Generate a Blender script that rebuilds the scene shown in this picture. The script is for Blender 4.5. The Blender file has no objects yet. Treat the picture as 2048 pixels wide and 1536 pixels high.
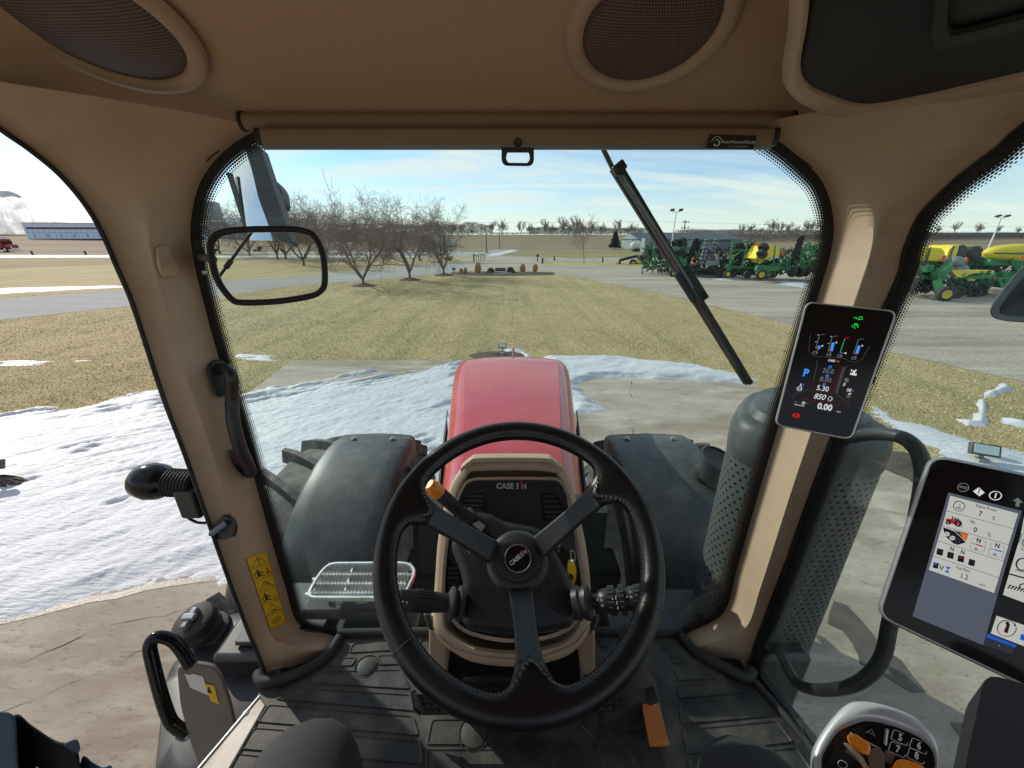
import bpy, bmesh, math, random
import numpy as np
from mathutils import Vector, Matrix, noise
random.seed(7)
SC = bpy.context.scene
COL = SC.collection
R = math.radians
V = Vector

# ------------------------------------------------------------------ camera, world, sun, exposure
EYE = V((0, 0, 3.0))
PITCH = R(20.9)
FPX = 769.0                       # focal length in pixels of a 2048 wide frame
FW = V((0, math.cos(PITCH), -math.sin(PITCH)))
UP = V((0, math.sin(PITCH), math.cos(PITCH)))
RT = V((1, 0, 0))
cam = bpy.data.cameras.new('camera')
cam.sensor_width = 36
cam.lens = 36 * FPX / 2048
cam.clip_start = 0.02
cam.clip_end = 6000
camo = bpy.data.objects.new('camera', cam)
COL.objects.link(camo)
camo.location = EYE
camo.rotation_euler = (R(90) - PITCH, 0, 0)
SC.camera = camo

SUN_DIR = V((-0.71, 0.50, 0.46)).normalized()     # towards the sun
SUN_EL = math.asin(SUN_DIR.z)
world = bpy.data.worlds.new("World")
SC.world = world
world.use_nodes = True
nt = world.node_tree
nt.nodes.clear()
def N(t, typ, **kw):
    n = t.nodes.new(typ)
    for k, v in kw.items():
        if k == 'ins':
            for a, b in v.items():
                n.inputs[a].default_value = b
        else:
            setattr(n, k, v)
    return n
def L(t, a, b):
    t.links.new(a, b)
out = N(nt, 'ShaderNodeOutputWorld')
bg = N(nt, 'ShaderNodeBackground', ins={'Strength': 0.125})
sky = N(nt, 'ShaderNodeTexSky', sky_type='NISHITA', sun_disc=False, sun_elevation=SUN_EL,
        sun_rotation=math.atan2(SUN_DIR.x, SUN_DIR.y), altitude=200, air_density=1.0, dust_density=0.15, ozone_density=5.0)
tc = N(nt, 'ShaderNodeTexCoord')
sep = N(nt, 'ShaderNodeSeparateXYZ')
L(nt, tc.outputs['Generated'], sep.inputs[0])
def MATH(t, op, a, b=None, clamp=False):
    n = N(t, 'ShaderNodeMath', operation=op, use_clamp=clamp)
    for i, x in enumerate((a, b)):
        if x is None:
            continue
        if isinstance(x, (int, float)):
            n.inputs[i].default_value = x
        else:
            L(t, x, n.inputs[i])
    return n.outputs[0]
zz = MATH(nt, 'MAXIMUM', sep.outputs['Z'], 0.0)
den = MATH(nt, 'ADD', zz, 0.16)
cx = MATH(nt, 'DIVIDE', sep.outputs['X'], den)
cy = MATH(nt, 'DIVIDE', sep.outputs['Y'], den)
comb = N(nt, 'ShaderNodeCombineXYZ')
L(nt, cx, comb.inputs[0]); L(nt, cy, comb.inputs[1])
mp = N(nt, 'ShaderNodeMapping')
mp.inputs['Rotation'].default_value = (0, 0, R(-24))
mp.inputs['Scale'].default_value = (0.55, 1.9, 1)
L(nt, comb.outputs[0], mp.inputs['Vector'])
n1 = N(nt, 'ShaderNodeTexNoise', ins={'Scale': 0.85, 'Detail': 9.0, 'Roughness': 0.58, 'Distortion': 0.9})
L(nt, mp.outputs[0], n1.inputs['Vector'])
r1 = N(nt, 'ShaderNodeMapRange', ins={'From Min': 0.38, 'From Max': 0.62, 'To Min': 0.0, 'To Max': 0.88})
L(nt, n1.outputs['Fac'], r1.inputs['Value'])
hz = N(nt, 'ShaderNodeMapRange', ins={'From Min': 0.0, 'From Max': 0.15, 'To Min': 0.78, 'To Max': 0.0})
L(nt, zz, hz.inputs['Value'])
cm = MATH(nt, 'MAXIMUM', r1.outputs[0], hz.outputs[0])
# thin high cloud is whiter towards the sun (the sky texture's own glow carries the direction)
skb = N(nt, 'ShaderNodeMix', data_type='RGBA')
skb.inputs['B'].default_value = (7.0, 6.9, 6.4, 1)
hs_ = N(nt, 'ShaderNodeHueSaturation', ins={'Saturation': 0.92, 'Value': 1.15})
L(nt, sky.outputs[0], hs_.inputs['Color'])
L(nt, hs_.outputs[0], skb.inputs['A'])
L(nt, cm, skb.inputs['Factor'])
L(nt, skb.outputs['Result'], bg.inputs['Color'])
L(nt, bg.outputs[0], out.inputs['Surface'])

sl = bpy.data.lights.new('sun', 'SUN')
sl.energy = 3.9
sl.angle = R(0.5)
sl.color = (1.0, 0.93, 0.82)
so = bpy.data.objects.new('sun', sl)
COL.objects.link(so)
so.rotation_euler = SUN_DIR.to_track_quat('Z', 'Y').to_euler()
so.location = (0, 0, 30)
SC.view_settings.view_transform = 'Standard'
SC.view_settings.look = 'None'
SC.view_settings.gamma = 1
SC.view_settings.use_curve_mapping = False
SC.view_settings.exposure = 0.2
SC.cycles.transparent_max_bounces = 24
SC.cycles.max_bounces = 8
SC.cycles.volume_bounces = 8
SC.cycles.use_denoising = True

# ------------------------------------------------------------------ where a sight line meets a real surface
def ray(u, v):
    return FW + RT * ((u - 1024) / FPX) - UP * ((v - 768) / FPX)
def at(u, v, s):
    return EYE + ray(u, v) * s
def gz(u, v, z=0.0):
    d = ray(u, v)
    return EYE + d * ((z - EYE.z) / d.z)
def gy(u, v, y):
    d = ray(u, v)
    return EYE + d * (y / d.y)
def gx(u, v, x):
    d = ray(u, v)
    return EYE + d * (x / d.x)
class Plane:
    def __init__(s, p, n):
        s.p = V(p); s.n = V(n).normalized()
    def __call__(s, u, v, off=0.0):
        d = ray(u, v)
        p = s.p + s.n * off
        return EYE + d * ((p - EYE).dot(s.n) / d.dot(s.n))
    def off(s, o):
        return Plane(s.p + s.n * o, s.n)

# ------------------------------------------------------------------ mesh building
def frame_of(d, hint=None):
    d = V(d).normalized()
    h = V(hint) if hint is not None else (V((0, 0, 1)) if abs(d.z) < 0.95 else V((1, 0, 0)))
    x = h.cross(d).normalized()
    y = d.cross(x)
    return x, y, d
def catmull(pts, n=6, closed=False):
    pts = [V(p) for p in pts]
    if len(pts) < 3:
        return pts
    o = []
    m = len(pts)
    rng = range(m if closed else m - 1)
    for i in rng:
        if closed:
            p0, p1, p2, p3 = pts[(i - 1) % m], pts[i], pts[(i + 1) % m], pts[(i + 2) % m]
        else:
            p1, p2 = pts[i], pts[i + 1]
            p0 = pts[i - 1] if i else p1 * 2 - p2
            p3 = pts[i + 2] if i + 2 < m else p2 * 2 - p1
        for k in range(n):
            t = k / n
            o.append(0.5 * ((2 * p1) + (p2 - p0) * t + (2 * p0 - 5 * p1 + 4 * p2 - p3) * t * t + (3 * p1 - p0 - 3 * p2 + p3) * t ** 3))
    if not closed:
        o.append(pts[-1])
    return o
def rounded(pts, r, n=5):
    """polygon corners (2D tuples or Vectors) rounded by radius r"""
    pts = [V(p) for p in pts]
    o = []
    m = len(pts)
    for i in range(m):
        a, b, c = pts[i - 1], pts[i], pts[(i + 1) % m]
        rr = r[i] if isinstance(r, (list, tuple)) else r
        d1, d2 = (a - b), (c - b)
        k1 = min(rr, d1.length * 0.45); k2 = min(rr, d2.length * 0.45)
        p1 = b + d1.normalized() * k1; p2 = b + d2.normalized() * k2
        for k in range(n + 1):
            t = k / n
            o.append(p1 * (1 - t) ** 2 + b * 2 * t * (1 - t) + p2 * t * t)
    return o
class MB:
    def __init__(s):
        s.v = []; s.f = []; s.uv = None
    def add(s, verts, faces):
        b = len(s.v)
        s.v += [V(p) for p in verts]
        s.f += [tuple(b + i for i in f) for f in faces]
        return s
    def box(s, c, size, ax=None, taper=1.0):
        c = V(c); X, Y, Z = ax if ax else (V((1, 0, 0)), V((0, 1, 0)), V((0, 0, 1)))
        a, b, h = [q / 2 for q in size]
        vs = []
        for z in (-1, 1):
            t = taper if z > 0 else 1
            for x, y in ((-1, -1), (1, -1), (1, 1), (-1, 1)):
                vs.append(c + X * a * x * t + Y * b * y * t + Z * h * z)
        return s.add(vs, [(3, 2, 1, 0), (4, 5, 6, 7), (0, 1, 5, 4), (1, 2, 6, 5), (2, 3, 7, 6), (3, 0, 4, 7)])
    def beam(s, a, b, w, h=None, hint=None):
        a = V(a); b = V(b)
        x, y, d = frame_of(b - a, hint)
        return s.box((a + b) / 2, (w, h or w, (b - a).length), (x, y, d))
    def tube(s, path, r, n=8, caps=True, closed=False, flat=1.0, hint=None):
        path = [V(p) for p in path]
        m = len(path)
        rs = r if isinstance(r, (list, tuple)) else [r] * m
        rings = []
        px = None
        for i, p in enumerate(path):
            if closed:
                d = path[(i + 1) % m] - path[i - 1]
            else:
                d = path[min(i + 1, m - 1)] - path[max(i - 1, 0)]
            if d.length < 1e-9:
                d = V((0, 0, 1))
            d.normalize()
            if px is None:
                px = frame_of(d, hint)[0]
            px = (px - d * px.dot(d))
            if px.length < 1e-6:
                px = frame_of(d)[0]
            px.normalize()
            py = d.cross(px)
            rings.append([p + (px * math.cos(2 * math.pi * k / n) + py * flat * math.sin(2 * math.pi * k / n)) * rs[i] for k in range(n)])
        b = len(s.v)
        for ring in rings:
            s.v += ring
        for i in range(m if closed else m - 1):
            j = (i + 1) % m
            for k in range(n):
                k2 = (k + 1) % n
                s.f.append((b + i * n + k, b + i * n + k2, b + j * n + k2, b + j * n + k))
        if caps and not closed:
            s.f.append(tuple(b + k for k in range(n))[::-1])
            s.f.append(tuple(b + (m - 1) * n + k for k in range(n)))
        return s
    def cyl(s, a, b, r, n=16, r2=None):
        return s.tube([a, b], [r, r if r2 is None else r2], n)
    def lathe(s, prof, o=(0, 0, 0), d=(0, 0, 1), n=24, arc=None):
        """prof: (radius, height) pairs along axis d"""
        x, y, z = frame_of(d); o = V(o)
        b = len(s.v); m = len(prof)
        for r, h in prof:
            for k in range(n):
                a = 2 * math.pi * k / n
                s.v.append(o + z * h + (x * math.cos(a) + y * math.sin(a)) * r)
        for i in range(m - 1):
            for k in range(n):
                k2 = (k + 1) % n
                s.f.append((b + i * n + k, b + i * n + k2, b + (i + 1) * n + k2, b + (i + 1) * n + k))
        return s
    def loft(s, rows, closed=False, uv=False):
        b = len(s.v); m = len(rows[0])
        for r_ in rows:
            s.v += [V(p) for p in r_]
        for i in range(len(rows) - 1):
            for k in range(m if closed else m - 1):
                k2 = (k + 1) % m
                s.f.append((b + i * m + k, b + i * m + k2, b + (i + 1) * m + k2, b + (i + 1) * m + k))
        return s
    def prism(s, poly, off):
        poly = [V(p) for p in poly]; off = V(off); m = len(poly)
        vs = poly + [p + off for p in poly]
        return s.add(vs, [tuple(range(m))[::-1], tuple(range(m, 2 * m))] + [(i, (i + 1) % m, m + (i + 1) % m, m + i) for i in range(m)])
    def ring(s, outer, inner, off):
        """a flat ring of thickness off between two outlines with equal counts"""
        outer = [V(p) for p in outer]; inner = [V(p) for p in inner]; off = V(off); m = len(outer)
        rows = [outer, [p + off for p in outer], [p + off for p in inner], inner, outer]
        return s.loft([[r_[i] for r_ in rows] for i in range(m)] + [[r_[0] for r_ in rows]])
    def ball(s, c, r, n=10, m=7, sc=(1, 1, 1), ax=None):
        c = V(c); X, Y, Z = ax if ax else (V((1, 0, 0)), V((0, 1, 0)), V((0, 0, 1)))
        b = len(s.v)
        s.v.append(c - Z * r * sc[2])
        for i in range(1, m):
            t = math.pi * i / m
            for k in range(n):
                a = 2 * math.pi * k / n
                s.v.append(c + X * (math.sin(t) * math.cos(a) * r * sc[0]) + Y * (math.sin(t) * math.sin(a) * r * sc[1]) - Z * (math.cos(t) * r * sc[2]))
        s.v.append(c + Z * r * sc[2])
        e = len(s.v) - 1
        for k in range(n):
            s.f.append((b, b + 1 + (k + 1) % n, b + 1 + k))
            s.f.append((e, b + 1 + (m - 2) * n + k, b + 1 + (m - 2) * n + (k + 1) % n))
        for i in range(m - 2):
            for k in range(n):
                k2 = (k + 1) % n
                s.f.append((b + 1 + i * n + k, b + 1 + i * n + k2, b + 1 + (i + 1) * n + k2, b + 1 + (i + 1) * n + k))
        return s
    def quad(s, a, b, c, d):
        return s.add([a, b, c, d], [(0, 1, 2, 3)])
    def build(s, name, mat=None, parent=None, smooth=40, bevel=0, sub=0, fix=True, uvs=None, solid=0, seg=2):
        me = bpy.data.meshes.new(name)
        o0 = wloc(parent)
        me.from_pydata([p - o0 for p in s.v], [], s.f)
        if uvs is not None:
            lay = me.uv_layers.new(name='UVMap')
            vi = np.zeros(len(me.loops), dtype=np.int32); me.loops.foreach_get('vertex_index', vi)
            lay.data.foreach_set('uv', np.array(uvs, dtype=np.float32)[vi].ravel())
        if fix:
            bm = bmesh.new(); bm.from_mesh(me)
            bmesh.ops.remove_doubles(bm, verts=bm.verts, dist=1e-6)
            bmesh.ops.recalc_face_normals(bm, faces=bm.faces)
            bm.to_mesh(me); bm.free()
        if smooth:
            me.shade_smooth()
            me.set_sharp_from_angle(angle=R(smooth))
        o = bpy.data.objects.new(name, me)
        COL.objects.link(o)
        if mat is not None:
            me.materials.append(MATS[mat] if isinstance(mat, str) else mat)
        if parent is not None:
            o.parent = parent
        if solid:
            md = o.modifiers.new('thick', 'SOLIDIFY'); md.thickness = solid; md.offset = 0
        if bevel:
            md = o.modifiers.new('bevel', 'BEVEL'); md.width = bevel; md.segments = seg; md.limit_method = 'ANGLE'; md.angle_limit = R(35)
            md.harden_normals = False
        if sub:
            md = o.modifiers.new('sub', 'SUBSURF'); md.levels = sub; md.render_levels = sub
        return o
def wloc(o):
    p = V((0, 0, 0))
    while o is not None:
        p = p + o.location
        o = o.parent
    return p
def tag(o, label=None, cat=None, group=None, kind=None):
    if label: o['label'] = label
    if cat: o['category'] = cat
    if group: o['group'] = group
    if kind: o['kind'] = kind
    return o
def thing(name, label, cat, loc=(0, 0, 0), group=None):
    o = bpy.data.objects.new(name, None)
    o.empty_display_size = 0.1
    COL.objects.link(o)
    o.location = loc
    return tag(o, label, cat, group)
def clone(o, parent=None, loc=None, rz=None, sc=None):
    kids = [c for c in ALLKIDS(o)]
    c = o.copy(); COL.objects.link(c)
    if parent is not None: c.parent = parent
    if loc is not None: c.location = loc
    if rz is not None: c.rotation_euler = (0, 0, rz)
    if sc is not None: c.scale = sc if isinstance(sc, (tuple, list)) else (sc, sc, sc)
    for k in kids:
        clone(k, c)
    return c
def ALLKIDS(o):
    return list(o.children)
def put(mesh_obj, name, mat4, parent):
    """another object sharing mesh_obj's mesh, placed by a matrix relative to the parent"""
    c = bpy.data.objects.new(name, mesh_obj.data)
    COL.objects.link(c)
    c.parent = parent
    c.matrix_local = mat4
    return c
def text(body, o, ex, ey, size, mat, parent, name='lettering', ext=0.0, bold=0.0, align='CENTER', shear=0.0):
    """flat lettering: ex / ey are world vectors for one unit of text width / height"""
    cu = bpy.data.curves.new(name, 'FONT')
    cu.body = body; cu.size = 1; cu.align_x = align; cu.align_y = 'CENTER'
    cu.extrude = ext; cu.offset = bold; cu.shear = shear; cu.resolution_u = 3
    cu.materials.append(MATS[mat])
    tmp = bpy.data.objects.new('tmp', cu)
    me = bpy.data.meshes.new_from_object(tmp)
    bpy.data.objects.remove(tmp); bpy.data.curves.remove(cu)
    t = bpy.data.objects.new(name, me)
    COL.objects.link(t)
    ex = V(ex) * size; ey = V(ey) * size
    n = ex.cross(ey).normalized() * size
    o0 = V(o) - wloc(parent)
    t.parent = parent
    t.matrix_local = Matrix(((ex.x, ey.x, n.x, o0.x), (ex.y, ey.y, n.y, o0.y), (ex.z, ey.z, n.z, o0.z), (0, 0, 0, 1)))
    return t
def ptext(body, u, v, h, pl, parent, mat, dx=(1, 0), dy=(0, -1), name='lettering', align='CENTER', bold=0.0, off=0.0006, shear=0.0):
    """lettering lying on a plane, centred where pixel (u, v) meets it; h = cap height in pixels"""
    o = pl(u, v, off)
    k = h / 0.7
    lx = math.hypot(*dx); ly = math.hypot(*dy)
    ex = pl(u + dx[0] / lx * 4, v + dx[1] / lx * 4, off) - pl(u - dx[0] / lx * 4, v - dx[1] / lx * 4, off)
    ey = pl(u + dy[0] / ly * 4, v + dy[1] / ly * 4, off) - pl(u - dy[0] / ly * 4, v - dy[1] / ly * 4, off)
    return text(body, o, ex / 8, ey / 8, k, mat, parent, name, bold=bold, align=align, shear=shear)
# ------------------------------------------------------------------ materials
MATS = {}
def M(name, col, rough=0.5, metal=0.0, col2=None, vs=4.0, vlo=0.35, vhi=0.65, bump=0.0, bs=60.0, bdist=0.002, coat=0.0,
      spec=0.5, stretch=(1, 1, 1), speck=None, detail=6.0, emis=None, es=1.0, alpha=1.0, coord='Object', dust=None, dustamt=0.0, dscale=3.0, rough2=None):
    m = bpy.data.materials.new(name); MATS[name] = m
    m.use_nodes = True
    t = m.node_tree; t.nodes.clear()
    o = N(t, 'ShaderNodeOutputMaterial')
    p = N(t, 'ShaderNodeBsdfPrincipled')
    L(t, p.outputs[0], o.inputs['Surface'])
    p.inputs['Base Color'].default_value = (*col, 1)
    p.inputs['Roughness'].default_value = rough
    p.inputs['Metallic'].default_value = metal
    p.inputs['Specular IOR Level'].default_value = spec
    p.inputs['Coat Weight'].default_value = coat
    p.inputs['Coat Roughness'].default_value = 0.08
    if emis:
        p.inputs['Emission Color'].default_value = (*emis, 1)
        p.inputs['Emission Strength'].default_value = es
    c = N(t, 'ShaderNodeTexCoord')
    mpn = N(t, 'ShaderNodeMapping'); mpn.inputs['Scale'].default_value = stretch
    L(t, c.outputs[coord], mpn.inputs['Vector'])
    cur = None
    if col2:
        n = N(t, 'ShaderNodeTexNoise', ins={'Scale': vs, 'Detail': detail, 'Roughness': 0.62})
        L(t, mpn.outputs[0], n.inputs['Vector'])
        mr = N(t, 'ShaderNodeMapRange', ins={'From Min': vlo, 'From Max': vhi})
        L(t, n.outputs['Fac'], mr.inputs['Value'])
        mx = N(t, 'ShaderNodeMix', data_type='RGBA')
        mx.inputs['A'].default_value = (*col, 1); mx.inputs['B'].default_value = (*col2, 1)
        L(t, mr.outputs[0], mx.inputs['Factor'])
        cur = mx.outputs['Result']
        if rough2 is not None:
            rr = N(t, 'ShaderNodeMapRange', ins={'To Min': rough, 'To Max': rough2})
            L(t, mr.outputs[0], rr.inputs['Value']); L(t, rr.outputs[0], p.inputs['Roughness'])
    if dust:
        n = N(t, 'ShaderNodeTexNoise', ins={'Scale': dscale, 'Detail': 10.0, 'Roughness': 0.7})
        L(t, c.outputs['Object'], n.inputs['Vector'])
        mr = N(t, 'ShaderNodeMapRange', ins={'From Min': 0.42, 'From Max': 0.75, 'To Max': dustamt})
        L(t, n.outputs['Fac'], mr.inputs['Value'])
        mx = N(t, 'ShaderNodeMix', data_type='RGBA')
        if cur is not None: L(t, cur, mx.inputs['A'])
        else: mx.inputs['A'].default_value = (*col, 1)
        mx.inputs['B'].default_value = (*dust, 1)
        L(t, mr.outputs[0], mx.inputs['Factor'])
        cur = mx.outputs['Result']
    if speck:
        n = N(t, 'ShaderNodeTexNoise', ins={'Scale': speck[1], 'Detail': 3.0, 'Roughness': 0.8})
        L(t, mpn.outputs[0], n.inputs['Vector'])
        mr = N(t, 'ShaderNodeMapRange', ins={'From Min': speck[2], 'From Max': speck[3], 'To Max': speck[4]})
        L(t, n.outputs['Fac'], mr.inputs['Value'])
        mx = N(t, 'ShaderNodeMix', data_type='RGBA')
        if cur is not None: L(t, cur, mx.inputs['A'])
        else: mx.inputs['A'].default_value = (*col, 1)
        mx.inputs['B'].default_value = (*speck[0], 1)
        L(t, mr.outputs[0], mx.inputs['Factor'])
        cur = mx.outputs['Result']
    if cur is not None:
        L(t, cur, p.inputs['Base Color'])
    if bump:
        n = N(t, 'ShaderNodeTexNoise', ins={'Scale': bs, 'Detail': 5.0, 'Roughness': 0.6})
        L(t, mpn.outputs[0], n.inputs['Vector'])
        b = N(t, 'ShaderNodeBump', ins={'Strength': bump, 'Distance': bdist})
        L(t, n.outputs['Fac'], b.inputs['Height'])
        L(t, b.outputs[0], p.inputs['Normal'])
    return m
def PR(m):
    return [n for n in m.node_tree.nodes if n.type == 'BSDF_PRINCIPLED'][0]

BE = (0.47, 0.345, 0.24)
M('beige_plastic', BE, 0.55, dust=(0.33, 0.25, 0.18), dustamt=0.4, dscale=11, col2=(0.43, 0.312, 0.212), vs=3, bump=0.12, bs=900, bdist=0.0006)
M('beige_dark', (0.23, 0.165, 0.115), 0.6, bump=0.1, bs=700, bdist=0.0005)
M('beige_metal', (0.17, 0.125, 0.095), 0.42, col2=(0.14, 0.105, 0.08), vs=6)
M('black_gloss', (0.006, 0.006, 0.007), 0.14, spec=0.28)
M('black_plastic', (0.014, 0.0145, 0.016), 0.42, bump=0.06, bs=1200, bdist=0.0004, dust=(0.10, 0.095, 0.085), dustamt=0.25, dscale=14)
M('black_matte', (0.011, 0.011, 0.012), 0.7)
M('black_rubber', (0.014, 0.014, 0.014), 0.75, dust=(0.10, 0.09, 0.075), dustamt=0.35, dscale=8)
M('leather', (0.0085, 0.0085, 0.0095), 0.30, bump=0.35, bs=700, bdist=0.001, spec=0.42)
M('stitch', (0.11, 0.11, 0.112), 0.7)
M('floor_mat', (0.014, 0.015, 0.016), 0.6, speck=((0.22, 0.20, 0.16), 60, 0.66, 0.74, 0.5), col2=(0.032, 0.032, 0.029), vs=7, vlo=0.42, vhi=0.7, dust=(0.22, 0.19, 0.145), dustamt=0.5, dscale=9, bump=0.3, bs=900, bdist=0.0006)
M('chrome', (0.75, 0.76, 0.78), 0.2, 0.9)
M('silver', (0.52, 0.53, 0.54), 0.34, 0.35, col2=(0.47, 0.48, 0.49), vs=8)
M('satin', (0.50, 0.51, 0.52), 0.36, 0.75, col2=(0.44, 0.45, 0.46), vs=8)
M('steel', (0.55, 0.55, 0.54), 0.38, 1.0, col2=(0.35, 0.34, 0.32), vs=20, vlo=0.4, vhi=0.7, rough2=0.6)
M('galv', (0.78, 0.80, 0.80), 0.42, 0.4, col2=(0.5, 0.51, 0.51), vs=14)
M('alu_sill', (0.42, 0.40, 0.37), 0.55, 0.45, col2=(0.27, 0.24, 0.20), vs=11, vlo=0.45, vhi=0.75, dust=(0.35, 0.3, 0.24), dustamt=0.6, dscale=24)
M('fender', (0.036, 0.043, 0.046), 0.5, spec=0.4, col2=(0.05, 0.058, 0.06), vs=5, dust=(0.17, 0.17, 0.16), dustamt=0.55, dscale=7, speck=((0.35, 0.34, 0.32), 45, 0.70, 0.74, 0.5), bump=0.05, bs=500, bdist=0.0006)
M('tyre', (0.026, 0.026, 0.026), 0.8, dust=(0.20, 0.185, 0.16), dustamt=0.9, dscale=6, bump=0.4, bs=60, bdist=0.004)
M('tyre_far', (0.02, 0.02, 0.02), 0.8)
M('red_paint', (0.44, 0.008, 0.012), 0.24, col2=(0.46, 0.02, 0.025), vs=2, coat=0.45, dust=(0.50, 0.20, 0.19), dustamt=0.18, dscale=9.0, rough2=0.34)
M('red_dark', (0.25, 0.01, 0.012), 0.4)
M('warn_yellow', (0.75, 0.48, 0.01), 0.5)
M('white_print', (0.75, 0.75, 0.74), 0.5)
M('grey_print', (0.42, 0.42, 0.43), 0.4)
M('print_black', (0.012, 0.012, 0.012), 0.5)
M('logo_red', (0.42, 0.02, 0.03), 0.5)
M('orange', (0.60, 0.20, 0.028), 0.45, bump=0.05, bs=400)
M('orange_gloss', (0.85, 0.24, 0.015), 0.3, spec=0.6)  # brighter, glossier orange plastic of the hand levers
M('key_yellow', (0.80, 0.58, 0.02), 0.4)
M('grey_panel', (0.20, 0.175, 0.15), 0.42, 0.25, col2=(0.17, 0.15, 0.13), vs=5)
M('dark_panel', (0.020, 0.0195, 0.024), 0.8, spec=0.3, bump=0.08, bs=900, bdist=0.0005)
M('trouser', (0.018, 0.018, 0.022), 0.85, bump=0.35, bs=900, bdist=0.001, col2=(0.02, 0.02, 0.024), vs=8)
M('jacket_blue', (0.035, 0.06, 0.085), 0.9, bump=0.4, bs=700, bdist=0.001, col2=(0.05, 0.09, 0.12), vs=6)
M('denim', (0.06, 0.13, 0.24), 0.9, bump=0.4, bs=900, bdist=0.001)
M('jacket_dark', (0.008, 0.009, 0.010), 0.9)
M('shoe', (0.02, 0.018, 0.016), 0.7)
# screens and lit print
def E(name, col, s):
    m = bpy.data.materials.new(name); MATS[name] = m
    m.use_nodes = True
    t = m.node_tree; t.nodes.clear()
    o = N(t, 'ShaderNodeOutputMaterial'); e = N(t, 'ShaderNodeEmission')
    e.inputs['Color'].default_value = (*col, 1); e.inputs['Strength'].default_value = s
    L(t, e.outputs[0], o.inputs['Surface'])
E('lit_white', (0.9, 0.92, 0.95), 0.62)
E('lit_grey', (0.9, 0.92, 0.95), 0.16)
E('lit_dim', (0.9, 0.92, 1.0), 0.05)
E('lit_blue', (0.06, 0.32, 1.0), 0.8)
E('lit_green', (0.02, 0.8, 0.10), 0.55)
E('lit_red', (0.9, 0.02, 0.02), 0.55)
E('lit_reddim', (0.8, 0.02, 0.03), 0.16)
E('lit_orange', (1.0, 0.16, 0.04), 0.45)
E('tile_lit', (0.62, 0.62, 0.58), 0.68)
E('panel_lit', (0.17, 0.20, 0.26), 0.42)
E('screen_ink', (0.03, 0.03, 0.04), 0.3)
E('screen_red', (0.45, 0.03, 0.02), 0.7)
E('screen_blue', (0.02, 0.10, 0.50), 0.8)
E('screen_bar', (0.05, 0.05, 0.07), 0.5)
E('amber_lamp', (1.0, 0.2, 0.03), 0.6)
# outdoor
M('green_paint', (0.012, 0.15, 0.04), 0.5, col2=(0.03, 0.20, 0.07), vs=3)
M('green_dark', (0.008, 0.085, 0.03), 0.5)
M('yellow_paint', (0.78, 0.62, 0.03), 0.5, col2=(0.66, 0.52, 0.03), vs=2)
M('steel_dark', (0.035, 0.036, 0.038), 0.4, 0.5)
M('steel_grey', (0.20, 0.22, 0.24), 0.45, 0.3)
M('bark', (0.115, 0.085, 0.062), 0.9, col2=(0.19, 0.15, 0.11), vs=12, bump=0.6, bs=40, bdist=0.01)
M('twig', (0.25, 0.185, 0.155), 0.9, col2=(0.20, 0.15, 0.125), vs=3)
M('twig_red', (0.28, 0.185, 0.175), 0.9, col2=(0.19, 0.13, 0.12), vs=3)
M('far_twig', (0.24, 0.205, 0.19), 0.95, col2=(0.16, 0.135, 0.125), vs=0.5)
M('spruce', (0.022, 0.042, 0.030), 0.9, col2=(0.05, 0.07, 0.045), vs=2)
M('shrub', (0.035, 0.06, 0.028), 0.9, col2=(0.07, 0.085, 0.045), vs=8)
M('straw', (0.46, 0.30, 0.14), 0.9, col2=(0.36, 0.22, 0.10), vs=14)
M('mulch', (0.055, 0.040, 0.030), 0.95, col2=(0.12, 0.095, 0.075), vs=30, bump=1.0, bs=45, bdist=0.03)
M('wood_post', (0.05, 0.045, 0.04), 0.9)
M('stone', (0.36, 0.33, 0.30), 0.9, col2=(0.26, 0.24, 0.22), vs=9, bump=0.5, bs=40, bdist=0.01)
M('brown_stone', (0.10, 0.055, 0.04), 0.8, col2=(0.15, 0.09, 0.07), vs=9)
M('pole_white', (0.62, 0.63, 0.64), 0.5)
M('pole_wood', (0.22, 0.20, 0.19), 0.9)
M('pole_dark', (0.08, 0.055, 0.045), 0.7)
M('lamp_dark', (0.07, 0.065, 0.05), 0.5)
M('shed_wall', (0.20, 0.25, 0.25), 0.7, col2=(0.18, 0.22, 0.225), vs=1)
M('shed_roof', (0.075, 0.09, 0.11), 0.8, col2=(0.06, 0.07, 0.09), vs=0.3)
M('tank_white', (0.68, 0.68, 0.68), 0.5, col2=(0.45, 0.45, 0.45), vs=1)
M('ware_wall', (0.62, 0.74, 0.88), 0.6, col2=(0.56, 0.69, 0.84), vs=0.05)
M('ware_grey', (0.30, 0.36, 0.42), 0.6, col2=(0.26, 0.32, 0.38), vs=0.05)
M('ware_red', (0.20, 0.03, 0.05), 0.6)
M('ware_roof', (0.55, 0.58, 0.6), 0.6)
M('truck_red', (0.35, 0.01, 0.03), 0.3, coat=0.5)
M('glass_dark', (0.01, 0.012, 0.015), 0.08)
M('glass_lamp', (0.5, 0.6, 0.62), 0.12)
M('hill', (0.20, 0.155, 0.135), 0.95, col2=(0.12, 0.10, 0.095), vs=0.02)
M('orange_flag', (0.85, 0.08, 0.02), 0.5)
M('snow', (0.575, 0.58, 0.60), 0.6, bump=0.9, bs=26, bdist=0.02, col2=(0.49, 0.51, 0.55), vs=1.5, stretch=(0.35, 1.3, 1))

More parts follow.
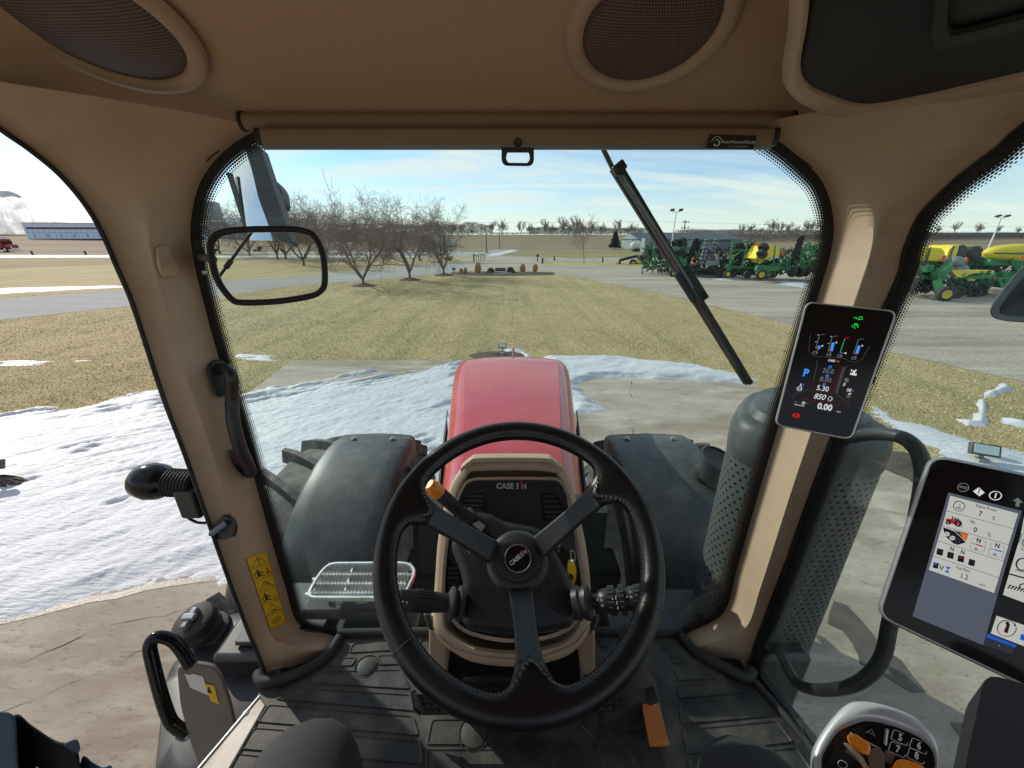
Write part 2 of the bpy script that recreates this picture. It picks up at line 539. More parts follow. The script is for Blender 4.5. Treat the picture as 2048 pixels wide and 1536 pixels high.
# ground materials (position in metres)
def ground_mat(name, layers, base, rough=0.95, bumps=()):
    """layers: (colour, scale, lo, hi, amount, stretch, rot) noise overlays; bumps: (scale, strength, dist, stretch)"""
    m = bpy.data.materials.new(name); MATS[name] = m
    m.use_nodes = True
    t = m.node_tree; t.nodes.clear()
    o = N(t, 'ShaderNodeOutputMaterial'); p = N(t, 'ShaderNodeBsdfPrincipled')
    L(t, p.outputs[0], o.inputs['Surface'])
    p.inputs['Roughness'].default_value = rough
    p.inputs['Specular IOR Level'].default_value = 0.2
    c = N(t, 'ShaderNodeTexCoord')
    cur = None
    for (col, sc_, lo, hi, amt, st, rot) in layers:
        mpn = N(t, 'ShaderNodeMapping'); mpn.inputs['Scale'].default_value = (*st, 1); mpn.inputs['Rotation'].default_value = (0, 0, R(rot))
        L(t, c.outputs['Object'], mpn.inputs['Vector'])
        n = N(t, 'ShaderNodeTexNoise', ins={'Scale': sc_, 'Detail': 8.0, 'Roughness': 0.65})
        L(t, mpn.outputs[0], n.inputs['Vector'])
        mr = N(t, 'ShaderNodeMapRange', ins={'From Min': lo, 'From Max': hi, 'To Max': amt})
        L(t, n.outputs['Fac'], mr.inputs['Value'])
        mx = N(t, 'ShaderNodeMix', data_type='RGBA')
        if cur is None: mx.inputs['A'].default_value = (*base, 1)
        else: L(t, cur, mx.inputs['A'])
        mx.inputs['B'].default_value = (*col, 1)
        L(t, mr.outputs[0], mx.inputs['Factor'])
        cur = mx.outputs['Result']
    L(t, cur, p.inputs['Base Color'])
    nrm = None
    for (sc_, stg, dist, st, rot) in bumps:
        mpn = N(t, 'ShaderNodeMapping'); mpn.inputs['Scale'].default_value = (*st, 1); mpn.inputs['Rotation'].default_value = (0, 0, R(rot))
        L(t, c.outputs['Object'], mpn.inputs['Vector'])
        n = N(t, 'ShaderNodeTexNoise', ins={'Scale': sc_, 'Detail': 6.0, 'Roughness': 0.7})
        L(t, mpn.outputs[0], n.inputs['Vector'])
        b = N(t, 'ShaderNodeBump', ins={'Strength': stg, 'Distance': dist})
        L(t, n.outputs['Fac'], b.inputs['Height'])
        if nrm is not None: L(t, nrm, b.inputs['Normal'])
        nrm = b.outputs[0]
    if nrm is not None: L(t, nrm, p.inputs['Normal'])
    return m
ground_mat('grass_ground', [
    ((0.31, 0.265, 0.115), 0.22, 0.42, 0.64, 0.6, (1, 1), 0),
    ((0.23, 0.225, 0.085), 1.6, 0.52, 0.74, 0.4, (1, 0.8), 20),
    ((0.52, 0.41, 0.23), 9.0, 0.50, 0.70, 0.6, (1, 1), 0),
    ((0.17, 0.145, 0.07), 22.0, 0.58, 0.74, 0.4, (1, 1), 0),
    ((0.25, 0.235, 0.11), 0.9, 0.46, 0.60, 0.55, (1.3, 0.05), -6),
    ((0.34, 0.19, 0.08), 0.5, 0.62, 0.75, 0.5, (1, 1), 60)],
    (0.44, 0.345, 0.185), bumps=[(24, 0.5, 0.03, (1, 1), 0), (3.0, 0.5, 0.05, (1, 1), 0)])
ground_mat('grass_far', [
    ((0.20, 0.175, 0.075), 0.05, 0.4, 0.6, 0.8, (1, 1), 0),
    ((0.12, 0.125, 0.045), 0.12, 0.5, 0.7, 0.7, (0.4, 1.4), 0),
    ((0.17, 0.12, 0.06), 2.0, 0.5, 0.7, 0.4, (1, 1), 0)], (0.285, 0.235, 0.115))
ground_mat('field_soil', [
    ((0.27, 0.21, 0.115), 0.02, 0.45, 0.6, 0.8, (0.15, 3), 0),
    ((0.14, 0.105, 0.07), 0.15, 0.5, 0.7, 0.8, (0.2, 4), 0)], (0.20, 0.15, 0.095))
ground_mat('gravel', [
    ((0.24, 0.205, 0.165), 0.30, 0.42, 0.60, 0.75, (0.3, 1.5), -28),
    ((0.50, 0.46, 0.39), 0.9, 0.48, 0.68, 0.7, (0.12, 1.8), -24),
    ((0.13, 0.115, 0.10), 14.0, 0.50, 0.66, 0.7, (1, 1), 0),
    ((0.45, 0.43, 0.40), 42.0, 0.58, 0.7, 0.5, (1, 1), 0)], (0.43, 0.37, 0.29),
    bumps=[(30, 0.7, 0.02, (1, 1), 0), (1.2, 0.5, 0.05, (0.15, 1.5), -26)])
ground_mat('asphalt', [
    ((0.27, 0.265, 0.26), 0.5, 0.42, 0.62, 0.7, (0.25, 2.2), 12),
    ((0.14, 0.135, 0.13), 30.0, 0.52, 0.68, 0.35, (1, 1), 0)], (0.33, 0.325, 0.32),
    bumps=[(40, 0.5, 0.01, (1, 1), 0)])
ground_mat('concrete', [
    ((0.24, 0.195, 0.15), 0.55, 0.40, 0.60, 0.9, (0.5, 1.2), 25),
    ((0.50, 0.45, 0.37), 1.6, 0.48, 0.66, 0.75, (0.4, 1.4), 20),
    ((0.20, 0.15, 0.115), 3.2, 0.56, 0.72, 0.6, (0.5, 1.3), 15),
    ((0.16, 0.13, 0.10), 26.0, 0.55, 0.68, 0.65, (0.5, 1.5), 20)], (0.39, 0.34, 0.275), rough=0.9,
    bumps=[(38, 0.35, 0.008, (1, 1), 0), (5, 0.25, 0.01, (1, 1), 0)])
ground_mat('wet_stain', [((0.07, 0.062, 0.05), 6.0, 0.4, 0.6, 0.6, (1, 1), 0)], (0.12, 0.105, 0.085), rough=0.45)
ground_mat('wet_edge', [((0.10, 0.085, 0.07), 5.0, 0.4, 0.6, 0.8, (1, 1), 0)], (0.20, 0.165, 0.13), rough=0.35, bumps=[(30, 0.5, 0.01, (1, 1), 0)])
ground_mat('crack', [((0.02, 0.018, 0.015), 20.0, 0.4, 0.6, 0.6, (1, 1), 0)], (0.055, 0.045, 0.038))

# special node materials
def glass_mat(name, tint, dust, refl=0.05):
    m = bpy.data.materials.new(name); MATS[name] = m
    m.use_nodes = True
    t = m.node_tree; t.nodes.clear()
    o = N(t, 'ShaderNodeOutputMaterial')
    tr = N(t, 'ShaderNodeBsdfTransparent'); tr.inputs['Color'].default_value = (*tint, 1)
    gl = N(t, 'ShaderNodeBsdfGlossy', ins={'Roughness': 0.0}); gl.inputs['Color'].default_value = (1, 1, 1, 1)
    fr = N(t, 'ShaderNodeFresnel', ins={'IOR': 1.35})
    mx = N(t, 'ShaderNodeMixShader')
    fm = MATH(t, 'MULTIPLY', fr.outputs[0], 0.13)
    L(t, fm, mx.inputs['Fac']); L(t, tr.outputs[0], mx.inputs[1]); L(t, gl.outputs[0], mx.inputs[2])
    df = N(t, 'ShaderNodeBsdfDiffuse'); df.inputs['Color'].default_value = (0.75, 0.8, 0.78, 1)
    tl = N(t, 'ShaderNodeBsdfTranslucent'); tl.inputs['Color'].default_value = (0.75, 0.8, 0.78, 1)
    ad = N(t, 'ShaderNodeMixShader', ins={'Fac': 0.5})
    L(t, df.outputs[0], ad.inputs[1]); L(t, tl.outputs[0], ad.inputs[2])
    c = N(t, 'ShaderNodeTexCoord')
    n = N(t, 'ShaderNodeTexNoise', ins={'Scale': 2.2, 'Detail': 9.0, 'Roughness': 0.65, 'Distortion': 1.0})
    L(t, c.outputs['Object'], n.inputs['Vector'])
    mr = N(t, 'ShaderNodeMapRange', ins={'From Min': 0.35, 'From Max': 0.75, 'To Min': dust * 0.4, 'To Max': dust})
    L(t, n.outputs['Fac'], mr.inputs['Value'])
    # dead insects and grit: small specks
    vo = N(t, 'ShaderNodeTexVoronoi', ins={'Scale': 34.0})
    L(t, c.outputs['Object'], vo.inputs['Vector'])
    n2 = N(t, 'ShaderNodeTexNoise', ins={'Scale': 5.0})
    L(t, c.outputs['Object'], n2.inputs['Vector'])
    th = MATH(t, 'MULTIPLY', MATH(t, 'SUBTRACT', n2.outputs['Fac'], 0.50), 0.16)
    sp = MATH(t, 'LESS_THAN', vo.outputs['Distance'], th)
    sp2 = MATH(t, 'MULTIPLY', sp, 0.10)
    fac = MATH(t, 'ADD', mr.outputs[0], sp2, True)
    m2 = N(t, 'ShaderNodeMixShader')
    L(t, fac, m2.inputs['Fac']); L(t, mx.outputs[0], m2.inputs[1]); L(t, ad.outputs[0], m2.inputs[2])
    L(t, m2.outputs[0], o.inputs['Surface'])
glass_mat('windshield_glass', (0.90, 0.965, 0.955), 0.005)
glass_mat('side_glass', (0.89, 0.96, 0.955), 0.005)
glass_mat('clear_glass', (0.95, 0.935, 0.91), 0.005)
def mirror_mat():
    m = M('mirror', (0.8, 0.82, 0.82), 0.02, 1.0)
mirror_mat()
def frit_mat():
    """ceramic dots fading out: U counts dots along the edge, V runs 0..1 across the fading rows"""
    m = bpy.data.materials.new('frit_dots'); MATS['frit_dots'] = m
    m.use_nodes = True
    t = m.node_tree; t.nodes.clear()
    o = N(t, 'ShaderNodeOutputMaterial')
    uv = N(t, 'ShaderNodeUVMap'); s = N(t, 'ShaderNodeSeparateXYZ'); L(t, uv.outputs[0], s.inputs[0])
    rows = 4.0
    vr = MATH(t, 'MULTIPLY', s.outputs['Y'], rows)
    row = MATH(t, 'FLOOR', vr)
    fv = MATH(t, 'SUBTRACT', MATH(t, 'FRACT', vr), 0.5)
    uo = MATH(t, 'ADD', s.outputs['X'], MATH(t, 'MULTIPLY', row, 0.5))
    fu = MATH(t, 'SUBTRACT', MATH(t, 'FRACT', uo), 0.5)
    d = MATH(t, 'SQRT', MATH(t, 'ADD', MATH(t, 'MULTIPLY', fu, fu), MATH(t, 'MULTIPLY', fv, fv)))
    rad = MATH(t, 'SUBTRACT', 0.60, MATH(t, 'MULTIPLY', row, 0.11))
    mask = MATH(t, 'LESS_THAN', d, rad)
    tr = N(t, 'ShaderNodeBsdfTransparent'); bk = N(t, 'ShaderNodeBsdfPrincipled')
    bk.inputs['Base Color'].default_value = (0.008, 0.008, 0.008, 1); bk.inputs['Roughness'].default_value = 0.4
    mx = N(t, 'ShaderNodeMixShader')
    L(t, mask, mx.inputs['Fac']); L(t, tr.outputs[0], mx.inputs[1]); L(t, bk.outputs[0], mx.inputs[2])
    L(t, mx.outputs[0], o.inputs['Surface'])
frit_mat()
def perf_mat(name, base, hole, sx, sy, rad, rough, cut=False, coord='UV', offset=0.5, bumpd=0.001, band=0):
    m = bpy.data.materials.new(name); MATS[name] = m
    m.use_nodes = True
    t = m.node_tree; t.nodes.clear()
    o = N(t, 'ShaderNodeOutputMaterial')
    tcn = N(t, 'ShaderNodeTexCoord'); s = N(t, 'ShaderNodeSeparateXYZ'); L(t, tcn.outputs[coord], s.inputs[0])
    y = MATH(t, 'MULTIPLY', s.outputs['Y'], sy)
    row = MATH(t, 'FLOOR', y)
    fv = MATH(t, 'SUBTRACT', MATH(t, 'FRACT', y), 0.5)
    x = MATH(t, 'ADD', MATH(t, 'MULTIPLY', s.outputs['X'], sx), MATH(t, 'MULTIPLY', row, offset))
    fu = MATH(t, 'SUBTRACT', MATH(t, 'FRACT', x), 0.5)
    d = MATH(t, 'SQRT', MATH(t, 'ADD', MATH(t, 'MULTIPLY', fu, fu), MATH(t, 'MULTIPLY', fv, fv)))
    if band:
        bm_ = MATH(t, 'GREATER_THAN', MATH(t, 'FRACT', MATH(t, 'MULTIPLY', s.outputs['X'], band)), 0.55)
        d = MATH(t, 'ADD', d, bm_)
    mr = N(t, 'ShaderNodeMapRange', ins={'From Min': rad * 0.8, 'From Max': rad * 1.1})
    L(t, d, mr.inputs['Value'])
    mx = N(t, 'ShaderNodeMix', data_type='RGBA')
    mx.inputs['A'].default_value = (*hole, 1); mx.inputs['B'].default_value = (*base, 1)
    L(t, mr.outputs[0], mx.inputs['Factor'])
    p = N(t, 'ShaderNodeBsdfPrincipled'); p.inputs['Roughness'].default_value = rough
    L(t, mx.outputs['Result'], p.inputs['Base Color'])
    b = N(t, 'ShaderNodeBump', ins={'Strength': 0.6, 'Distance': bumpd}); L(t, mr.outputs[0], b.inputs['Height']); L(t, b.outputs[0], p.inputs['Normal'])
    if cut:
        tr = N(t, 'ShaderNodeBsdfTransparent'); ms = N(t, 'ShaderNodeMixShader')
        L(t, mr.outputs[0], ms.inputs['Fac']); L(t, tr.outputs[0], ms.inputs[1]); L(t, p.outputs[0], ms.inputs[2])
        L(t, ms.outputs[0], o.inputs['Surface'])
    else:
        L(t, p.outputs[0], o.inputs['Surface'])
perf_mat('speaker_grille', (0.16, 0.115, 0.095), (0.012, 0.009, 0.008), 220, 220 * 0.9, 0.34, 0.6, coord='Object')
perf_mat('headliner', (0.50, 0.35, 0.22), (0.39, 0.27, 0.165), 330, 330, 0.3, 0.9, coord='Object', bumpd=0.0004)
perf_mat('perforated', (0.062, 0.072, 0.072), (0.006, 0.006, 0.006), 38, 46, 0.20, 0.5, cut=True, band=3.1)
# ------------------------------------------------------------------ the ground and its sheets
def terrain(x, y):
    r = math.hypot(x, y)
    t = min(max((r - 150) / 270, 0), 1)
    return 5.2 * t * t * (3 - 2 * t)
def ringmesh(name, radii, z0, mat, nseg=96, kind='structure'):
    mb = MB()
    rows = []
    for r in radii:
        rows.append([V((r * math.cos(2 * math.pi * k / nseg), r * math.sin(2 * math.pi * k / nseg), terrain(r, 0) + z0)) for k in range(nseg)])
    mb.loft(rows, closed=True)
    o = mb.build(name, mat, smooth=60)
    return tag(o, kind=kind)
ringmesh('ground', [0.01, 20, 60, 112], 0.0, 'grass_far')
ringmesh('field', [104, 120, 150, 175, 200, 225, 250, 280, 310, 350, 390, 420, 600, 1200, 3500], 0.01, 'field_soil')
def gpoly(px, z=0.0, extra=()):
    return [gz(u, v, z) for u, v in px] + [V((*e, z)) for e in extra]
def sheet(name, pts, z, mat, kind='structure'):
    mb = MB(); pts = [V((p[0], p[1], z)) for p in pts]
    mb.add(pts, [tuple(range(len(pts)))])
    o = mb.build(name, mat, smooth=0, fix=False)
    me = o.data
    bm = bmesh.new(); bm.from_mesh(me)
    bmesh.ops.triangulate(bm, faces=bm.faces)
    bmesh.ops.recalc_face_normals(bm, faces=bm.faces)
    for f in bm.faces:
        if f.normal.z < 0: f.normal_flip()
    bm.to_mesh(me); bm.free()
    return tag(o, kind=kind)
def wob(pts, amp, step, seed=0, closed=True):
    """an outline with small natural wobble"""
    o = []
    m = len(pts)
    for i in range(m):
        a = V(pts[i]); b = V(pts[(i + 1) % m])
        k = max(1, min(60, int((b - a).length / step)))
        for j in range(k):
            p = a.lerp(b, j / k)
            q = noise.noise_vector(V((p.x * 0.8 / step + seed, p.y * 0.8 / step, 3.1)))
            o.append(V((p.x + q.x * amp, p.y + q.y * amp, 0)))
    return o
sheet('lawn', [V((66 * math.cos(a * math.pi / 32), 66 * math.sin(a * math.pi / 32), 0)) for a in range(64)], 0.004, 'grass_ground')
DRIVE = gpoly([(-900, 655), (-300, 625), (0, 598), (245, 580), (439, 562), (556, 555), (656, 549), (742, 540), (841, 532), (947, 522),
               (960, 538), (906, 546), (810, 553), (728, 561), (656, 566), (541, 578), (440, 593), (262, 612), (0, 640), (-300, 690), (-900, 860)])
DRIVE_O = wob(DRIVE, 0.07, 0.9)
sheet('driveway', DRIVE_O, 0.008, 'asphalt')
YARD = gpoly([(947, 521), (985, 513), (1045, 513), (1078, 524), (1092, 531), (1290, 534), (1330, 527), (1700, 524), (2500, 520), (4200, 520),
              (4200, 1100), (2500, 900), (2048, 765), (1770, 705), (1600, 655), (1450, 618), (1300, 583), (1180, 560), (1120, 549), (1060, 545), (905, 546)])
YARD_O = wob(YARD, 0.16, 1.2, 4)
sheet('gravel_yard', YARD_O, 0.012, 'gravel')
sheet('road', [gz(u, v) for u, v in [(-1500, 499), (-300, 499), (300, 500), (700, 502), (960, 504), (930, 515), (910, 514), (700, 508), (300, 506), (-300, 505), (-1500, 507)]], 0.008, 'asphalt')
sheet('road_beyond', [gz(u, v) for u, v in [(922, 514), (945, 508), (969, 503), (990, 499.5), (1012, 498), (1030, 499.5), (1024, 502), (1004, 507), (990, 511), (1045, 513.5), (985, 513.5)]], 0.0085, 'asphalt')
sheet('side_road', [gz(u, v) for u, v in [(1040, 512), (1090, 518), (1300, 516), (1700, 515), (2600, 513), (2600, 519), (1700, 520), (1300, 521.5), (1090, 523), (1060, 520)]], 0.0095, 'asphalt')
PAD = gpoly([(583, 722), (905, 722), (1250, 727), (1500, 765), (1655, 845), (1765, 925), (1855, 987)], 0, [(4.3, 1.9), (6.0, -0.5), (6.0, -9), (-9, -9), (-9.5, 1.5)]) \
    + gpoly([(200, 1000), (300, 930), (400, 850), (490, 792)])
sheet('concrete_pad', wob(PAD, 0.015, 0.5, 9), 0.016, 'concrete')
# expansion joints and cracks of the pad
def crackline(name, px, w, z=0.0185, seed=0, world_pts=None):
    pts = world_pts or [gz(u, v) for u, v in px]
    fine = []
    for a, b in zip(pts[:-1], pts[1:]):
        k = max(2, int((b - a).length / 0.06))
        for j in range(k):
            p = a.lerp(b, j / k); q = noise.noise_vector(V((p.x * 5 + seed, p.y * 5, 0)))
            q2 = noise.noise_vector(V((p.x * 1.3 + seed, p.y * 1.3, 5))); fine.append(V((p.x + q.x * 0.03 + q2.x * .16, p.y + q.y * 0.03 + q2.y * .16, z)))
    fine.append(V((pts[-1].x, pts[-1].y, z)))
    L_, R_ = [], []
    for i, p in enumerate(fine):
        d = (fine[min(i + 1, len(fine) - 1)] - fine[max(i - 1, 0)]).normalized()
        n = V((-d.y, d.x, 0)); ww = w * max(.08, .15 + noise.noise(p * 4) * 1.7)
        L_.append(p + n * ww); R_.append(p - n * ww)
    mb = MB(); mb.loft([L_, R_])
    return tag(mb.build(name, 'crack', smooth=0, fix=False), kind='structure')
for i, (px, w) in enumerate([([(0, 1345), (90, 1310), (210, 1268), (340, 1235), (420, 1200)], 0.004),
                             ([(0, 1430), (120, 1372), (250, 1330), (300, 1300)], 0.003),
                             ([(1255, 760), (1262, 790), (1268, 860), (1275, 960)], 0.006),
                             ([(1165, 905), (1300, 930), (1420, 935), (1480, 915)], 0.004),
                             ([(1170, 780), (1260, 772), (1370, 782), (1480, 800)], 0.004),
                             ([(600, 740), (700, 733), (830, 748), (880, 735)], 0.008)]):
    crackline('concrete_crack', px, w, seed=i * 7)
sheet('wet_margin', wob(gpoly([(-700, 1490), (-300, 1325), (0, 1238), (120, 1210), (240, 1186), (340, 1166), (440, 1150), (600, 1120), (600, 1140), (440, 1166), (340, 1178), (240, 1198), (120, 1224), (0, 1254), (-300, 1345), (-700, 1520)]), 0.05, 0.15, 3), 0.019, 'wet_edge')
sheet('damp_stain', wob(gpoly([(1665, 1205), (1690, 1215), (1725, 1245), (1765, 1300), (1800, 1325), (1825, 1360), (1845, 1385), (1822, 1388), (1790, 1370), (1752, 1345), (1715, 1330), (1705, 1290), (1680, 1262), (1652, 1250)]), 0.03, 0.08, 3), 0.020, 'wet_stain')
sheet('damp_stain', wob(gpoly([(1900, 1448), (1935, 1455), (1960, 1490), (1990, 1530), (1960, 1520), (1920, 1480)]), 0.03, 0.1, 5), 0.020, 'wet_stain')

# ------------------------------------------------------------------ snow, as a height field that sinks into the ground at its edge
def psd(P, poly):
    """signed distance (inside > 0) of points P (n,2) to polygon"""
    poly = np.array([(p[0], p[1]) for p in poly]); n = len(P)
    d = np.full(n, 1e9); ins = np.zeros(n, bool)
    for i in range(len(poly)):
        a = poly[i]; b = poly[(i + 1) % len(poly)]
        e = b - a; w = P - a
        t = np.clip((w @ e) / max(e @ e, 1e-12), 0, 1)
        q = w - t[:, None] * e
        d = np.minimum(d, (q ** 2).sum(1))
        c = ((a[1] <= P[:, 1]) & (b[1] > P[:, 1])) | ((b[1] <= P[:, 1]) & (a[1] > P[:, 1]))
        with np.errstate(divide='ignore', invalid='ignore'):
            xi = a[0] + (P[:, 1] - a[1]) * e[0] / (e[1] if abs(e[1]) > 1e-12 else 1e-12)
        ins ^= c & (P[:, 0] < xi)
    return np.where(ins, 1, -1) * np.sqrt(d)
_perm = np.random.RandomState(3).rand(256, 256)
def vnoise(x, y, seed=0):
    x = x + seed * 17.3; y = y + seed * 9.1
    xi = np.floor(x).astype(int); yi = np.floor(y).astype(int); fx = x - xi; fy = y - yi
    fx = fx * fx * (3 - 2 * fx); fy = fy * fy * (3 - 2 * fy)
    g = lambda a, b: _perm[a % 256, b % 256]
    return (g(xi, yi) * (1 - fx) + g(xi + 1, yi) * fx) * (1 - fy) + (g(xi, yi + 1) * (1 - fx) + g(xi + 1, yi + 1) * fx) * fy
def fbm(x, y, oc=5, seed=0):
    s = 0; a = 0.5; tot = 0
    for k in range(oc):
        s = s + a * vnoise(x, y, seed + k); tot += a; a *= 0.55; x = x * 2.03; y = y * 2.03
    return s / tot
SNOW_POLYS = []
FOOT = [tuple(gz(u, v)[:2]) for u, v in [(140, 903), (178, 893), (186, 902), (176, 909), (205, 890), (216, 884), (160, 912), (60, 968), (240, 1010), (860, 890), (846, 880), (870, 905)]]
def snow(label, poly, res, depth, edge, ragged, seed=1, tracks=0.0, rot=18, cut=None, name='snow_patch', nz=0.55, rip=0.9, prints=()):
    xs = [p[0] for p in poly]; ys = [p[1] for p in poly]
    x0, x1, y0, y1 = min(xs) - 0.5, max(xs) + 0.5, min(ys) - 0.5, max(ys) + 0.5
    nx = int((x1 - x0) / res) + 2; ny = int((y1 - y0) / res) + 2
    gx_, gy_ = np.meshgrid(np.linspace(x0, x1, nx), np.linspace(y0, y1, ny))
    X = gx_.ravel(); Y = gy_.ravel()
    sd = psd(np.stack([X, Y], 1), poly)
    ca, sa = math.cos(R(rot)), math.sin(R(rot))
    a = X * ca + Y * sa; b = -X * sa + Y * ca
    wobble = (fbm(a * 0.5, b * 2.6, 5, seed) - 0.5)
    rg_ = ragged * (np.clip((Y - 4.2) / 2.2, 0.12, 1) if ragged > 1 else 1)
    h = np.clip((sd + wobble * rg_ + (fbm(a * 1.7, b * 7.5, 4, seed + 3) - 0.5) * rg_ * .8) / edge, -0.6, 1) * depth
    h = h + (fbm(a * 2.0, b * 3.2, 5, seed + 5) - nz) * depth * rip
    for (fx_, fy_) in prints:
        dd_ = ((X - fx_) * 0.8 + (Y - fy_) * 0.6) ** 2 / 0.018 + (-(X - fx_) * 0.6 + (Y - fy_) * 0.8) ** 2 / 0.004
        h = h - 0.028 * np.exp(-dd_ ** 2) + 0.008 * np.exp(-(dd_ - 1.5) ** 2)
    if tracks:
        tracks = tracks * np.clip((fbm(X * 0.35, Y * 0.35, 3, seed + 41) - 0.38) * 3.2, 0.08, 1)
        f = fbm(a * 0.35, b * 4.2, 3, seed + 11)
        h = h - np.clip(0.06 - abs(f - 0.5), 0, 1) * tracks
        f2 = fbm(a * 0.6 + 40, b * 9, 3, seed + 21)
        h = h - np.clip(0.05 - abs(f2 - 0.47), 0, 1) * tracks * 0.7
        h = h + (fbm(a * 14, b * 22, 3, seed + 31) - 0.5) * 0.022
    z = 0.014 + h
    ok = z > 0.006
    idx = np.arange(nx * ny).reshape(ny, nx)
    q = np.stack([idx[:-1, :-1], idx[:-1, 1:], idx[1:, 1:], idx[1:, :-1]], -1).reshape(-1, 4)
    q = q[ok[q].any(1)]
    used = np.unique(q); rm = np.full(nx * ny, -1); rm[used] = np.arange(len(used))
    me = bpy.data.meshes.new(name)
    me.from_pydata(np.stack([X, Y, z], 1)[used].tolist(), [], rm[q].tolist())
    me.shade_smooth()
    me.materials.append(MATS['snow'])
    o = bpy.data.objects.new(name, me); COL.objects.link(o)
    tag(o, label, None, None, 'stuff')
    SNOW_POLYS.append((poly, ragged))
    return o
snow('trampled white snow bank across the lawn and concrete left of the red hood',
     gpoly([(-700, 985), (-300, 905), (0, 833), (90, 812), (180, 815), (300, 790), (420, 795), (490, 796), (560, 782), (640, 765), (760, 748), (890, 735), (960, 722), (960, 900), (880, 1050), (600, 1130), (500, 1180),
            (415, 1152), (340, 1170), (240, 1190), (120, 1215), (0, 1243), (-300, 1330), (-700, 1500)]), 0.034, 0.06, 0.40, 2.0, 2, tracks=0.55, nz=0.44, rip=0.8, rot=36, prints=FOOT)
snow('white snow ridge along the lawn edge right of the red hood',
     gpoly([(1095, 716), (1150, 716), (1240, 716), (1400, 733), (1515, 762), (1500, 772), (1380, 764), (1290, 760), (1195, 758), (1160, 772), (1160, 786), (1215, 823), (1150, 828), (1120, 800), (1100, 760)]), 0.03, 0.09, 0.22, 0.28, 6, rot=0, nz=0.45)
snow('thin strip of snow along the concrete edge seen through the right window',
     gpoly([(1755, 818), (1790, 842), (1850, 852), (1960, 888), (2048, 915), (2300, 990), (2300, 1090), (2048, 962), (1960, 935), (1900, 912), (1840, 884), (1790, 862)]), 0.03, 0.05, 0.30, 0.42, 9, rot=-25)
snow('curved strip of snow lying in a rut of the lawn',
     gpoly([(2008, 768), (2022, 778), (1990, 790), (1972, 800), (1975, 838), (1965, 852), (1935, 852), (1915, 840), (1948, 845), (1958, 800), (1968, 788), (1995, 778)]), 0.022, 0.06, 0.10, 0.10, 12, rot=50, nz=0.4)
snow('short strip of snow in the lawn at the far right window edge',
     gpoly([(2010, 838), (2048, 846), (2200, 870), (2200, 885), (2048, 856), (2012, 848)]), 0.03, 0.05, 0.12, 0.1, 14, rot=0, nz=0.4)
snow('strip of snow along the far verge of the driveway',
     gpoly([(-500, 612), (-200, 592), (0, 577), (120, 574), (242, 571), (242, 575), (120, 581), (0, 588), (-200, 608)]), 0.10, 0.05, 0.5, 0.9, 17, rot=5, nz=0.85)
snow('scattered snow remnants on the lawn beside the left pillar',
     gpoly([(470, 705), (545, 711), (540, 722), (470, 716)]), 0.025, 0.04, 0.25, 0.5, 19, rot=0, nz=0.74)
snow('faint streak of snow remnants across the left lawn',
     gpoly([(-200, 724), (0, 716), (140, 716), (290, 719), (290, 728), (100, 730), (-200, 738)]), 0.04, 0.03, 0.35, 0.9, 23, rot=5, nz=1.75)
snow('snow on the gravel island beside the small flood lamp',
     gpoly([(1012, 700), (1040, 700), (1062, 712), (1060, 720), (1040, 708), (1014, 706)]), 0.02, 0.05, 0.12, 0.12, 29, nz=0.4)
for lab, px in (('long line of snow along the public road, left part', [(-900, 511), (0, 510.5), (300, 511), (650, 511.5), (850, 512), (850, 515), (650, 515), (300, 514.5), (0, 514.5), (-900, 517)]),
                ('snow beside the road that leads away', [(1020, 500.5), (1035, 500), (1000, 510), (975, 513), (985, 508)]),
                ('icy white patches on the gravel before the parked implements', [(1430, 557), (1480, 556), (1500, 559), (1440, 561)]),
                ('icy white patch on the gravel at the right', [(1560, 562), (1612, 566), (1608, 575), (1560, 570)])):
    snow(lab, gpoly(px), 0.35 if 'gravel' not in lab else 0.1, 0.05, 0.6, 0.8, 33, rot=0, nz=0.4)

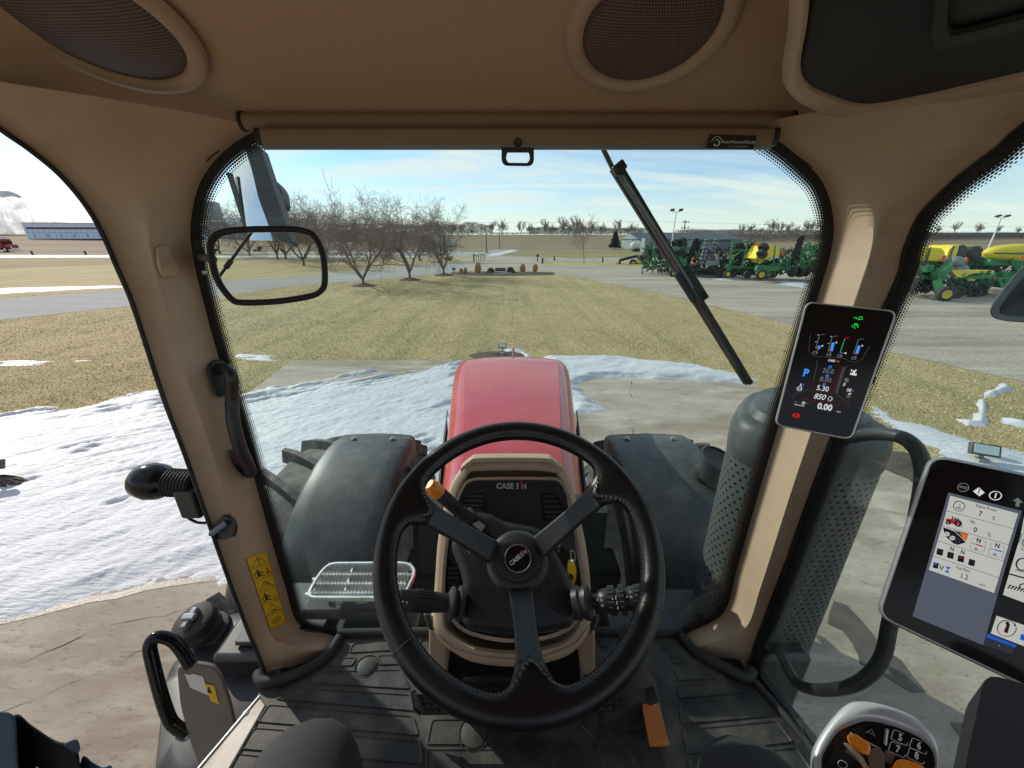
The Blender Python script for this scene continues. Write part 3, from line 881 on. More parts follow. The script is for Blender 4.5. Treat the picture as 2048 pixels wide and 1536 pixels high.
# ------------------------------------------------------------------ dry grass blades on the near lawn
def grass():
    rs = np.random.RandomState(5)
    n = 620000
    r = np.exp(rs.uniform(math.log(3.6), math.log(34), n))
    th = rs.uniform(R(-66), R(66), n)
    P = np.stack([r * np.sin(th), r * np.cos(th)], 1)
    keep = np.ones(n, bool)
    for poly, mrg in ((PAD, 0.0), (DRIVE, 0.05), (YARD, 0.1)):
        keep &= psd(P, poly) < -mrg
    for poly, rg in SNOW_POLYS[:6]:
        keep &= psd(P, poly) < rg * 0.12
    P = P[keep]; r = r[keep]; n = len(P)
    cl = fbm(P[:, 0] * 1.3, P[:, 1] * 1.3, 4, 3)
    k = rs.rand(n) < np.clip(0.6 + (cl - 0.5) * 1.2, 0.3, 1); P = P[k]; r = r[k]; n = len(P)
    h = rs.uniform(0.014, 0.038, n) * (0.7 + 0.6 * fbm(P[:, 0] * 2, P[:, 1] * 2, 3, 8)); w = rs.uniform(0.003, 0.0055, n) * (1 + r / 14)
    az = rs.uniform(0, 2 * math.pi, n); la = rs.uniform(0, 2 * math.pi, n); ll = rs.uniform(0.2, 1.5, n) * h
    dx = np.cos(az) * w; dy = np.sin(az) * w
    z0 = np.full(n, 0.003)
    A = np.stack([P[:, 0] - dx, P[:, 1] - dy, z0], 1); B = np.stack([P[:, 0] + dx, P[:, 1] + dy, z0], 1)
    C = np.stack([P[:, 0] + np.cos(la) * ll, P[:, 1] + np.sin(la) * ll, z0 + h], 1)
    vs = np.stack([A, B, C], 1).reshape(-1, 3)
    me = bpy.data.meshes.new('grass')
    me.vertices.add(3 * n); me.loops.add(3 * n); me.polygons.add(n)
    me.vertices.foreach_set('co', vs.astype(np.float32).ravel())
    me.loops.foreach_set('vertex_index', np.arange(3 * n, dtype=np.int32))
    me.polygons.foreach_set('loop_start', np.arange(0, 3 * n, 3, dtype=np.int32))
    me.polygons.foreach_set('loop_total', np.full(n, 3, dtype=np.int32))
    # each blade keeps its own tint: green blades gather in the greener parts of the lawn
    g = fbm(P[:, 0] * 0.22, P[:, 1] * 0.30, 4, 13); g2 = fbm(P[:, 0] * 1.8, P[:, 1] * 1.8, 3, 15)
    grn = (rs.rand(n) < np.clip((g - 0.46) * 2.2 + (g2 - 0.5) * 1.0 + 0.14, 0.03, 0.7))
    ca = np.array([0.62, 0.49, 0.28]); cb = np.array([0.33, 0.30, 0.13]); cc = np.array([0.44, 0.31, 0.17])
    col = np.where(grn[:, None], cb, np.where(rs.rand(n)[:, None] < 0.2, cc, ca)) * rs.uniform(0.82, 1.15, (n, 1))
    at_ = me.color_attributes.new('tint', 'FLOAT_COLOR', 'CORNER')
    c4 = np.concatenate([np.repeat(col, 3, 0), np.ones((3 * n, 1))], 1).astype(np.float32)
    at_.data.foreach_set('color', c4.ravel())
    me.update(); me.validate()
    m = bpy.data.materials.new('grass_blades'); m.use_nodes = True
    t = m.node_tree; p = PR(m)
    a = N(t, 'ShaderNodeVertexColor', layer_name='tint')
    L(t, a.outputs[0], p.inputs['Base Color']); p.inputs['Roughness'].default_value = 0.9; p.inputs['Specular IOR Level'].default_value = 0.15
    me.materials.append(m)
    o = bpy.data.objects.new('grass', me); COL.objects.link(o)
    tag(o, 'short dry winter grass of the lawn, straw coloured with green patches', None, None, 'stuff')
grass()

# ------------------------------------------------------------------ bare trees
def grow(mbt, mbc, p, d, ln, r, lv, rs, wig, up, nside, spread, kids, minr=0.004, first=0, droop=0.0):
    k = 5 if lv < 2 else 4
    pts = [V(p)]; rr = [r]
    d = V(d).normalized()
    for i in range(k):
        j = V((rs.gauss(0, 1), rs.gauss(0, 1), rs.gauss(0, 1))) * wig
        d = (d + j + V((0, 0, up * (0.5 if lv < 2 else 1)))).normalized()
        pts.append(pts[-1] + d * ln / k); rr.append(max(minr, r * (1 - 0.5 * (i + 1) / k)))
    (mbt if lv <= first else mbc).tube(pts, rr, max(3, nside - lv * 2), caps=False)
    if lv >= len(kids): return
    nb = kids[lv]
    for q in range(nb):
        t = 0.30 + 0.7 * (q + rs.random()) / nb
        i = min(int(t * k), k - 1); f = t * k - i
        b = pts[i].lerp(pts[i + 1], min(f, 1))
        dd = (pts[i + 1] - pts[i]).normalized()
        x, y, _ = frame_of(dd); a = rs.uniform(0, 2 * math.pi)
        sp = spread * rs.uniform(0.6, 1.35)
        nd = (dd * math.cos(sp) + (x * math.cos(a) + y * math.sin(a)) * math.sin(sp)).normalized()
        grow(mbt, mbc, b, nd, ln * rs.uniform(0.5, 0.8), max(minr, rr[i] * 0.62), lv + 1, rs, wig * 1.15, up, nside, spread, kids, minr, first, droop)
def tree_proto(name, seed, stems, h, kids, spread, wig, up, r0, crownmat, lean=0.5, ln=None, trunk_h=0.0, minr=0.006):
    rs = random.Random(seed)
    a, b = MB(), MB()
    base = V((0, 0, -0.05))
    if trunk_h:
        a.tube([base, V((0.02, 0, trunk_h * 0.5)), V((0, 0.02, trunk_h))], [r0 * 1.5, r0 * 1.15, r0 * 1.05], 8, caps=False)
        base = V((0, 0.02, trunk_h * 0.96))
    for i in range(stems):
        az = 2 * math.pi * (i + rs.random() * 0.5) / stems
        d = V((math.cos(az) * lean, math.sin(az) * lean, 1))
        grow(a, b, base, d, (ln or h * 0.62) * rs.uniform(0.85, 1.1), r0, 0, rs, wig, up, 8, spread, kids, minr)
    return a, b
def tree_thing(name, label, cat, loc, proto, trunkmat, crownmat, rz=0, sc=1.0, group=None):
    t = thing(name, label, cat, (0, 0, 0), group)
    proto[0].build('trunk', trunkmat, t, smooth=60, fix=False)
    proto[1].build('crown', crownmat, t, smooth=0, fix=False)
    t.location = loc; t.rotation_euler = (0, 0, rz); t.scale = (sc, sc, sc)
    return t
def mulch_ring(label, c, r, seed, flat=1.0, hk=1.0):
    rs = random.Random(seed); mb = MB()
    rows = []
    for i, (f, h) in enumerate(((0.02, 0.16), (0.35, 0.13), (0.7, 0.08), (1.0, -0.02))):
        rows.append([V((c[0] + math.cos(k * math.pi / 14) * r * f * (1 + rs.uniform(-.08, .08)), c[1] + math.sin(k * math.pi / 14) * r * f * flat * (1 + rs.uniform(-.08, .08)), h * hk * rs.uniform(0.7, 1.3))) for k in range(28)])
    mb.loft(rows, closed=True)
    o = mb.build('mulch', 'mulch', smooth=60)
    return tag(o, label, kind='stuff')
CR_A = tree_proto('a', 11, 4, 5.0, (5, 5, 5, 4), 0.78, 0.17, 0.012, 0.085, 'twig', lean=0.75, trunk_h=0.5, ln=3.0, minr=0.0075)
CR_B = tree_proto('b', 23, 4, 5.0, (5, 5, 5, 4), 0.74, 0.18, 0.015, 0.085, 'twig', lean=0.55, trunk_h=0.55, ln=2.9, minr=0.007)
def tfit(u, v, top):
    """where a trunk foot stands and how tall the tree is there"""
    p = gz(u, v); d = ray(u, top)
    s = (p - EYE).dot(FW)
    return p, 3.0 + s * d.z
trees = []
def ph(pr): return sorted(v.z for v in pr[1].v)[int(len(pr[1].v) * (.985 if pr in (CR_A, CR_B) else .80))]
p, h = tfit(728, 572, 402)
ta = tree_thing('crabapple_tree', 'bare multi-stemmed crabapple tree nearest the driveway, with a reddish haze of twigs', 'tree', p, CR_A, 'bark', 'twig_red', rz=2.2, sc=h / ph(CR_A), group='bare crabapple trees along the driveway')
mulch_ring('dark mulch ring under the nearest crabapple tree', p, 0.85, 1)
p, h = tfit(820, 560, 410)
tb = tree_thing('crabapple_tree', 'bare crabapple tree between the nearest one and the one by the ornamental grass bed', 'tree', p, CR_B, 'bark', 'twig', rz=0.4, sc=h / ph(CR_B), group='bare crabapple trees along the driveway')
mulch_ring('dark mulch ring under the middle crabapple tree', p, 0.9, 2)
p, h = tfit(888, 551, 418)
tcx = clone(tb, loc=p, rz=2.0, sc=h / ph(CR_B))
tag(tcx, 'bare spreading crabapple tree nearest to the ornamental grass bed', group='bare crabapple trees along the driveway')
mulch_ring('dark mulch ring under the crabapple tree by the flower bed', p, 0.95, 3)
for (u, v, top, rz, lab, src) in ((608, 531, 398, 1.0, 'bare crabapple tree beyond the driveway with a strongly leaning low branch', ta),
                             (767, 528, 440, 0.2, 'small bare tree beyond the driveway between two nearer crabapples', tb),
                             (556, 519, 400, 4.0, 'bare tree beyond the driveway behind the outside mirror', tb),
                             (572, 518, 405, 5.0, 'bare tree beyond the driveway just right of the outside mirror', ta),
                             (655, 517, 408, 0.7, 'bare tree beyond the driveway right of the leaning one', tb),
                             (500, 512, 405, 3.3, 'bare tree beyond the driveway seen through the pane of the black frame', ta),
                             (440, 508, 400, 1.3, 'bare tree beyond the driveway at the left edge of the windshield', tb),
                             (840, 522, 428, 2.9, 'bare tree beyond the driveway behind the middle crabapple', ta),
                             (702, 512, 410, 5.6, 'bare tree farthest back behind the nearest crabapple', ta)):
    p, h = tfit(u, v, top)
    c = clone(src, loc=p, rz=rz, sc=h / ph(CR_A if src is ta else CR_B))
    for k_ in c.children:
        if k_.name.startswith('crown'): k_.material_slots[0].link = 'OBJECT'; k_.material_slots[0].material = MATS['twig']
    tag(c, lab, 'tree', 'bare trees beyond the driveway')
SM = tree_proto('c', 31, 1, 6.0, (7, 5, 4, 3), 0.75, 0.08, 0.05, 0.07, 'twig', lean=0.02, ln=5.0, minr=0.012)
p, h = tfit(1168, 526, 452)
tree_thing('bare_tree', 'single young bare tree on the grass island behind the fence posts', 'tree', p, SM, 'bark', 'twig', rz=1, sc=h / ph(SM))
# far trees on the skyline
FT = tree_proto('d', 41, 1, 10, (8, 5, 4), 0.6, 0.07, 0.08, 0.26, 'far_twig', lean=0.02, ln=8.0, minr=0.11)
FT2 = tree_proto('e', 43, 2, 10, (7, 5, 4), 0.7, 0.09, 0.06, 0.26, 'far_twig', lean=0.15, ln=7.6, minr=0.11)
first = None
rs = random.Random(77)
sky_trees = [(985, 454), (1043, 458), (1060, 461), (1090, 454), (1103, 457), (1125, 453), (1137, 455), (1150, 451), (1160, 453), (1183, 456), (1203, 456), (1232, 455), (1262, 456),
             (1480, 462), (1500, 460), (1520, 463), (1540, 457), (1556, 460), (1575, 458), (1590, 462), (1608, 455), (1625, 458), (1644, 456), (1830, 452), (1870, 455), (1905, 452), (1950, 452), (1990, 458), (2030, 456), (2100, 455),
             (905, 461), (925, 463), (945, 464), (880, 462)]
for i, (u, top) in enumerate(sky_trees):
    s = rs.uniform(300, 380)
    d = ray(u, 474); p = EYE + d * s
    gzv = terrain(p.x, p.y)
    hh = ((3.0 + s * ray(u, top - 8).z) - gzv) * rs.uniform(.75, 1.15) * (.7 if u > 1700 else 1)
    lab = f'bare tree on the far skyline, {"well left of" if u < 980 else "just left of" if u < 1100 else "behind" if u < 1300 else "right of" if u < 1700 else "far right of"} the grey shed line'
    if first is None:
        first = tree_thing('far_tree', lab, 'tree', (p.x, p.y, gzv - 0.1), FT, 'far_twig', 'far_twig', sc=hh / ph(FT), group='bare trees on the far skyline')
        far2 = tree_thing('far_tree', lab, 'tree', (p.x + 9, p.y, gzv - 0.1), FT2, 'far_twig', 'far_twig', sc=hh / ph(FT2), group='bare trees on the far skyline')
    else:
        c = clone(first if i % 2 else far2, loc=(p.x, p.y, gzv - 0.1), rz=rs.uniform(0, 6), sc=hh / ph(FT))
        tag(c, 'bare tree on the far skyline above the brown field', 'tree', 'bare trees on the far skyline')
for o in (first, far2): o['label'] = 'bare tree on the far skyline above the brown field'
# far woods: masses of fine branches
def wood(label, u0, u1, s, top, n, seed, dens=1.0, low=0.35, mat='far_twig', wd=22):
    rs = np.random.RandomState(seed)
    a = gy_line(u0, s); b = gy_line(u1, s)
    ts = rs.rand(n); dep = rs.uniform(0, wd, n)
    X = a.x + (b.x - a.x) * ts; Y = a.y + (b.y - a.y) * ts + dep
    hmax = 3.0 + s * ray(1024, top).z
    g0 = np.array([terrain(x, y) for x, y in zip(X, Y)])
    env = (0.75 + 0.6 * fbm(ts * abs(u1 - u0) * 0.05, ts * 0, 4, seed)) * (hmax - g0)
    z = g0 + env * rs.rand(n) ** 0.8
    ln = rs.uniform(0.8, 2.6, n) * dens; w = rs.uniform(0.05, 0.16, n) * dens
    dx = rs.normal(0, 0.35, n) * ln; dz = ln * rs.uniform(0.5, 1, n); dy = rs.normal(0, .3, n) * ln
    A = np.stack([X - w, Y, z], 1); B = np.stack([X + w, Y, z], 1); C = np.stack([X + dx, Y + dy, z + dz], 1)
    vs = np.stack([A, B, C], 1).reshape(-1, 3)
    mb = bpy.data.meshes.new('distant_wood')
    mb.from_pydata(vs.tolist(), [], np.arange(3 * n).reshape(-1, 3).tolist())
    mb.materials.append(MATS[mat])
    o = bpy.data.objects.new('distant_wood', mb); COL.objects.link(o)
    tag(o, label, kind='stuff')
def gy_line(u, s):
    d = ray(u, 474); return EYE + d * s
wood('low hazy wood on the left skyline behind the driveway trees', 640, 985, 330, 450, 15000, 1)
wood('thin far hedge line in the middle of the skyline', 985, 1075, 400, 466, 700, 2)
wood('belt of bare wood behind the brown field', 1060, 1300, 345, 457, 9000, 3)
wood('belt of bare wood behind the parked implements', 1380, 1720, 175, 462, 17000, 4, dens=.6)
wood('brown wooded ridge behind the yellow planter tanks', 1700, 2500, 160, 468, 34000, 5, dens=.6)
def hill(label, u0, u1, s, top, seed):
    rs_ = random.Random(seed); mb = MB(); rows = []
    n = 60
    pts = []
    for k in range(n + 1):
        u = u0 + (u1 - u0) * k / n
        p = gy_line(u, s); t = k / n
        hh = (3.0 + s * ray(u, top).z) * (math.sin(math.pi * min(t * 3, 1, (1 - t) * 3) / 2)) * (0.85 + 0.2 * noise.noise(V((k * 0.3, seed, 0))))
        pts.append((p, max(hh, 0.5)))
    for f, g in ((-40, -1.0), (0, 0.75), (30, 1.0), (80, 0.9), (160, -1)):
        rows.append([V((p.x, p.y + f, h * g if g > 0 else -2)) for p, h in pts])
    mb.loft(rows)
    tag(mb.build('wooded_hill', 'hill', smooth=80), label, kind='structure')
hill('brown wooded ridge', 1500, 2500, 420, 462, 2)
hill('low wooded rise', 560, 960, 420, 462, 5)

# spruce
def spruce(u, v, top, label):
    p, h = tfit(u, v, top)
    t = thing('spruce_tree', label, 'tree', p)
    mb = MB(); mb.tube([p + V((0, 0, -.1)), p + V((0, 0, h * 0.98))], [h * 0.025, 0.02], 7); mb.build('trunk', 'bark', t)
    rs = random.Random(4); mb = MB()
    for i in range(520):
        f = (i + rs.random()) / 520
        z = h * (0.14 + 0.84 * f); rad = h * 0.40 * (1 - f) ** 0.85 * rs.uniform(0.7, 1.1) + 0.1
        a = rs.uniform(0, 6.283)
        b0 = p + V((0, 0, z)); e = b0 + V((math.cos(a) * rad, math.sin(a) * rad, -rad * 0.18 + rad * rad * 0.03))
        sd = V((-math.sin(a), math.cos(a), 0)) * (0.16 + rad * 0.12)
        m_ = b0.lerp(e, 0.65)
        mb.add([b0, m_ + sd, e, m_ - sd + V((0, 0, -.08))], [(0, 1, 2, 3)])
        for q in range(3):
            c = b0.lerp(e, rs.uniform(.4, 1)); r_ = rs.uniform(.12, .3)
            mb.add([c, c + V((rs.uniform(-r_, r_), rs.uniform(-r_, r_), -r_)), c + V((rs.uniform(-r_, r_), rs.uniform(-r_, r_), r_ * .4))], [(0, 1, 2)])
    mb.build('crown', 'spruce', t, smooth=0, fix=False)
spruce(1229, 499, 461, 'dark spruce tree standing alone left of the grey shed')

# ornamental grass tufts, shrubs, flower bed
def tuft(u, v, top, wpx, label, proto=[None]):
    p, h = tfit(u, v, top); s = (p - EYE).dot(FW); w = wpx / FPX * s
    rs = random.Random(int(u)); mb = MB()
    for i in range(260):
        a = rs.uniform(0, 6.28); r0 = rs.uniform(0, .22) * w; r1 = r0 + rs.uniform(0.02, .38) * w
        hh = h * rs.uniform(.55, 1.02); lean = V((0.09 * h, 0, 0))
        b = p + V((math.cos(a) * r0, math.sin(a) * r0, 0)); m_ = p + V((math.cos(a) * r1, math.sin(a) * r1, hh * .6)) + lean * .5; e = p + V((math.cos(a) * r1 * rs.uniform(.5, 1.1), math.sin(a) * r1, hh)) + lean
        q = V((-math.sin(a), math.cos(a), 0)) * 0.018 * (s / 25)
        mb.add([b - q, b + q, m_ + q * 1.4, m_ - q * 1.4, e], [(0, 1, 2, 3), (3, 2, 4)])
    o = mb.build('ornamental_grass', 'straw', smooth=0, fix=False)
    tag(o, label, 'plant', 'tufts of tall dry ornamental grass in the flower bed')
tuft(955, 549, 523, 14, 'tallest dry ornamental grass tuft left of the brown stone bench')
tuft(922, 549, 535, 8, 'short dry grass tuft, leftmost of the flower bed')
tuft(930.5, 549, 534, 8, 'short dry grass tuft beside the leftmost one')
tuft(1044, 547, 526, 12, 'dry ornamental grass tuft just right of the round shrubs')
tuft(1069, 547, 526, 11, 'dry ornamental grass tuft at the right end of the flower bed')
def shrub(u, v, top, wpx, label):
    p, h = tfit(u, v, top); s = (p - EYE).dot(FW); w = wpx / FPX * s / 2
    rs = random.Random(int(u)); mb = MB()
    for i in range(900):
        a = rs.uniform(0, 6.28); f = rs.random() ** .4; z = rs.random()
        rr = w * f * math.sqrt(max(0.05, 1 - (z * 0.95) ** 2))
        c = p + V((math.cos(a) * rr, math.sin(a) * rr, z * h))
        q = 0.07
        mb.add([c + V((rs.uniform(-q, q), rs.uniform(-q, q), rs.uniform(-q, q))) for _ in range(3)], [(0, 1, 2)])
    tag(mb.build('shrub', 'shrub', smooth=0, fix=False), label, 'shrub', 'round evergreen shrubs beside the stone bench')
shrub(982, 548, 536, 17, 'round green shrub left of the brown stone bench')
shrub(1021, 548, 535, 19, 'round green shrub right of the brown stone bench')
bedp = wob(gpoly([(900, 545), (1000, 544), (1110, 546), (1110, 550), (1000, 552.5), (920, 551), (900, 549)]), 0.12, 0.5, 4)
mb = MB(); c0 = sum((p for p in bedp), V()) / len(bedp)
mb.loft([[V((p.x, p.y, 0.0)) for p in bedp], [V((c0.x + (p.x - c0.x) * .93, c0.y + (p.y - c0.y) * .85, .10)) for p in bedp], [V((c0.x + (p.x - c0.x) * .3, c0.y + (p.y - c0.y) * .3, .13)) for p in bedp]], closed=True)
tag(mb.build('flower_bed', 'mulch', smooth=60), 'long flower bed of dark mulch at the lawn edge', kind='structure')
# brown stone bench on a pale slab
p = gz(1001, 547); s = (p - EYE).dot(FW)
t = thing('stone_bench', 'low brown stone block on a pale slab between the two round shrubs', 'bench', p)
k = s / FPX
MB().box(p + V((0, 0, .28)), (21 * k, .35, .42)).build('backrest', 'brown_stone', t, bevel=.02)
MB().box(p + V((0, -.35, .10)), (30 * k, .9, .2)).build('slab', 'stone', t, bevel=.02)
MB().box(p + V((14 * k, -.9, .09)), (16 * k, .35, .18)).build('foot_slab', 'stone', t, bevel=.02)
p = gz(908, 548)
t = thing('plant_marker', 'small grey marker sign at the left end of the flower bed', 'sign', p)
MB().box(p + V((0, 0, .42)), (.34, .04, .22)).build('plate', 'shed_wall', t)
MB().box(p + V((0, 0, .16)), (.07, .05, .32)).build('post', 'lamp_dark', t)
# rope fence posts, mailbox, handrail gate
first = None
def post(u, v, top, label, w=.14):
    p, h = tfit(u, v, top); s = (p - EYE).dot(FW)
    t = MB().box(p + V((0, 0, h / 2)), (w, w, h), taper=.9).build('fence_post', 'wood_post', bevel=.01)
    return tag(t, label, 'fence post', 'dark timber posts of the rope fence')
post(1085, 527, 515.5, 'stout dark fence post nearest the mailbox', .22)
post(1108.5, 521, 513, 'dark fence post second from the mailbox, behind the nearest one', .2)
post(1205, 525, 513.5, 'dark fence post right of the single young tree', .15)
post(1300, 524, 514, 'dark fence post in front of the loader bucket')
pa, pb, pc = gz(1085, 527, 0), gz(1108.5, 521, 0), gz(1205, 525, 0)
mb = MB()
for a, b in ((pa, pb), (pb, pc)):
    pts = [a.lerp(b, k / 10) + V((0, 0, .62 - .16 * math.sin(math.pi * k / 10))) for k in range(11)]
    mb.tube(pts, .02, 5)
tag(mb.build('fence_rope', 'wood_post'), 'sagging rope strung between the dark fence posts', 'rope')
p, h = tfit(1075, 523, 509.5)
t = thing('mailbox', 'black mailbox on a post beside the fence at the driveway entrance', 'mailbox', p)
MB().box(p + V((0, 0, h * .38)), (.12, .12, h * .76)).build('post', 'wood_post', t)
mb = MB(); prof = [(-.17, 0), (-.17, .14), (-.12, .24), (0, .28), (.12, .24), (.17, .14), (.17, 0)]
mb.prism([p + V((x, -.28, h * .76 + z)) for x, z in prof], (0, .56, 0)); mb.build('box', 'black_matte', t)
p0 = gz(948, 524); p1 = gz(970, 521)
t = thing('entrance_railing', 'low dark railing at the left side of the driveway entrance', 'railing', p0)
for i in range(6):
    q = p0.lerp(p1, i / 5); MB().box(q + V((0, 0, .42 if i else .5)), (.16 if i == 0 else .07, .07, .84 if i else 1.0)).build('post', 'wood_post', t)
MB().beam(p0 + V((0, 0, .8)), p1 + V((0, 0, .8)), .07).build('rail', 'wood_post', t)
# grass clump at the road corner + green marker post
tuft(897, 521, 511, 22, 'broad reddish dry grass clump beyond the driveway near the railing')
p, h = tfit(890, 511, 461)
t = thing('marker_post', 'tall slim post with green foot and white top seen between branches', 'post', p)
MB().cyl(p, p + V((0, 0, h * .8)), .22, 8).build('pole', 'green_dark', t)
MB().box(p + V((-.3, 0, h * .72)), (.35, .1, h * .4)).build('white_sleeve', 'pole_white', t)

# poles
def pole(kind, u, v, top, label, w, s=None, mat='pole_white', group=None):
    if s is None:
        p, h = tfit(u, v, top)
    else:
        d = ray(u, v); p = EYE + d * s; h = 3.0 + s * ray(u, top).z - 0; p = V((p.x, p.y, 0))
    t = thing(kind, label, 'street lamp' if 'lamp' in kind else 'utility pole', p, group)
    return t, p, h
for (u, base, top, s_, lab) in ((1353, 500, 420, 62, 'white yard light pole with two flood lamps behind the parked implements, middle'),
                              (2004, 492, 432, 58, 'white yard light pole with two flood lamps seen through the right window')):
    d = ray(u, top); ptop = EYE + d * s_; h = ptop.z; p = V((ptop.x, ptop.y, 0))
    t = thing('yard_light', lab, 'light pole', p, 'twin flood light poles of the yard')
    MB().tube([p, p + V((0, 0, h - .25))], [.13, .075], 8).build('pole', 'pole_white', t)
    r_ = RT
    MB().tube([p + V((-.62, 0, h - .12)), p + V((-.5, 0, h - .28)), p + V((.5, 0, h - .28)), p + V((.62, 0, h - .12))], .04, 6).build('crossarm', 'pole_white', t)
    for sx in (-1, 1):
        MB().box(p + V((sx * .68, -.1, h)), (.62, .5, .22), (V((1, 0, 0)), V((0, .9, -.42)), V((0, .42, .9)))).build('flood_lamp', 'lamp_dark', t, bevel=.03)
s_ = 88
d = ray(1371, 440); ptop = EYE + d * s_; p = V((ptop.x, ptop.y, 0)); h = ptop.z
t = thing('utility_pole', 'wooden utility pole with crossarms and insulators behind the shed', 'utility pole', p)
MB().tube([p, p + V((0, 0, h))], [.17, .11], 8).build('pole', 'pole_wood', t)
for dz, w in ((.5, 1.6), (1.7, 2.0), (4.6, 1.2)):
    MB().box(p + V((.2 if dz < 2 else -.4, 0, h - dz)), (w, .12, .14)).build('crossarm', 'pole_wood', t)
    mb = MB()
    for k in range(3): mb.cyl(p + V((.2 - w / 2 + .2 + k * (w - .4) / 2 if dz < 2 else -.4 - w / 2 + k * w / 2, 0, h - dz + .07)), p + V((.2 - w / 2 + .2 + k * (w - .4) / 2 if dz < 2 else -.4 - w / 2 + k * w / 2, 0, h - dz + .35)), .07, 6)
    mb.build('insulator', 'lamp_dark', t)
MB().cyl(p + V((-.55, 0, h - 5.2)), p + V((-.55, 0, h - 4.3)), .24, 10).build('transformer', 'steel_grey', t)
for (u, base, top, s_, lab) in ((972, 511, 456, 76, 'dark slim street lamp pole by the road that leads away, nearer one'), (999, 498, 460, 105, 'dark slim street lamp pole by the road that leads away, farther one')):
    d = ray(u, top); ptop = EYE + d * s_; h = ptop.z; p = V((ptop.x, ptop.y, 0))
    t = thing('street_lamp', lab, 'street lamp', p, 'slim street lamps by the road')
    MB().tube([p, p + V((0, 0, h))], [.12, .07], 6).build('pole', 'pole_dark', t)
    MB().tube([p + V((0, 0, h - .05)), p + V((-.7, 0, h))], .05, 5).build('arm', 'pole_dark', t)
    MB().box(p + V((-.85, 0, h - .02)), (.5, .3, .12)).build('lamp_head', 'lamp_dark', t)
    MB().cyl(p, p + V((0, 0, .7)), .28, 8).build('base', 'stone', t)
# power line
a = EYE + ray(560, 436) * 190; b = EYE + ray(1300, 443) * 190; c = EYE + ray(2300, 452) * 190
mb = MB(); mb.tube([a.lerp(b, k / 14) - V((0, 0, 1.2 * math.sin(math.pi * k / 14))) for k in range(15)], .035, 4)
mb.tube([b.lerp(c, k / 14) - V((0, 0, 1.2 * math.sin(math.pi * k / 14))) for k in range(15)], .035, 4)
tag(mb.build('power_line', 'lamp_dark'), 'thin overhead power line crossing the sky above the brown field', 'power line')

# ------------------------------------------------------------------ far buildings
def building(name, label, a, b, depth, eave, ridge, wall, roof, ridge_along=True, stripe=None):
    """a, b: front corners on the ground"""
    a = V(a); b = V(b); x = (b - a).normalized(); y = V((-x.y, x.x, 0))
    if y.dot(a) < 0: y = -y
    ln = (b - a).length; Z = V((0, 0, 1))
    t = thing(name, label, 'building', a)
    c = (a + b) / 2 + y * depth / 2
    MB().box(c + Z * eave / 2, (ln, depth, eave), (x, y, Z)).build('wall', wall, t, smooth=0)
    if ridge > eave:
        mb = MB()
        o = .3
        A = [a - x * o - y * o + Z * eave, a - x * o + y * (depth / 2) + Z * ridge, a - x * o + y * (depth + o) + Z * eave]
        mb.prism(A, x * (ln + 2 * o)); mb.build('roof', roof, t, smooth=0)
        g = MB(); g.prism([a - x * (o + .02) + Z * (eave + .0) + y * 0.1, a - x * (o + .02) + y * (depth / 2) + Z * (ridge - .25), a - x * (o + .02) + y * (depth - .1) + Z * eave], -x * .04); g.build('gable', wall, t, smooth=0)
    else:
        MB().box(c + Z * (eave + .15), (ln + .3, depth + .3, .3), (x, y, Z)).build('roof', roof, t, smooth=0)
    return t, a, x, y, ln
# grey shed: gable end at the left, long side to the right
a = gz(1271, 499); b = gz(1500, 497)
s_ = 96
A = EYE + ray(1279, 480) * s_; A.z = 0; B = EYE + ray(1482, 480) * 97; B.z = 0
t, a, x, y, ln = building('grey_shed', 'long grey metal shed with dark pitched roof behind the parked implements', A, B, 14, 2.5, 4.15, 'shed_wall', 'shed_roof')
for k in range(34):
    MB().box(a + x * (.4 + k * (ln - .8) / 33) - y * .03 + V((0, 0, 1.25)), (.05, .05, 2.46), (x, y, V((0, 0, 1)))).build('rib', 'shed_wall', t, smooth=0)
MB().box(a - x * .05 + y * 7 + V((0, 0, 1.25)), (.08, 3.4, 2.4), (x, y, V((0, 0, 1)))).build('door', 'shed_wall', t, smooth=0)
MB().box(a + x * ln * .55 - y * .04 + V((0, 0, 1.15)), (3.2, .06, 2.25), (x, y, V((0, 0, 1)))).build('door', 'ware_grey', t, smooth=0)
p = EYE + ray(1305, 480) * 74; p.z = 0
t = thing('white_container', 'pale site container in front of the grey shed', 'container', p)
MB().box(p + V((0, 0, 1.5)), (3.6, 2.4, 2.6)).build('body', 'shed_wall', t, bevel=.04)
MB().box(p + V((0, 0, .1)), (3.0, 2.0, .2)).build('skid', 'lamp_dark', t)
for u in (1270, 1279):
    p = EYE + ray(u, 480) * 84; p.z = 0
    t = thing('storage_tank', 'round white storage tank beside the shed gable, ' + ('left one of the pair' if u < 1275 else 'right one of the pair'), 'tank', p, 'pair of round white tanks')
    MB().lathe([(0, 2.1), (.5, 2.0), (.8, 1.7), (.86, 1.3), (.8, .9), (.5, .6), (0, .5)], p, (0, 0, 1), 20).build('shell', 'tank_white', t)
    MB().cyl(p, p + V((0, 0, .7)), .5, 8).build('stand', 'lamp_dark', t)
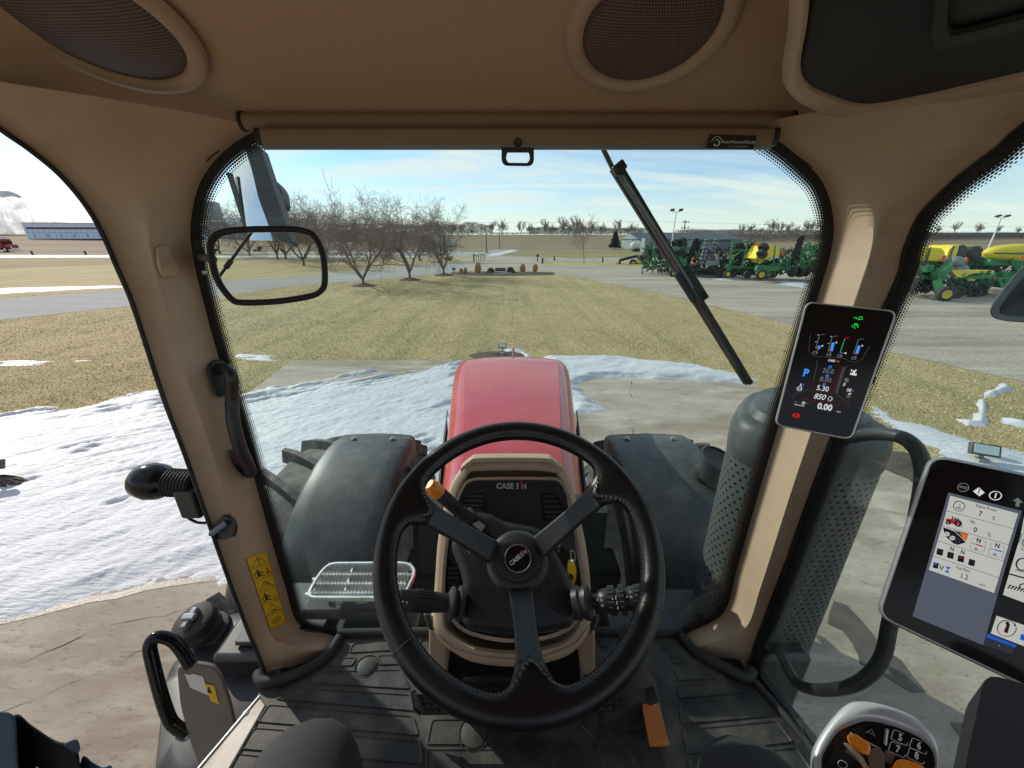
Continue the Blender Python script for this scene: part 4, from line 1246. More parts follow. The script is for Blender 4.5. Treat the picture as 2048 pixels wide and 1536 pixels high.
# blue-white warehouse at the left with red band
A = EYE + ray(60, 488) * 168; A.z = terrain(A.x, A.y); B = EYE + ray(330, 488) * 176; B.z = A.z
Hh = 3.0 + 168 * ray(60, 447).z - A.z
t, a, x, y, ln = building('warehouse', 'long pale blue flat-roofed warehouse with a dark red band, seen through the left window', A, B, 40, Hh, 0, 'ware_wall', 'ware_roof')
MB().box(a + x * (ln / 2 + .6) - y * .06 + V((0, 0, Hh - 1.9)), (ln - 1.2, .1, .75), (x, y, V((0, 0, 1)))).build('red_band', 'ware_red', t, smooth=0)
MB().box(a + x * ln / 2 - y * .04 + V((0, 0, Hh - 3.7)), (ln, .06, .12), (x, y, V((0, 0, 1)))).build('seam', 'ware_grey', t, smooth=0)
for k in range(26):
    MB().box(a + x * (1 + k * (ln - 2) / 25) - y * .03 + V((0, 0, Hh * .4)), (.10, .05, Hh * .78), (x, y, V((0, 0, 1)))).build('panel_joint', 'ware_grey', t, smooth=0)
for k in range(9):
    MB().box(a + x * (3 + k * 5) - y * .05 + V((0, 0, 1.3)), (.6, .08, 1.2), (x, y, V((0, 0, 1)))).build('dock_light', 'ware_grey', t, smooth=0)
# long low warehouse behind, partly hidden by steam
A = EYE + ray(-220, 486) * 230; A.z = terrain(A.x, A.y); B = EYE + ray(40, 486) * 230; B.z = A.z
building('warehouse', 'low white factory building half hidden by steam at the left edge', A, B, 40, 6.5, 0, 'ware_roof', 'ware_grey')
# factory seen behind the driveway trees
A = EYE + ray(330, 490) * 205; A.z = terrain(A.x, A.y) ; B = EYE + ray(640, 490) * 235; B.z = A.z
t, a, x, y, ln = building('factory', 'large grey-blue factory hall behind the driveway trees', A, B, 50, 3 + 205 * ray(430, 455).z - A.z, 3 + 205 * ray(430, 430).z - A.z, 'ware_grey', 'ware_grey')
MB().box(a + x * ln / 2 - y * .06 + V((0, 0, 3 + 205 * ray(430, 461).z - A.z)), (ln, .1, .5), (x, y, V((0, 0, 1)))).build('red_band', 'ware_red', t, smooth=0)
MB().box(a + x * 22 + y * 10 + V((0, 0, 14)), (9, 9, 9), (x, y, V((0, 0, 1)))).build('tower_block', 'ware_grey', t, smooth=0)
for i, (u0, u1, s_, hgt, lab) in enumerate(((640, 700, 190, 5.5, 'pale low hall behind the nearest crabapple tree'), (710, 760, 185, 6.5, 'pale blue hall behind the crabapple trees, second from left'), (772, 826, 180, 5.0, 'pale blue-grey hall behind the middle crabapple tree'), (832, 850, 170, 3.4, 'small white hut behind the crabapple trees'))):
    A = EYE + ray(u0, 490) * s_; A.z = terrain(A.x, A.y); B = EYE + ray(u1, 490) * s_; B.z = A.z
    building('factory_hall', lab, A, B, 20, hgt, hgt + 1.2, 'ware_grey', 'ware_roof')
for i in range(8):
    p = EYE + ray(873 + i * 4.6 + (i > 3) * 30 * 0, 493) * 128; p.z = 0
    t = thing('white_trailer', 'white box trailer in the row beyond the road, behind the crabapple by the flower bed', 'trailer', p, 'row of white trailers beyond the road')
    MB().box(p + V((0, 0, 1.35)), (.62, 4, 1.9)).build('box', 'ware_roof', t, smooth=0)
    MB().box(p + V((0, 0, .2)), (.5, 3.4, .4)).build('chassis', 'lamp_dark', t, smooth=0)
for i, (u, s_) in enumerate(((1555, 230), (1573, 235), (1532, 240), (1590, 232))):
    A = EYE + ray(u, 480) * s_; A.z = 2.0; B = A + V((6, 0, 0))
    building('distant_house', 'small white house far away between bare trees right of the shed', A, B, 6, 1.6, 3.2, 'ware_roof', 'ware_roof')['group'] if False else None
for o in [o for o in COL.objects if o.name.startswith('distant_house')]: o['group'] = 'white houses far behind the implements'
# water tower
s_ = 260
c = EYE + ray(14, 400) * s_
rr = 22 / FPX * s_
t = thing('water_tower', 'pale water tower tank on legs rising out of the steam', 'water tower', (c.x, c.y, 0))
MB().lathe([(0, rr * .85), (rr * .5, rr * .72), (rr * .9, rr * .42), (rr, 0), (rr * 1.0, -rr * .35), (rr * .85, -rr * .62), (rr * .4, -rr * .8), (0, -rr * .85)], c, (0, 0, 1), 24).build('tank', 'tank_white', t)
MB().lathe([(rr * 1.03, -rr * .30), (rr * 1.12, -rr * .32), (rr * 1.12, -rr * .40), (rr * 1.0, -rr * .42)], c, (0, 0, 1), 24).build('walkway', 'steel_grey', t)
for k in range(6):
    a_ = k * math.pi / 3
    MB().tube([c + V((math.cos(a_) * rr * .98, math.sin(a_) * rr * .98, -rr * .3)), V((c.x + math.cos(a_) * rr * 1.25, c.y + math.sin(a_) * rr * 1.25, 0))], .45, 6).build('leg', 'pole_white', t)
MB().cyl(V((c.x, c.y, 0)), c, .8, 8).build('riser', 'pole_white', t)
# steam
def steam():
    m = bpy.data.materials.new('steam'); m.use_nodes = True
    t = m.node_tree; t.nodes.clear()
    o = N(t, 'ShaderNodeOutputMaterial'); pv = N(t, 'ShaderNodeVolumePrincipled')
    pv.inputs['Color'].default_value = (0.97, 0.97, 0.98, 1); pv.inputs['Anisotropy'].default_value = 0.45
    c = N(t, 'ShaderNodeTexCoord'); n = N(t, 'ShaderNodeTexNoise', ins={'Scale': 0.11, 'Detail': 6.0, 'Roughness': 0.6, 'Distortion': 0.6})
    L(t, c.outputs['Object'], n.inputs['Vector'])
    mr = N(t, 'ShaderNodeMapRange', ins={'From Min': 0.46, 'From Max': 0.62, 'To Max': 0.4})
    L(t, n.outputs['Fac'], mr.inputs['Value']); L(t, mr.outputs[0], pv.inputs['Density'])
    L(t, pv.outputs[0], o.inputs['Volume'])
    mb = MB()
    pth = [EYE + ray(95, 446) * 215, EYE + ray(70, 438) * 215, EYE + ray(45, 428) * 212, EYE + ray(15, 440) * 210, EYE + ray(-60, 430) * 210]
    mb.tube(catmull(pth, 4), [1.5, 2.2, 3.2, 4, 5, 6, 7, 8, 9, 10, 11, 12, 13, 13, 13, 13, 12][:len(catmull(pth, 4))], 14)
    o_ = mb.build('steam_plume', m, smooth=80)
    for v_ in o_.data.vertices:
        q = noise.noise_vector(v_.co * 0.12); v_.co += q * 2.2
    tag(o_, 'white steam plume drifting in front of the water tower', kind='stuff')
    SC.cycles.volume_step_rate = 4.0
    SC.cycles.volume_max_steps = 64
steam()
# red semi truck on the public road
p = gz(18, 504)
t = thing('semi_truck', 'red semi truck tractor unit driving on the public road, far left', 'truck', p)
k = (p - EYE).dot(FW) / FPX; s_ = k
X = RT
def TB(dx, dz, w, h, dy=0, d=2.3): return MB().box(p + V((dx * k, dy, dz * k)), (w * k, d, h * k))
TB(-8, 15, 22, 20).build('cab', 'truck_red', t, bevel=.25)
TB(8, 10, 18, 9, 0, 1.7).build('hood', 'truck_red', t, bevel=.3)
TB(15.2, 8, 3, 8, 0, 1.5).build('grille', 'chrome', t, bevel=.05)
TB(2.6, 18, 3, 6, 0, 2.0).build('windscreen', 'glass_dark', t, bevel=.1)
TB(-8, 18, 8, 5, -1.17, .05).build('side_window', 'glass_dark', t)
TB(14, 4, 7, 3, 0, 2.3).build('bumper', 'chrome', t, bevel=.08)
for dx in (8, -14, -26):
    mb = MB(); c = p + V((dx * k, -1.1, .5)); mb.cyl(c + V((0, -.15, 0)), c + V((0, .3, 0)), .52, 16); w_ = mb.build('wheel', 'tyre_far', t, bevel=.05)
    MB().cyl(c + V((0, -.17, 0)), c + V((0, -.1, 0)), .28, 12).build('hub', 'chrome', w_)
TB(-30, 16, 26, 24, 1, 2.5).build('trailer_front', 'ware_roof', t, bevel=.05)
for u, v_, top in ((66, 508, 501.5), (172, 507, 501.5), (-60, 508, 502)):
    pp, h = tfit(u, v_ + 3, top)
    tag(MB().box(pp + V((0, 0, h / 2)), (.2, .2, h)).build('roadside_post', 'wood_post'), 'short dark post at the verge of the public road, ' + {66: 'left one', 172: 'right one', -60: 'outermost one'}[u], 'post', 'short posts by the public road')
# small parked machines seen through the clear pane
for (u, v_, lab) in ((517, 501, 'small green tractor parked beyond the lawn, seen inside the black frame'), (429, 505, 'green tractor with yellow wheel half hidden at the left edge of the black frame')):
    p = gz(u, v_ + 2); k = (p - EYE).dot(FW) / FPX
    t = thing('small_tractor', lab, 'tractor', p, 'green tractors parked beyond the lawn')
    MB().box(p + V((-3 * k, 0, 3.4 * k)), (8 * k, .9, 3 * k)).build('hood', 'green_paint', t, bevel=.08)
    MB().box(p + V((4 * k, 0, 6.5 * k)), (4 * k, 1.1, 4.5 * k)).build('cab', 'glass_dark', t, bevel=.05)
    MB().box(p + V((4 * k, 0, 9 * k)), (5 * k, 1.3, .8 * k)).build('roof', 'green_paint', t, bevel=.05)
    for dx, r_ in ((-5, 1.6), (4.5, 2.6)):
        c = p + V((dx * k, -.6, r_ * k)); w_ = MB().cyl(c - V((0, .2, 0)), c + V((0, .2, 0)), r_ * k, 14).build('wheel', 'tyre_far', t)
        MB().cyl(c - V((0, .22, 0)), c - V((0, .15, 0)), r_ * k * .5, 10).build('rim', 'yellow_paint', w_)
# ------------------------------------------------------------------ parked farm implements on the gravel yard
_disc = MB().lathe([(0.0, 0.03), (0.10, 0.028), (0.22, 0.012), (0.29, -0.03), (0.292, -0.036), (0.22, 0.004), (0.10, 0.018), (0.0, 0.02)], n=14)
_disc.add([V((0.1 * math.cos(k), 0.1 * math.sin(k), 0.04)) for k in (0, 1.57, 3.14, 4.71)], [(0, 1, 2, 3)])
_disc_me = bpy.data.meshes.new('disc'); _disc_me.from_pydata(_disc.v, [], _disc.f); _disc_me.materials.append(MATS['steel_dark']); _disc_me.shade_smooth()
def discs(t, a, b, n, r=0.3, tilt=0.0, shaft=True):
    a = V(a); b = V(b); base = wloc(t)
    x, y, z = frame_of((b - a) + V((0, 0, 0)))
    n = max(4, int(n * .72))
    for i in range(n):
        p = a.lerp(b, (i + .5) / n) - base
        c = bpy.data.objects.new('disc', _disc_me); COL.objects.link(c); c.parent = t
        k = r / 0.292 * (.85 if i % 2 else .72)
        zz_ = (z + x * (tilt + .25) + y * .2).normalized(); yy = zz_.cross(x).normalized(); xx = yy.cross(zz_)
        c.matrix_local = Matrix(((xx.x * k, yy.x * k, zz_.x * k, p.x), (xx.y * k, yy.y * k, zz_.y * k, p.y), (xx.z * k, yy.z * k, zz_.z * k, p.z), (0, 0, 0, 1)))
    if shaft:
        MB().cyl(a, b, .035, 6).build('gang_shaft', 'green_dark', t)
def wheel(t, c, r, w, axis=(0, 1, 0), rim='yellow_paint', name='wheel', tmat='tyre_far', dish=0.02):
    c = V(c); ax = V(axis).normalized()
    mb = MB(); h = w / 2
    mb.lathe([(r * .55, -h * .8), (r * .62, -h), (r * .9, -h * .95), (r, -h * .6), (r, h * .6), (r * .9, h * .95), (r * .62, h), (r * .55, h * .8)], c, ax, 24)
    o = mb.build(name, tmat, t, smooth=50)
    MB().lathe([(0, -h * .45), (r * .16, -h * .5), (r * .18, -h * .35), (r * .40, -h * .25), (r * .50, -h * .7), (r * .58, -h * .85), (r * .58, h * .85), (r * .4, h * .3), (0, h * .3)], c, ax, 20).build('rim', rim, o, smooth=50)
    mb = MB(); x, y, _ = frame_of(ax)
    for k in range(6):
        a = k * math.pi / 3; q = c + (x * math.cos(a) + y * math.sin(a)) * r * .25 - ax * h * .5
        mb.cyl(q, q - ax * .03, r * .035, 5)
    mb.build('wheel_nut', 'lamp_dark', o)
    return o
def beams(t, name, mat, segs, w=.1, h=None):
    for s in segs:
        MB().beam(s[0], s[1], s[2] if len(s) > 2 else w, (s[3] if len(s) > 3 else None) or h).build(name, mat, t, smooth=0)
def clutter(t, name, mat, u0, u1, v0, v1, s0, s1, n, seed, ln=.4, w=.06):
    """springs, hoses, brackets and shanks filling the frame of an implement, one joined part"""
    rs = random.Random(seed); mb = MB()
    for i in range(int(n * 1.7)):
        p = at(rs.uniform(u0, u1), rs.uniform(v0, v1), rs.uniform(s0, s1))
        d = V((rs.gauss(0, .5), rs.gauss(0, .5), rs.gauss(0, .8))).normalized() * rs.uniform(.3, 1) * ln
        if rs.random() < .35:
            mb.tube([p, p + d * .5 + V((0, 0, -.08)), p + d], w * .4, 5, caps=False)
        else:
            mb.beam(p, p + d, w * rs.uniform(.6, 1.8), w * rs.uniform(.6, 2.5))
    o = mb.build(name, mat, t, smooth=0, fix=False); o['kind'] = 'stuff'
    return o

# compact loader with boom (far left of the row)
s = 46
p = gz(1262, 531)
t = thing('wheel_loader', 'small black and yellow wheel loader with its long boom lowered to the left', 'loader', p)
MB().box(at(1275, 523, s), (.45, .8, .35)).build('engine_cover', 'yellow_paint', t, bevel=.06)
MB().box(at(1284, 520, s + 1), (1.0, 1.2, 1.2)).build('rear_body', 'steel_dark', t, bevel=.06)
beams(t, 'boom', 'steel_dark', [(at(1241, 520, s), at(1274, 512, s), .22, .3), (at(1240, 520, s), at(1239, 530, s), .25, .3)])
MB().prism([at(1233, 531, s), at(1244, 532, s), at(1244, 527, s), at(1238, 526, s)], (0, 1.3, 0)).build('bucket', 'steel_dark', t)
for du in (0, 14): wheel(t, at(1266 + du, 526, s), .42, .3)
wheel(t, at(1268, 526, s + 1.3), .42, .3)

GR = 'parked green tillage implements'
# 1 mulch ripper, left end of the row
s = 33
t = thing('tillage_implement', 'green folded ripper with dark discs, leftmost green implement behind the wiper', 'farm implement', gz(1330, 548), GR)
beams(t, 'frame_beam', 'green_paint', [(at(1284, 536, s), at(1345, 528, s), .12), (at(1284, 536, s), at(1310, 520, s), .1), (at(1310, 520, s), at(1308, 497, s), .1),
      (at(1308, 497, s), at(1330, 500, s + 1), .1), (at(1286, 533, s), at(1284, 547, s), .09), (at(1310, 535, s), at(1309, 512, s), .08), (at(1322, 537, s), at(1345, 515, s), .12), (at(1295, 540, s), at(1318, 533, s), .1)])
MB().cyl(at(1285, 538, s), gz(1285.5, 549), .05, 8).build('jack_stand', 'steel_grey', t)
discs(t, at(1317, 496, s), at(1322, 528, s), 11, .26, .2); discs(t, at(1301, 498, s + .5), at(1298, 522, s + .5), 8, .22, -.2)
discs(t, at(1314, 541, s), at(1345, 541, s), 8, .27)
clutter(t, 'spring_shanks', 'green_dark', 1286, 1345, 496, 534, s, s + 2, 110, 5, .5); clutter(t, 'hoses', 'steel_dark', 1290, 1345, 498, 540, s - .2, s + 2, 90, 6, .4)
# 2 large disc ripper with tyres folded on top
s = 31
t = thing('tillage_implement', 'big green disc implement with two tyres folded on top, just right of the wiper', 'farm implement', gz(1375, 552), GR)
beams(t, 'frame_beam', 'green_paint', [(at(1347, 497, s), at(1379, 497, s), .2, .25), (at(1349, 520, s), at(1372, 520, s), .35, .5), (at(1372, 500, s), at(1366, 533, s), .16), (at(1385, 492, s), at(1398, 520, s), .12), (at(1350, 535, s), at(1398, 528, s), .14),
      (at(1355, 492, s + 1), at(1350, 545, s + 1), .14), (at(1398, 500, s + .5), at(1395, 545, s + .5), .1), (at(1352, 541, s), at(1430, 538, s), .12)])
wheel(t, at(1365, 485, s), .42, .30, (0.9, .3, .5), 'steel_dark'); wheel(t, at(1352, 488, s + .5), .42, .3, (0.9, .3, .5), 'steel_dark'); wheel(t, at(1362, 506, s - .3), .52, .34, (0.7, .3, .7), 'steel_dark')
wheel(t, at(1349, 545, s), .42, .3); wheel(t, at(1356, 544, s + 1.2), .4, .3)
discs(t, at(1394, 479, s), at(1378, 517, s), 13, .30, .25); discs(t, at(1400, 482, s + 1.2), at(1388, 516, s + 1.2), 10, .26, .2)
discs(t, at(1374, 544, s), at(1432, 546, s), 13, .28); discs(t, at(1380, 540, s + 1.6), at(1432, 541, s + 1.6), 11, .26)
clutter(t, 'spring_shanks', 'green_dark', 1350, 1400, 492, 540, s + .2, s + 2.4, 170, 7, .5); clutter(t, 'hoses', 'steel_dark', 1345, 1432, 496, 546, s - .1, s + 2, 150, 8, .45)
for (u, v) in ((1387, 516), (1390, 528)): MB().box(at(u, v, s - .3), (.16, .04, .2)).build('marker', 'orange_flag', t)
# 3 grey rolling basket harrow, folded upright
s = 30
t = thing('tillage_implement', 'dark folded harrow with slanting grey rolling baskets and dense upright tines', 'farm implement', gz(1440, 552), GR)
for (u0, u1) in ((1415, 1404), (1433, 1418)):
    a_ = at(u0, 481, s); b_ = at(u1, 527, s)
    for k in range(6):
        an = k * math.pi / 3; x, y, z = frame_of(b_ - a_); q = (x * math.cos(an) + y * math.sin(an)) * .2
        MB().beam(a_ + q, b_ + q, .035).build('basket_bar', 'steel_grey', t, smooth=0)
    for k in range(7):
        c = a_.lerp(b_, k / 6); MB().cyl(c - (b_ - a_).normalized() * .02, c + (b_ - a_).normalized() * .02, .21, 10).build('basket_plate', 'steel_grey', t)
beams(t, 'frame_beam', 'steel_dark', [(at(1398, 482, s + .4), at(1462, 482, s + .4), .1), (at(1400, 500, s + .6), at(1462, 500, s + .6), .1), (at(1436, 520, s + .3), at(1462, 520, s + .3), .12)])
for k in range(15):
    u = 1434 + k * 2.0
    MB().tube([at(u, 482, s + .5 + (k % 3) * .5), at(u - .6, 497, s + .3 + (k % 3) * .5), at(u + .8, 512, s + .5 + (k % 3) * .5), at(u - 1, 524, s + .4)], .022, 5).build('tine', 'steel_dark', t)
wheel(t, at(1441, 547, s), .34, .26, rim='steel_dark'); wheel(t, at(1432, 543, s + 1.5), .34, .26, rim='steel_dark')
discs(t, at(1404, 541, s + .8), at(1446, 541, s + .8), 9, .24)
MB().box(at(1424, 526, s - .1), (.9, .5, .35)).build('blue_cover', 'shed_wall', t, bevel=.05)
clutter(t, 'hoses', 'steel_dark', 1400, 1462, 500, 544, s, s + 1.5, 120, 9, .4); clutter(t, 'brackets', 'green_dark', 1425, 1460, 524, 545, s, s + 1.5, 50, 10, .4)
# 4 wide disc harrow, wings folded: stacks of discs between green posts
s = 29
t = thing('disc_harrow', 'wide folded disc harrow with stacks of black discs between green uprights', 'farm implement', gz(1490, 556), GR)
beams(t, 'frame_beam', 'green_paint', [(at(1465, 484, s), at(1458, 545, s), .13), (at(1495, 484, s), at(1484, 535, s), .13), (at(1465, 484, s), at(1512, 484, s), .12), (at(1466, 500, s), at(1512, 500, s), .09), (at(1452, 534, s), at(1512, 536, s), .14),
      (at(1509, 485, s + .6), at(1508, 540, s + .6), .1), (at(1462, 518, s), at(1485, 500, s), .08)])
for (u, us) in ((1474, 1470), (1484, 1480), (1504, 1498), (1512, 1507)):
    discs(t, at(u, 487, s + .3), at(us, 544, s + .3), 14, .27, .12 if u % 4 else -.12)
discs(t, at(1460, 546, s + .5), at(1512, 546, s + .5), 11, .28)
wheel(t, at(1455, 548, s - .2), .27, .2); wheel(t, at(1466, 548, s + .8), .27, .2)
clutter(t, 'scrapers', 'steel_dark', 1462, 1514, 487, 545, s + .2, s + 1.6, 210, 11, .35); clutter(t, 'brackets', 'green_dark', 1460, 1514, 530, 548, s, s + 1, 40, 12, .35)
MB().box(at(1514, 489, s - .3), (.35, .05, .22)).build('marker', 'orange_flag', t)
# 5 seeder with yellow tank
s = 27.5
t = thing('seeder', 'green seeder with a yellow tank and two tyres folded against it', 'farm implement', gz(1535, 558), GR)
prof = [(1511, 516), (1514, 513), (1528, 492), (1549, 492), (1560, 496), (1562, 510), (1545, 514), (1535, 519), (1512, 519)]
MB().prism(rounded([at(u, v, s) for u, v in prof], .12, 3), (0.1, 1.7, 0)).build('tank', 'yellow_paint', t, bevel=.06)
MB().prism([at(1517, 519, s + .3), at(1532, 519, s + .3), at(1530, 526, s + .3), at(1519, 526, s + .3)], (0, 1.0, 0)).build('hopper', 'yellow_paint', t, bevel=.03)
wheel(t, at(1527, 495, s - .5), .36, .30, (.8, .3, .8), 'steel_dark'); wheel(t, at(1524, 508, s - .5), .36, .3, (.8, .3, .8), 'steel_dark')
beams(t, 'frame_beam', 'green_paint', [(at(1512, 536, s), at(1556, 537, s), .3, .35), (at(1550, 492, s), at(1546, 536, s), .08), (at(1562, 496, s), at(1557, 540, s), .08), (at(1512, 545, s + .3), at(1550, 546, s + .3), .14), (at(1540, 530, s), at(1605, 520, s + 1), .12), (at(1556, 536, s), at(1600, 538, s + 1), .12)])
wheel(t, at(1522, 549, s - .4), .36, .26); wheel(t, at(1535, 547, s + .6), .36, .26); wheel(t, at(1546, 546, s + 1), .36, .26, rim='green_dark')
wheel(t, at(1495, 549, s + 1), .28, .2, rim='steel_dark')
clutter(t, 'hoses', 'steel_dark', 1512, 1560, 520, 548, s, s + 1.8, 130, 13, .4); clutter(t, 'brackets', 'green_paint', 1512, 1606, 526, 542, s + .1, s + 1.8, 90, 14, .45)
# 6 second disc harrow at the right end
s = 28
t = thing('disc_harrow', 'green disc harrow ending the row, one gang of discs slanting upwards', 'farm implement', gz(1610, 556), GR)
discs(t, at(1604, 474, s), at(1584, 530, s), 19, .30, .15)
beams(t, 'frame_beam', 'green_paint', [(at(1570, 498, s), at(1562, 540, s), .1), (at(1566, 520, s), at(1600, 512, s), .12), (at(1560, 536, s), at(1640, 533, s), .16), (at(1628, 490, s), at(1616, 540, s), .1), (at(1604, 496, s), at(1640, 489, s), .09), (at(1606, 512, s), at(1640, 505, s), .09),
      (at(1600, 525, s), at(1640, 519, s), .09), (at(1604, 495, s), at(1600, 540, s), .1), (at(1640, 486, s), at(1636, 540, s), .1), (at(1575, 530, s), at(1600, 545, s), .1)])
wheel(t, at(1585, 544, s - .3), .36, .3, (.95, .2, 0), 'steel_dark'); wheel(t, at(1600, 544, s - .3), .36, .3, (.95, .2, 0), 'steel_dark'); wheel(t, at(1610, 543, s + .2), .36, .3, (.95, .2, 0), 'steel_dark')
discs(t, at(1600, 540, s + 1), at(1640, 540, s + 1), 8, .26)
clutter(t, 'brackets', 'green_paint', 1600, 1645, 492, 540, s + .1, s + 1.5, 120, 15, .6); clutter(t, 'hoses', 'steel_dark', 1562, 1606, 500, 540, s + .1, s + 1.5, 110, 16, .4)
MB().box(at(1566, 506, s - .4), (.14, .04, .32)).build('marker', 'orange_flag', t)
MB().cyl(gz(1612, 560) , at(1612, 540, s), .03, 6).build('jack_stand', 'pole_white', t)

# planters seen through the right window
s = 20
t = thing('planter', 'green planter with big yellow seed tank, left one seen through the right window', 'planter', gz(1890, 600), 'green and yellow planters')
def ytank(t, prof, s, dep=1.5, name='tank', strap=None, mat='yellow_paint', r=.15):
    o = MB().prism(rounded([at(u, v, s) for u, v in prof], r, 4), (0.15, dep, 0)).build(name, mat, t, bevel=.09, seg=3)
    for (u0, v0, u1, v1) in strap or ():
        MB().beam(at(u0, v0, s - .04), at(u1, v1, s - .04), .07, .05).build('strap', 'pole_dark', t, smooth=0)
    return o
ytank(t, [(1822, 521), (1826, 500), (1845, 494), (1885, 496), (1893, 506), (1890, 522), (1880, 524)], s, strap=[(1861, 496, 1853, 522)])
ytank(t, [(1892, 522), (1897, 500), (1908, 491), (1919, 490), (1912, 514), (1895, 517)], s + 1.5, strap=[(1908, 491, 1900, 516)])
ytank(t, [(1918, 492), (1925, 490), (1919, 500), (1916, 500)], s + 2.5)
beams(t, 'frame_beam', 'green_paint', [(at(1800, 553, s), at(1885, 556, s), .16, .2), (at(1820, 524, s + .2), at(1892, 526, s + .2), .14), (at(1846, 538, s - .2), at(1860, 536, s - .2), .4, .3), (at(1868, 555, s - .3), at(1898, 532, s - .3), .32, .35), (at(1878, 545, s - .3), at(1885, 558, s - .3), .35),
      (at(1873, 560, s - .6), at(1882, 590, s - .6), .26, .3), (at(1885, 527, s), at(1900, 520, s), .2), (at(1880, 575, s), at(1877, 598, s - .6), .12)])
wheel(t, at(1891, 588, s - .9), .37, .28, (.25, .95, 0)); wheel(t, at(1925, 588, s + .6), .34, .26, (.25, .95, 0)); wheel(t, at(1914, 584, s), .34, .2, (.25, .95, 0), 'steel_dark')
for u in (1815, 1836, 1862): wheel(t, at(u, 572, s + .3), .27, .12, (.9, .3, 0), 'steel_dark', name='gauge_wheel')
ytank(t, [(1903, 541), (1962, 541), (1962, 546), (1945, 547), (1925, 556), (1913, 554)], s + .3, .5, 'fertilizer_hopper', r=.05)
ytank(t, [(1964, 541), (1990, 541), (1988, 546), (1966, 547)], s + .6, .5, 'fertilizer_hopper', r=.05)
beams(t, 'frame_beam', 'green_paint', [(at(1930, 557, s + .2), at(1990, 552, s + .2), .14), (at(1900, 560, s + .6), at(1960, 566, s + .6), .12)])
MB().box(at(1943, 560, s - .1), (.34, .03, .06)).build('label_plate', 'yellow_paint', t); MB().box(at(1833, 554, s - .12), (.34, .03, .08)).build('label_plate', 'yellow_paint', t)
for u in range(1905, 1975, 12): wheel(t, at(u, 580 - (u - 1905) * .12, s + 1.2), .25, .1, (.5, .8, 0), 'steel_dark', name='press_wheel')
clutter(t, 'row_units', 'steel_dark', 1802, 1880, 545, 582, s, s + 1.6, 190, 21, .35); clutter(t, 'row_units', 'green_dark', 1800, 1895, 528, 566, s, s + 1.5, 130, 22, .35)
clutter(t, 'row_units', 'steel_dark', 1900, 1974, 560, 592, s + .3, s + 2, 240, 23, .3); clutter(t, 'row_units', 'green_paint', 1898, 1985, 548, 578, s + .3, s + 1.8, 130, 24, .35)
clutter(t, 'hoses', 'steel_grey', 1820, 1900, 528, 545, s, s + 1, 50, 25, .25)
MB().box(at(1888, 517, s - .2), (.16, .05, .3)).build('marker', 'orange_flag', t)
s = 23
t = thing('planter', 'green planter with yellow bins and grey fans, middle one seen through the right window', 'planter', gz(1950, 585), 'green and yellow planters')
ytank(t, [(1924, 494), (1928, 490), (1951, 490), (1945, 504), (1942, 518), (1927, 514), (1930, 503)], s)
ytank(t, [(1949, 493), (1955, 492), (1952, 500), (1947, 500)], s + 1)
for (u, v) in ((1918, 505), (1948, 507)): MB().lathe([(0, .2), (.3, .2), (.42, .1), (.42, -.2), (0, -.25)], at(u, v, s - .3), (0, -1, .1), 16).build('fan_housing', 'steel_dark', t)
for (u, v, z) in ((1912, 524, .5), (1921, 540, .3)): MB().ball(at(u, v, s - 2), .38, sc=(1, .8, .8)).build('hose_coil', 'steel_grey', t)
beams(t, 'frame_beam', 'green_paint', [(at(1932, 522, s - .5), at(1928, 540, s - .5), .12), (at(1960, 520, s), at(2000, 525, s), .25), (at(1900, 528, s), at(1985, 530, s), .12)])
MB().prism([at(1930, 524, s - .7), at(1937, 524, s - .7), at(1936, 515, s - .7), at(1932, 514, s - .7)], (0, .04, 0)).build('slow_vehicle_sign', 'orange_flag', t)
clutter(t, 'hoses', 'steel_dark', 1900, 1990, 518, 545, s - .3, s + 1.6, 170, 26, .4); clutter(t, 'brackets', 'green_dark', 1900, 2000, 516, 545, s, s + 1.6, 120, 27, .4)
s = 21
t = thing('air_cart', 'long streamlined yellow tank with green stripe, at the right edge of the right window', 'air cart', gz(2030, 590), 'green and yellow planters')
c = at(2035, 507, s); rows = []
n = 22
for i in range(n + 1):
    f = i / n; x = (f * 2 - 1) * 1.85
    rr = math.sqrt(max(0.0, 1 - abs(2 * f - 1) ** 2.4)) * .46 + .01
    rows.append([c + V((x, math.cos(a) * rr * 1.1, math.sin(a) * rr + .02)) for a in [k * math.pi / 10 for k in range(20)]])
MB().loft(rows, closed=True).build('tank', 'yellow_paint', t, smooth=60)
mb = MB(); st = []
for k in range(20):
    f = .06 + .88 * k / 19; x = (f * 2 - 1) * 1.85; rr = math.sqrt(max(0.0, 1 - abs(2 * f - 1) ** 2.4)) * .46 + .01
    hh = .03 + .06 * f
    st.append([c + V((x, -rr * 1.1 - .012, .02 + g * hh)) for g in (-1, 1)])
MB().loft(st).build('stripe', 'green_paint', t, smooth=0, fix=False)
beams(t, 'frame_beam', 'green_paint', [(at(1975, 524, s), at(2080, 528, s), .25, .3), (at(2022, 520, s - .3), at(2040, 545, s - .3), .16), (at(1998, 550, s), at(2060, 548, s), .3), (at(1998, 565, s), at(2050, 562, s), .5, .4)])
MB().prism(rounded([at(1996, 556, s - .2), at(2030, 550, s - .2), at(2024, 570, s - .2), at(2004, 577, s - .2)], .1), (0, .6, 0)).build('hopper', 'green_paint', t, bevel=.04)
MB().ball(at(1985, 559, s), .16, sc=(2.2, 1, .8)).build('red_hose_end', 'truck_red', t)
wheel(t, at(2060, 575, s), .6, .45, (.1, 1, 0))
clutter(t, 'hoses', 'steel_dark', 1985, 2080, 525, 560, s, s + 1.4, 120, 28, .4)
MB().box(at(2043, 514, s - .8), (.14, .04, .12)).build('marker', 'orange_flag', t)

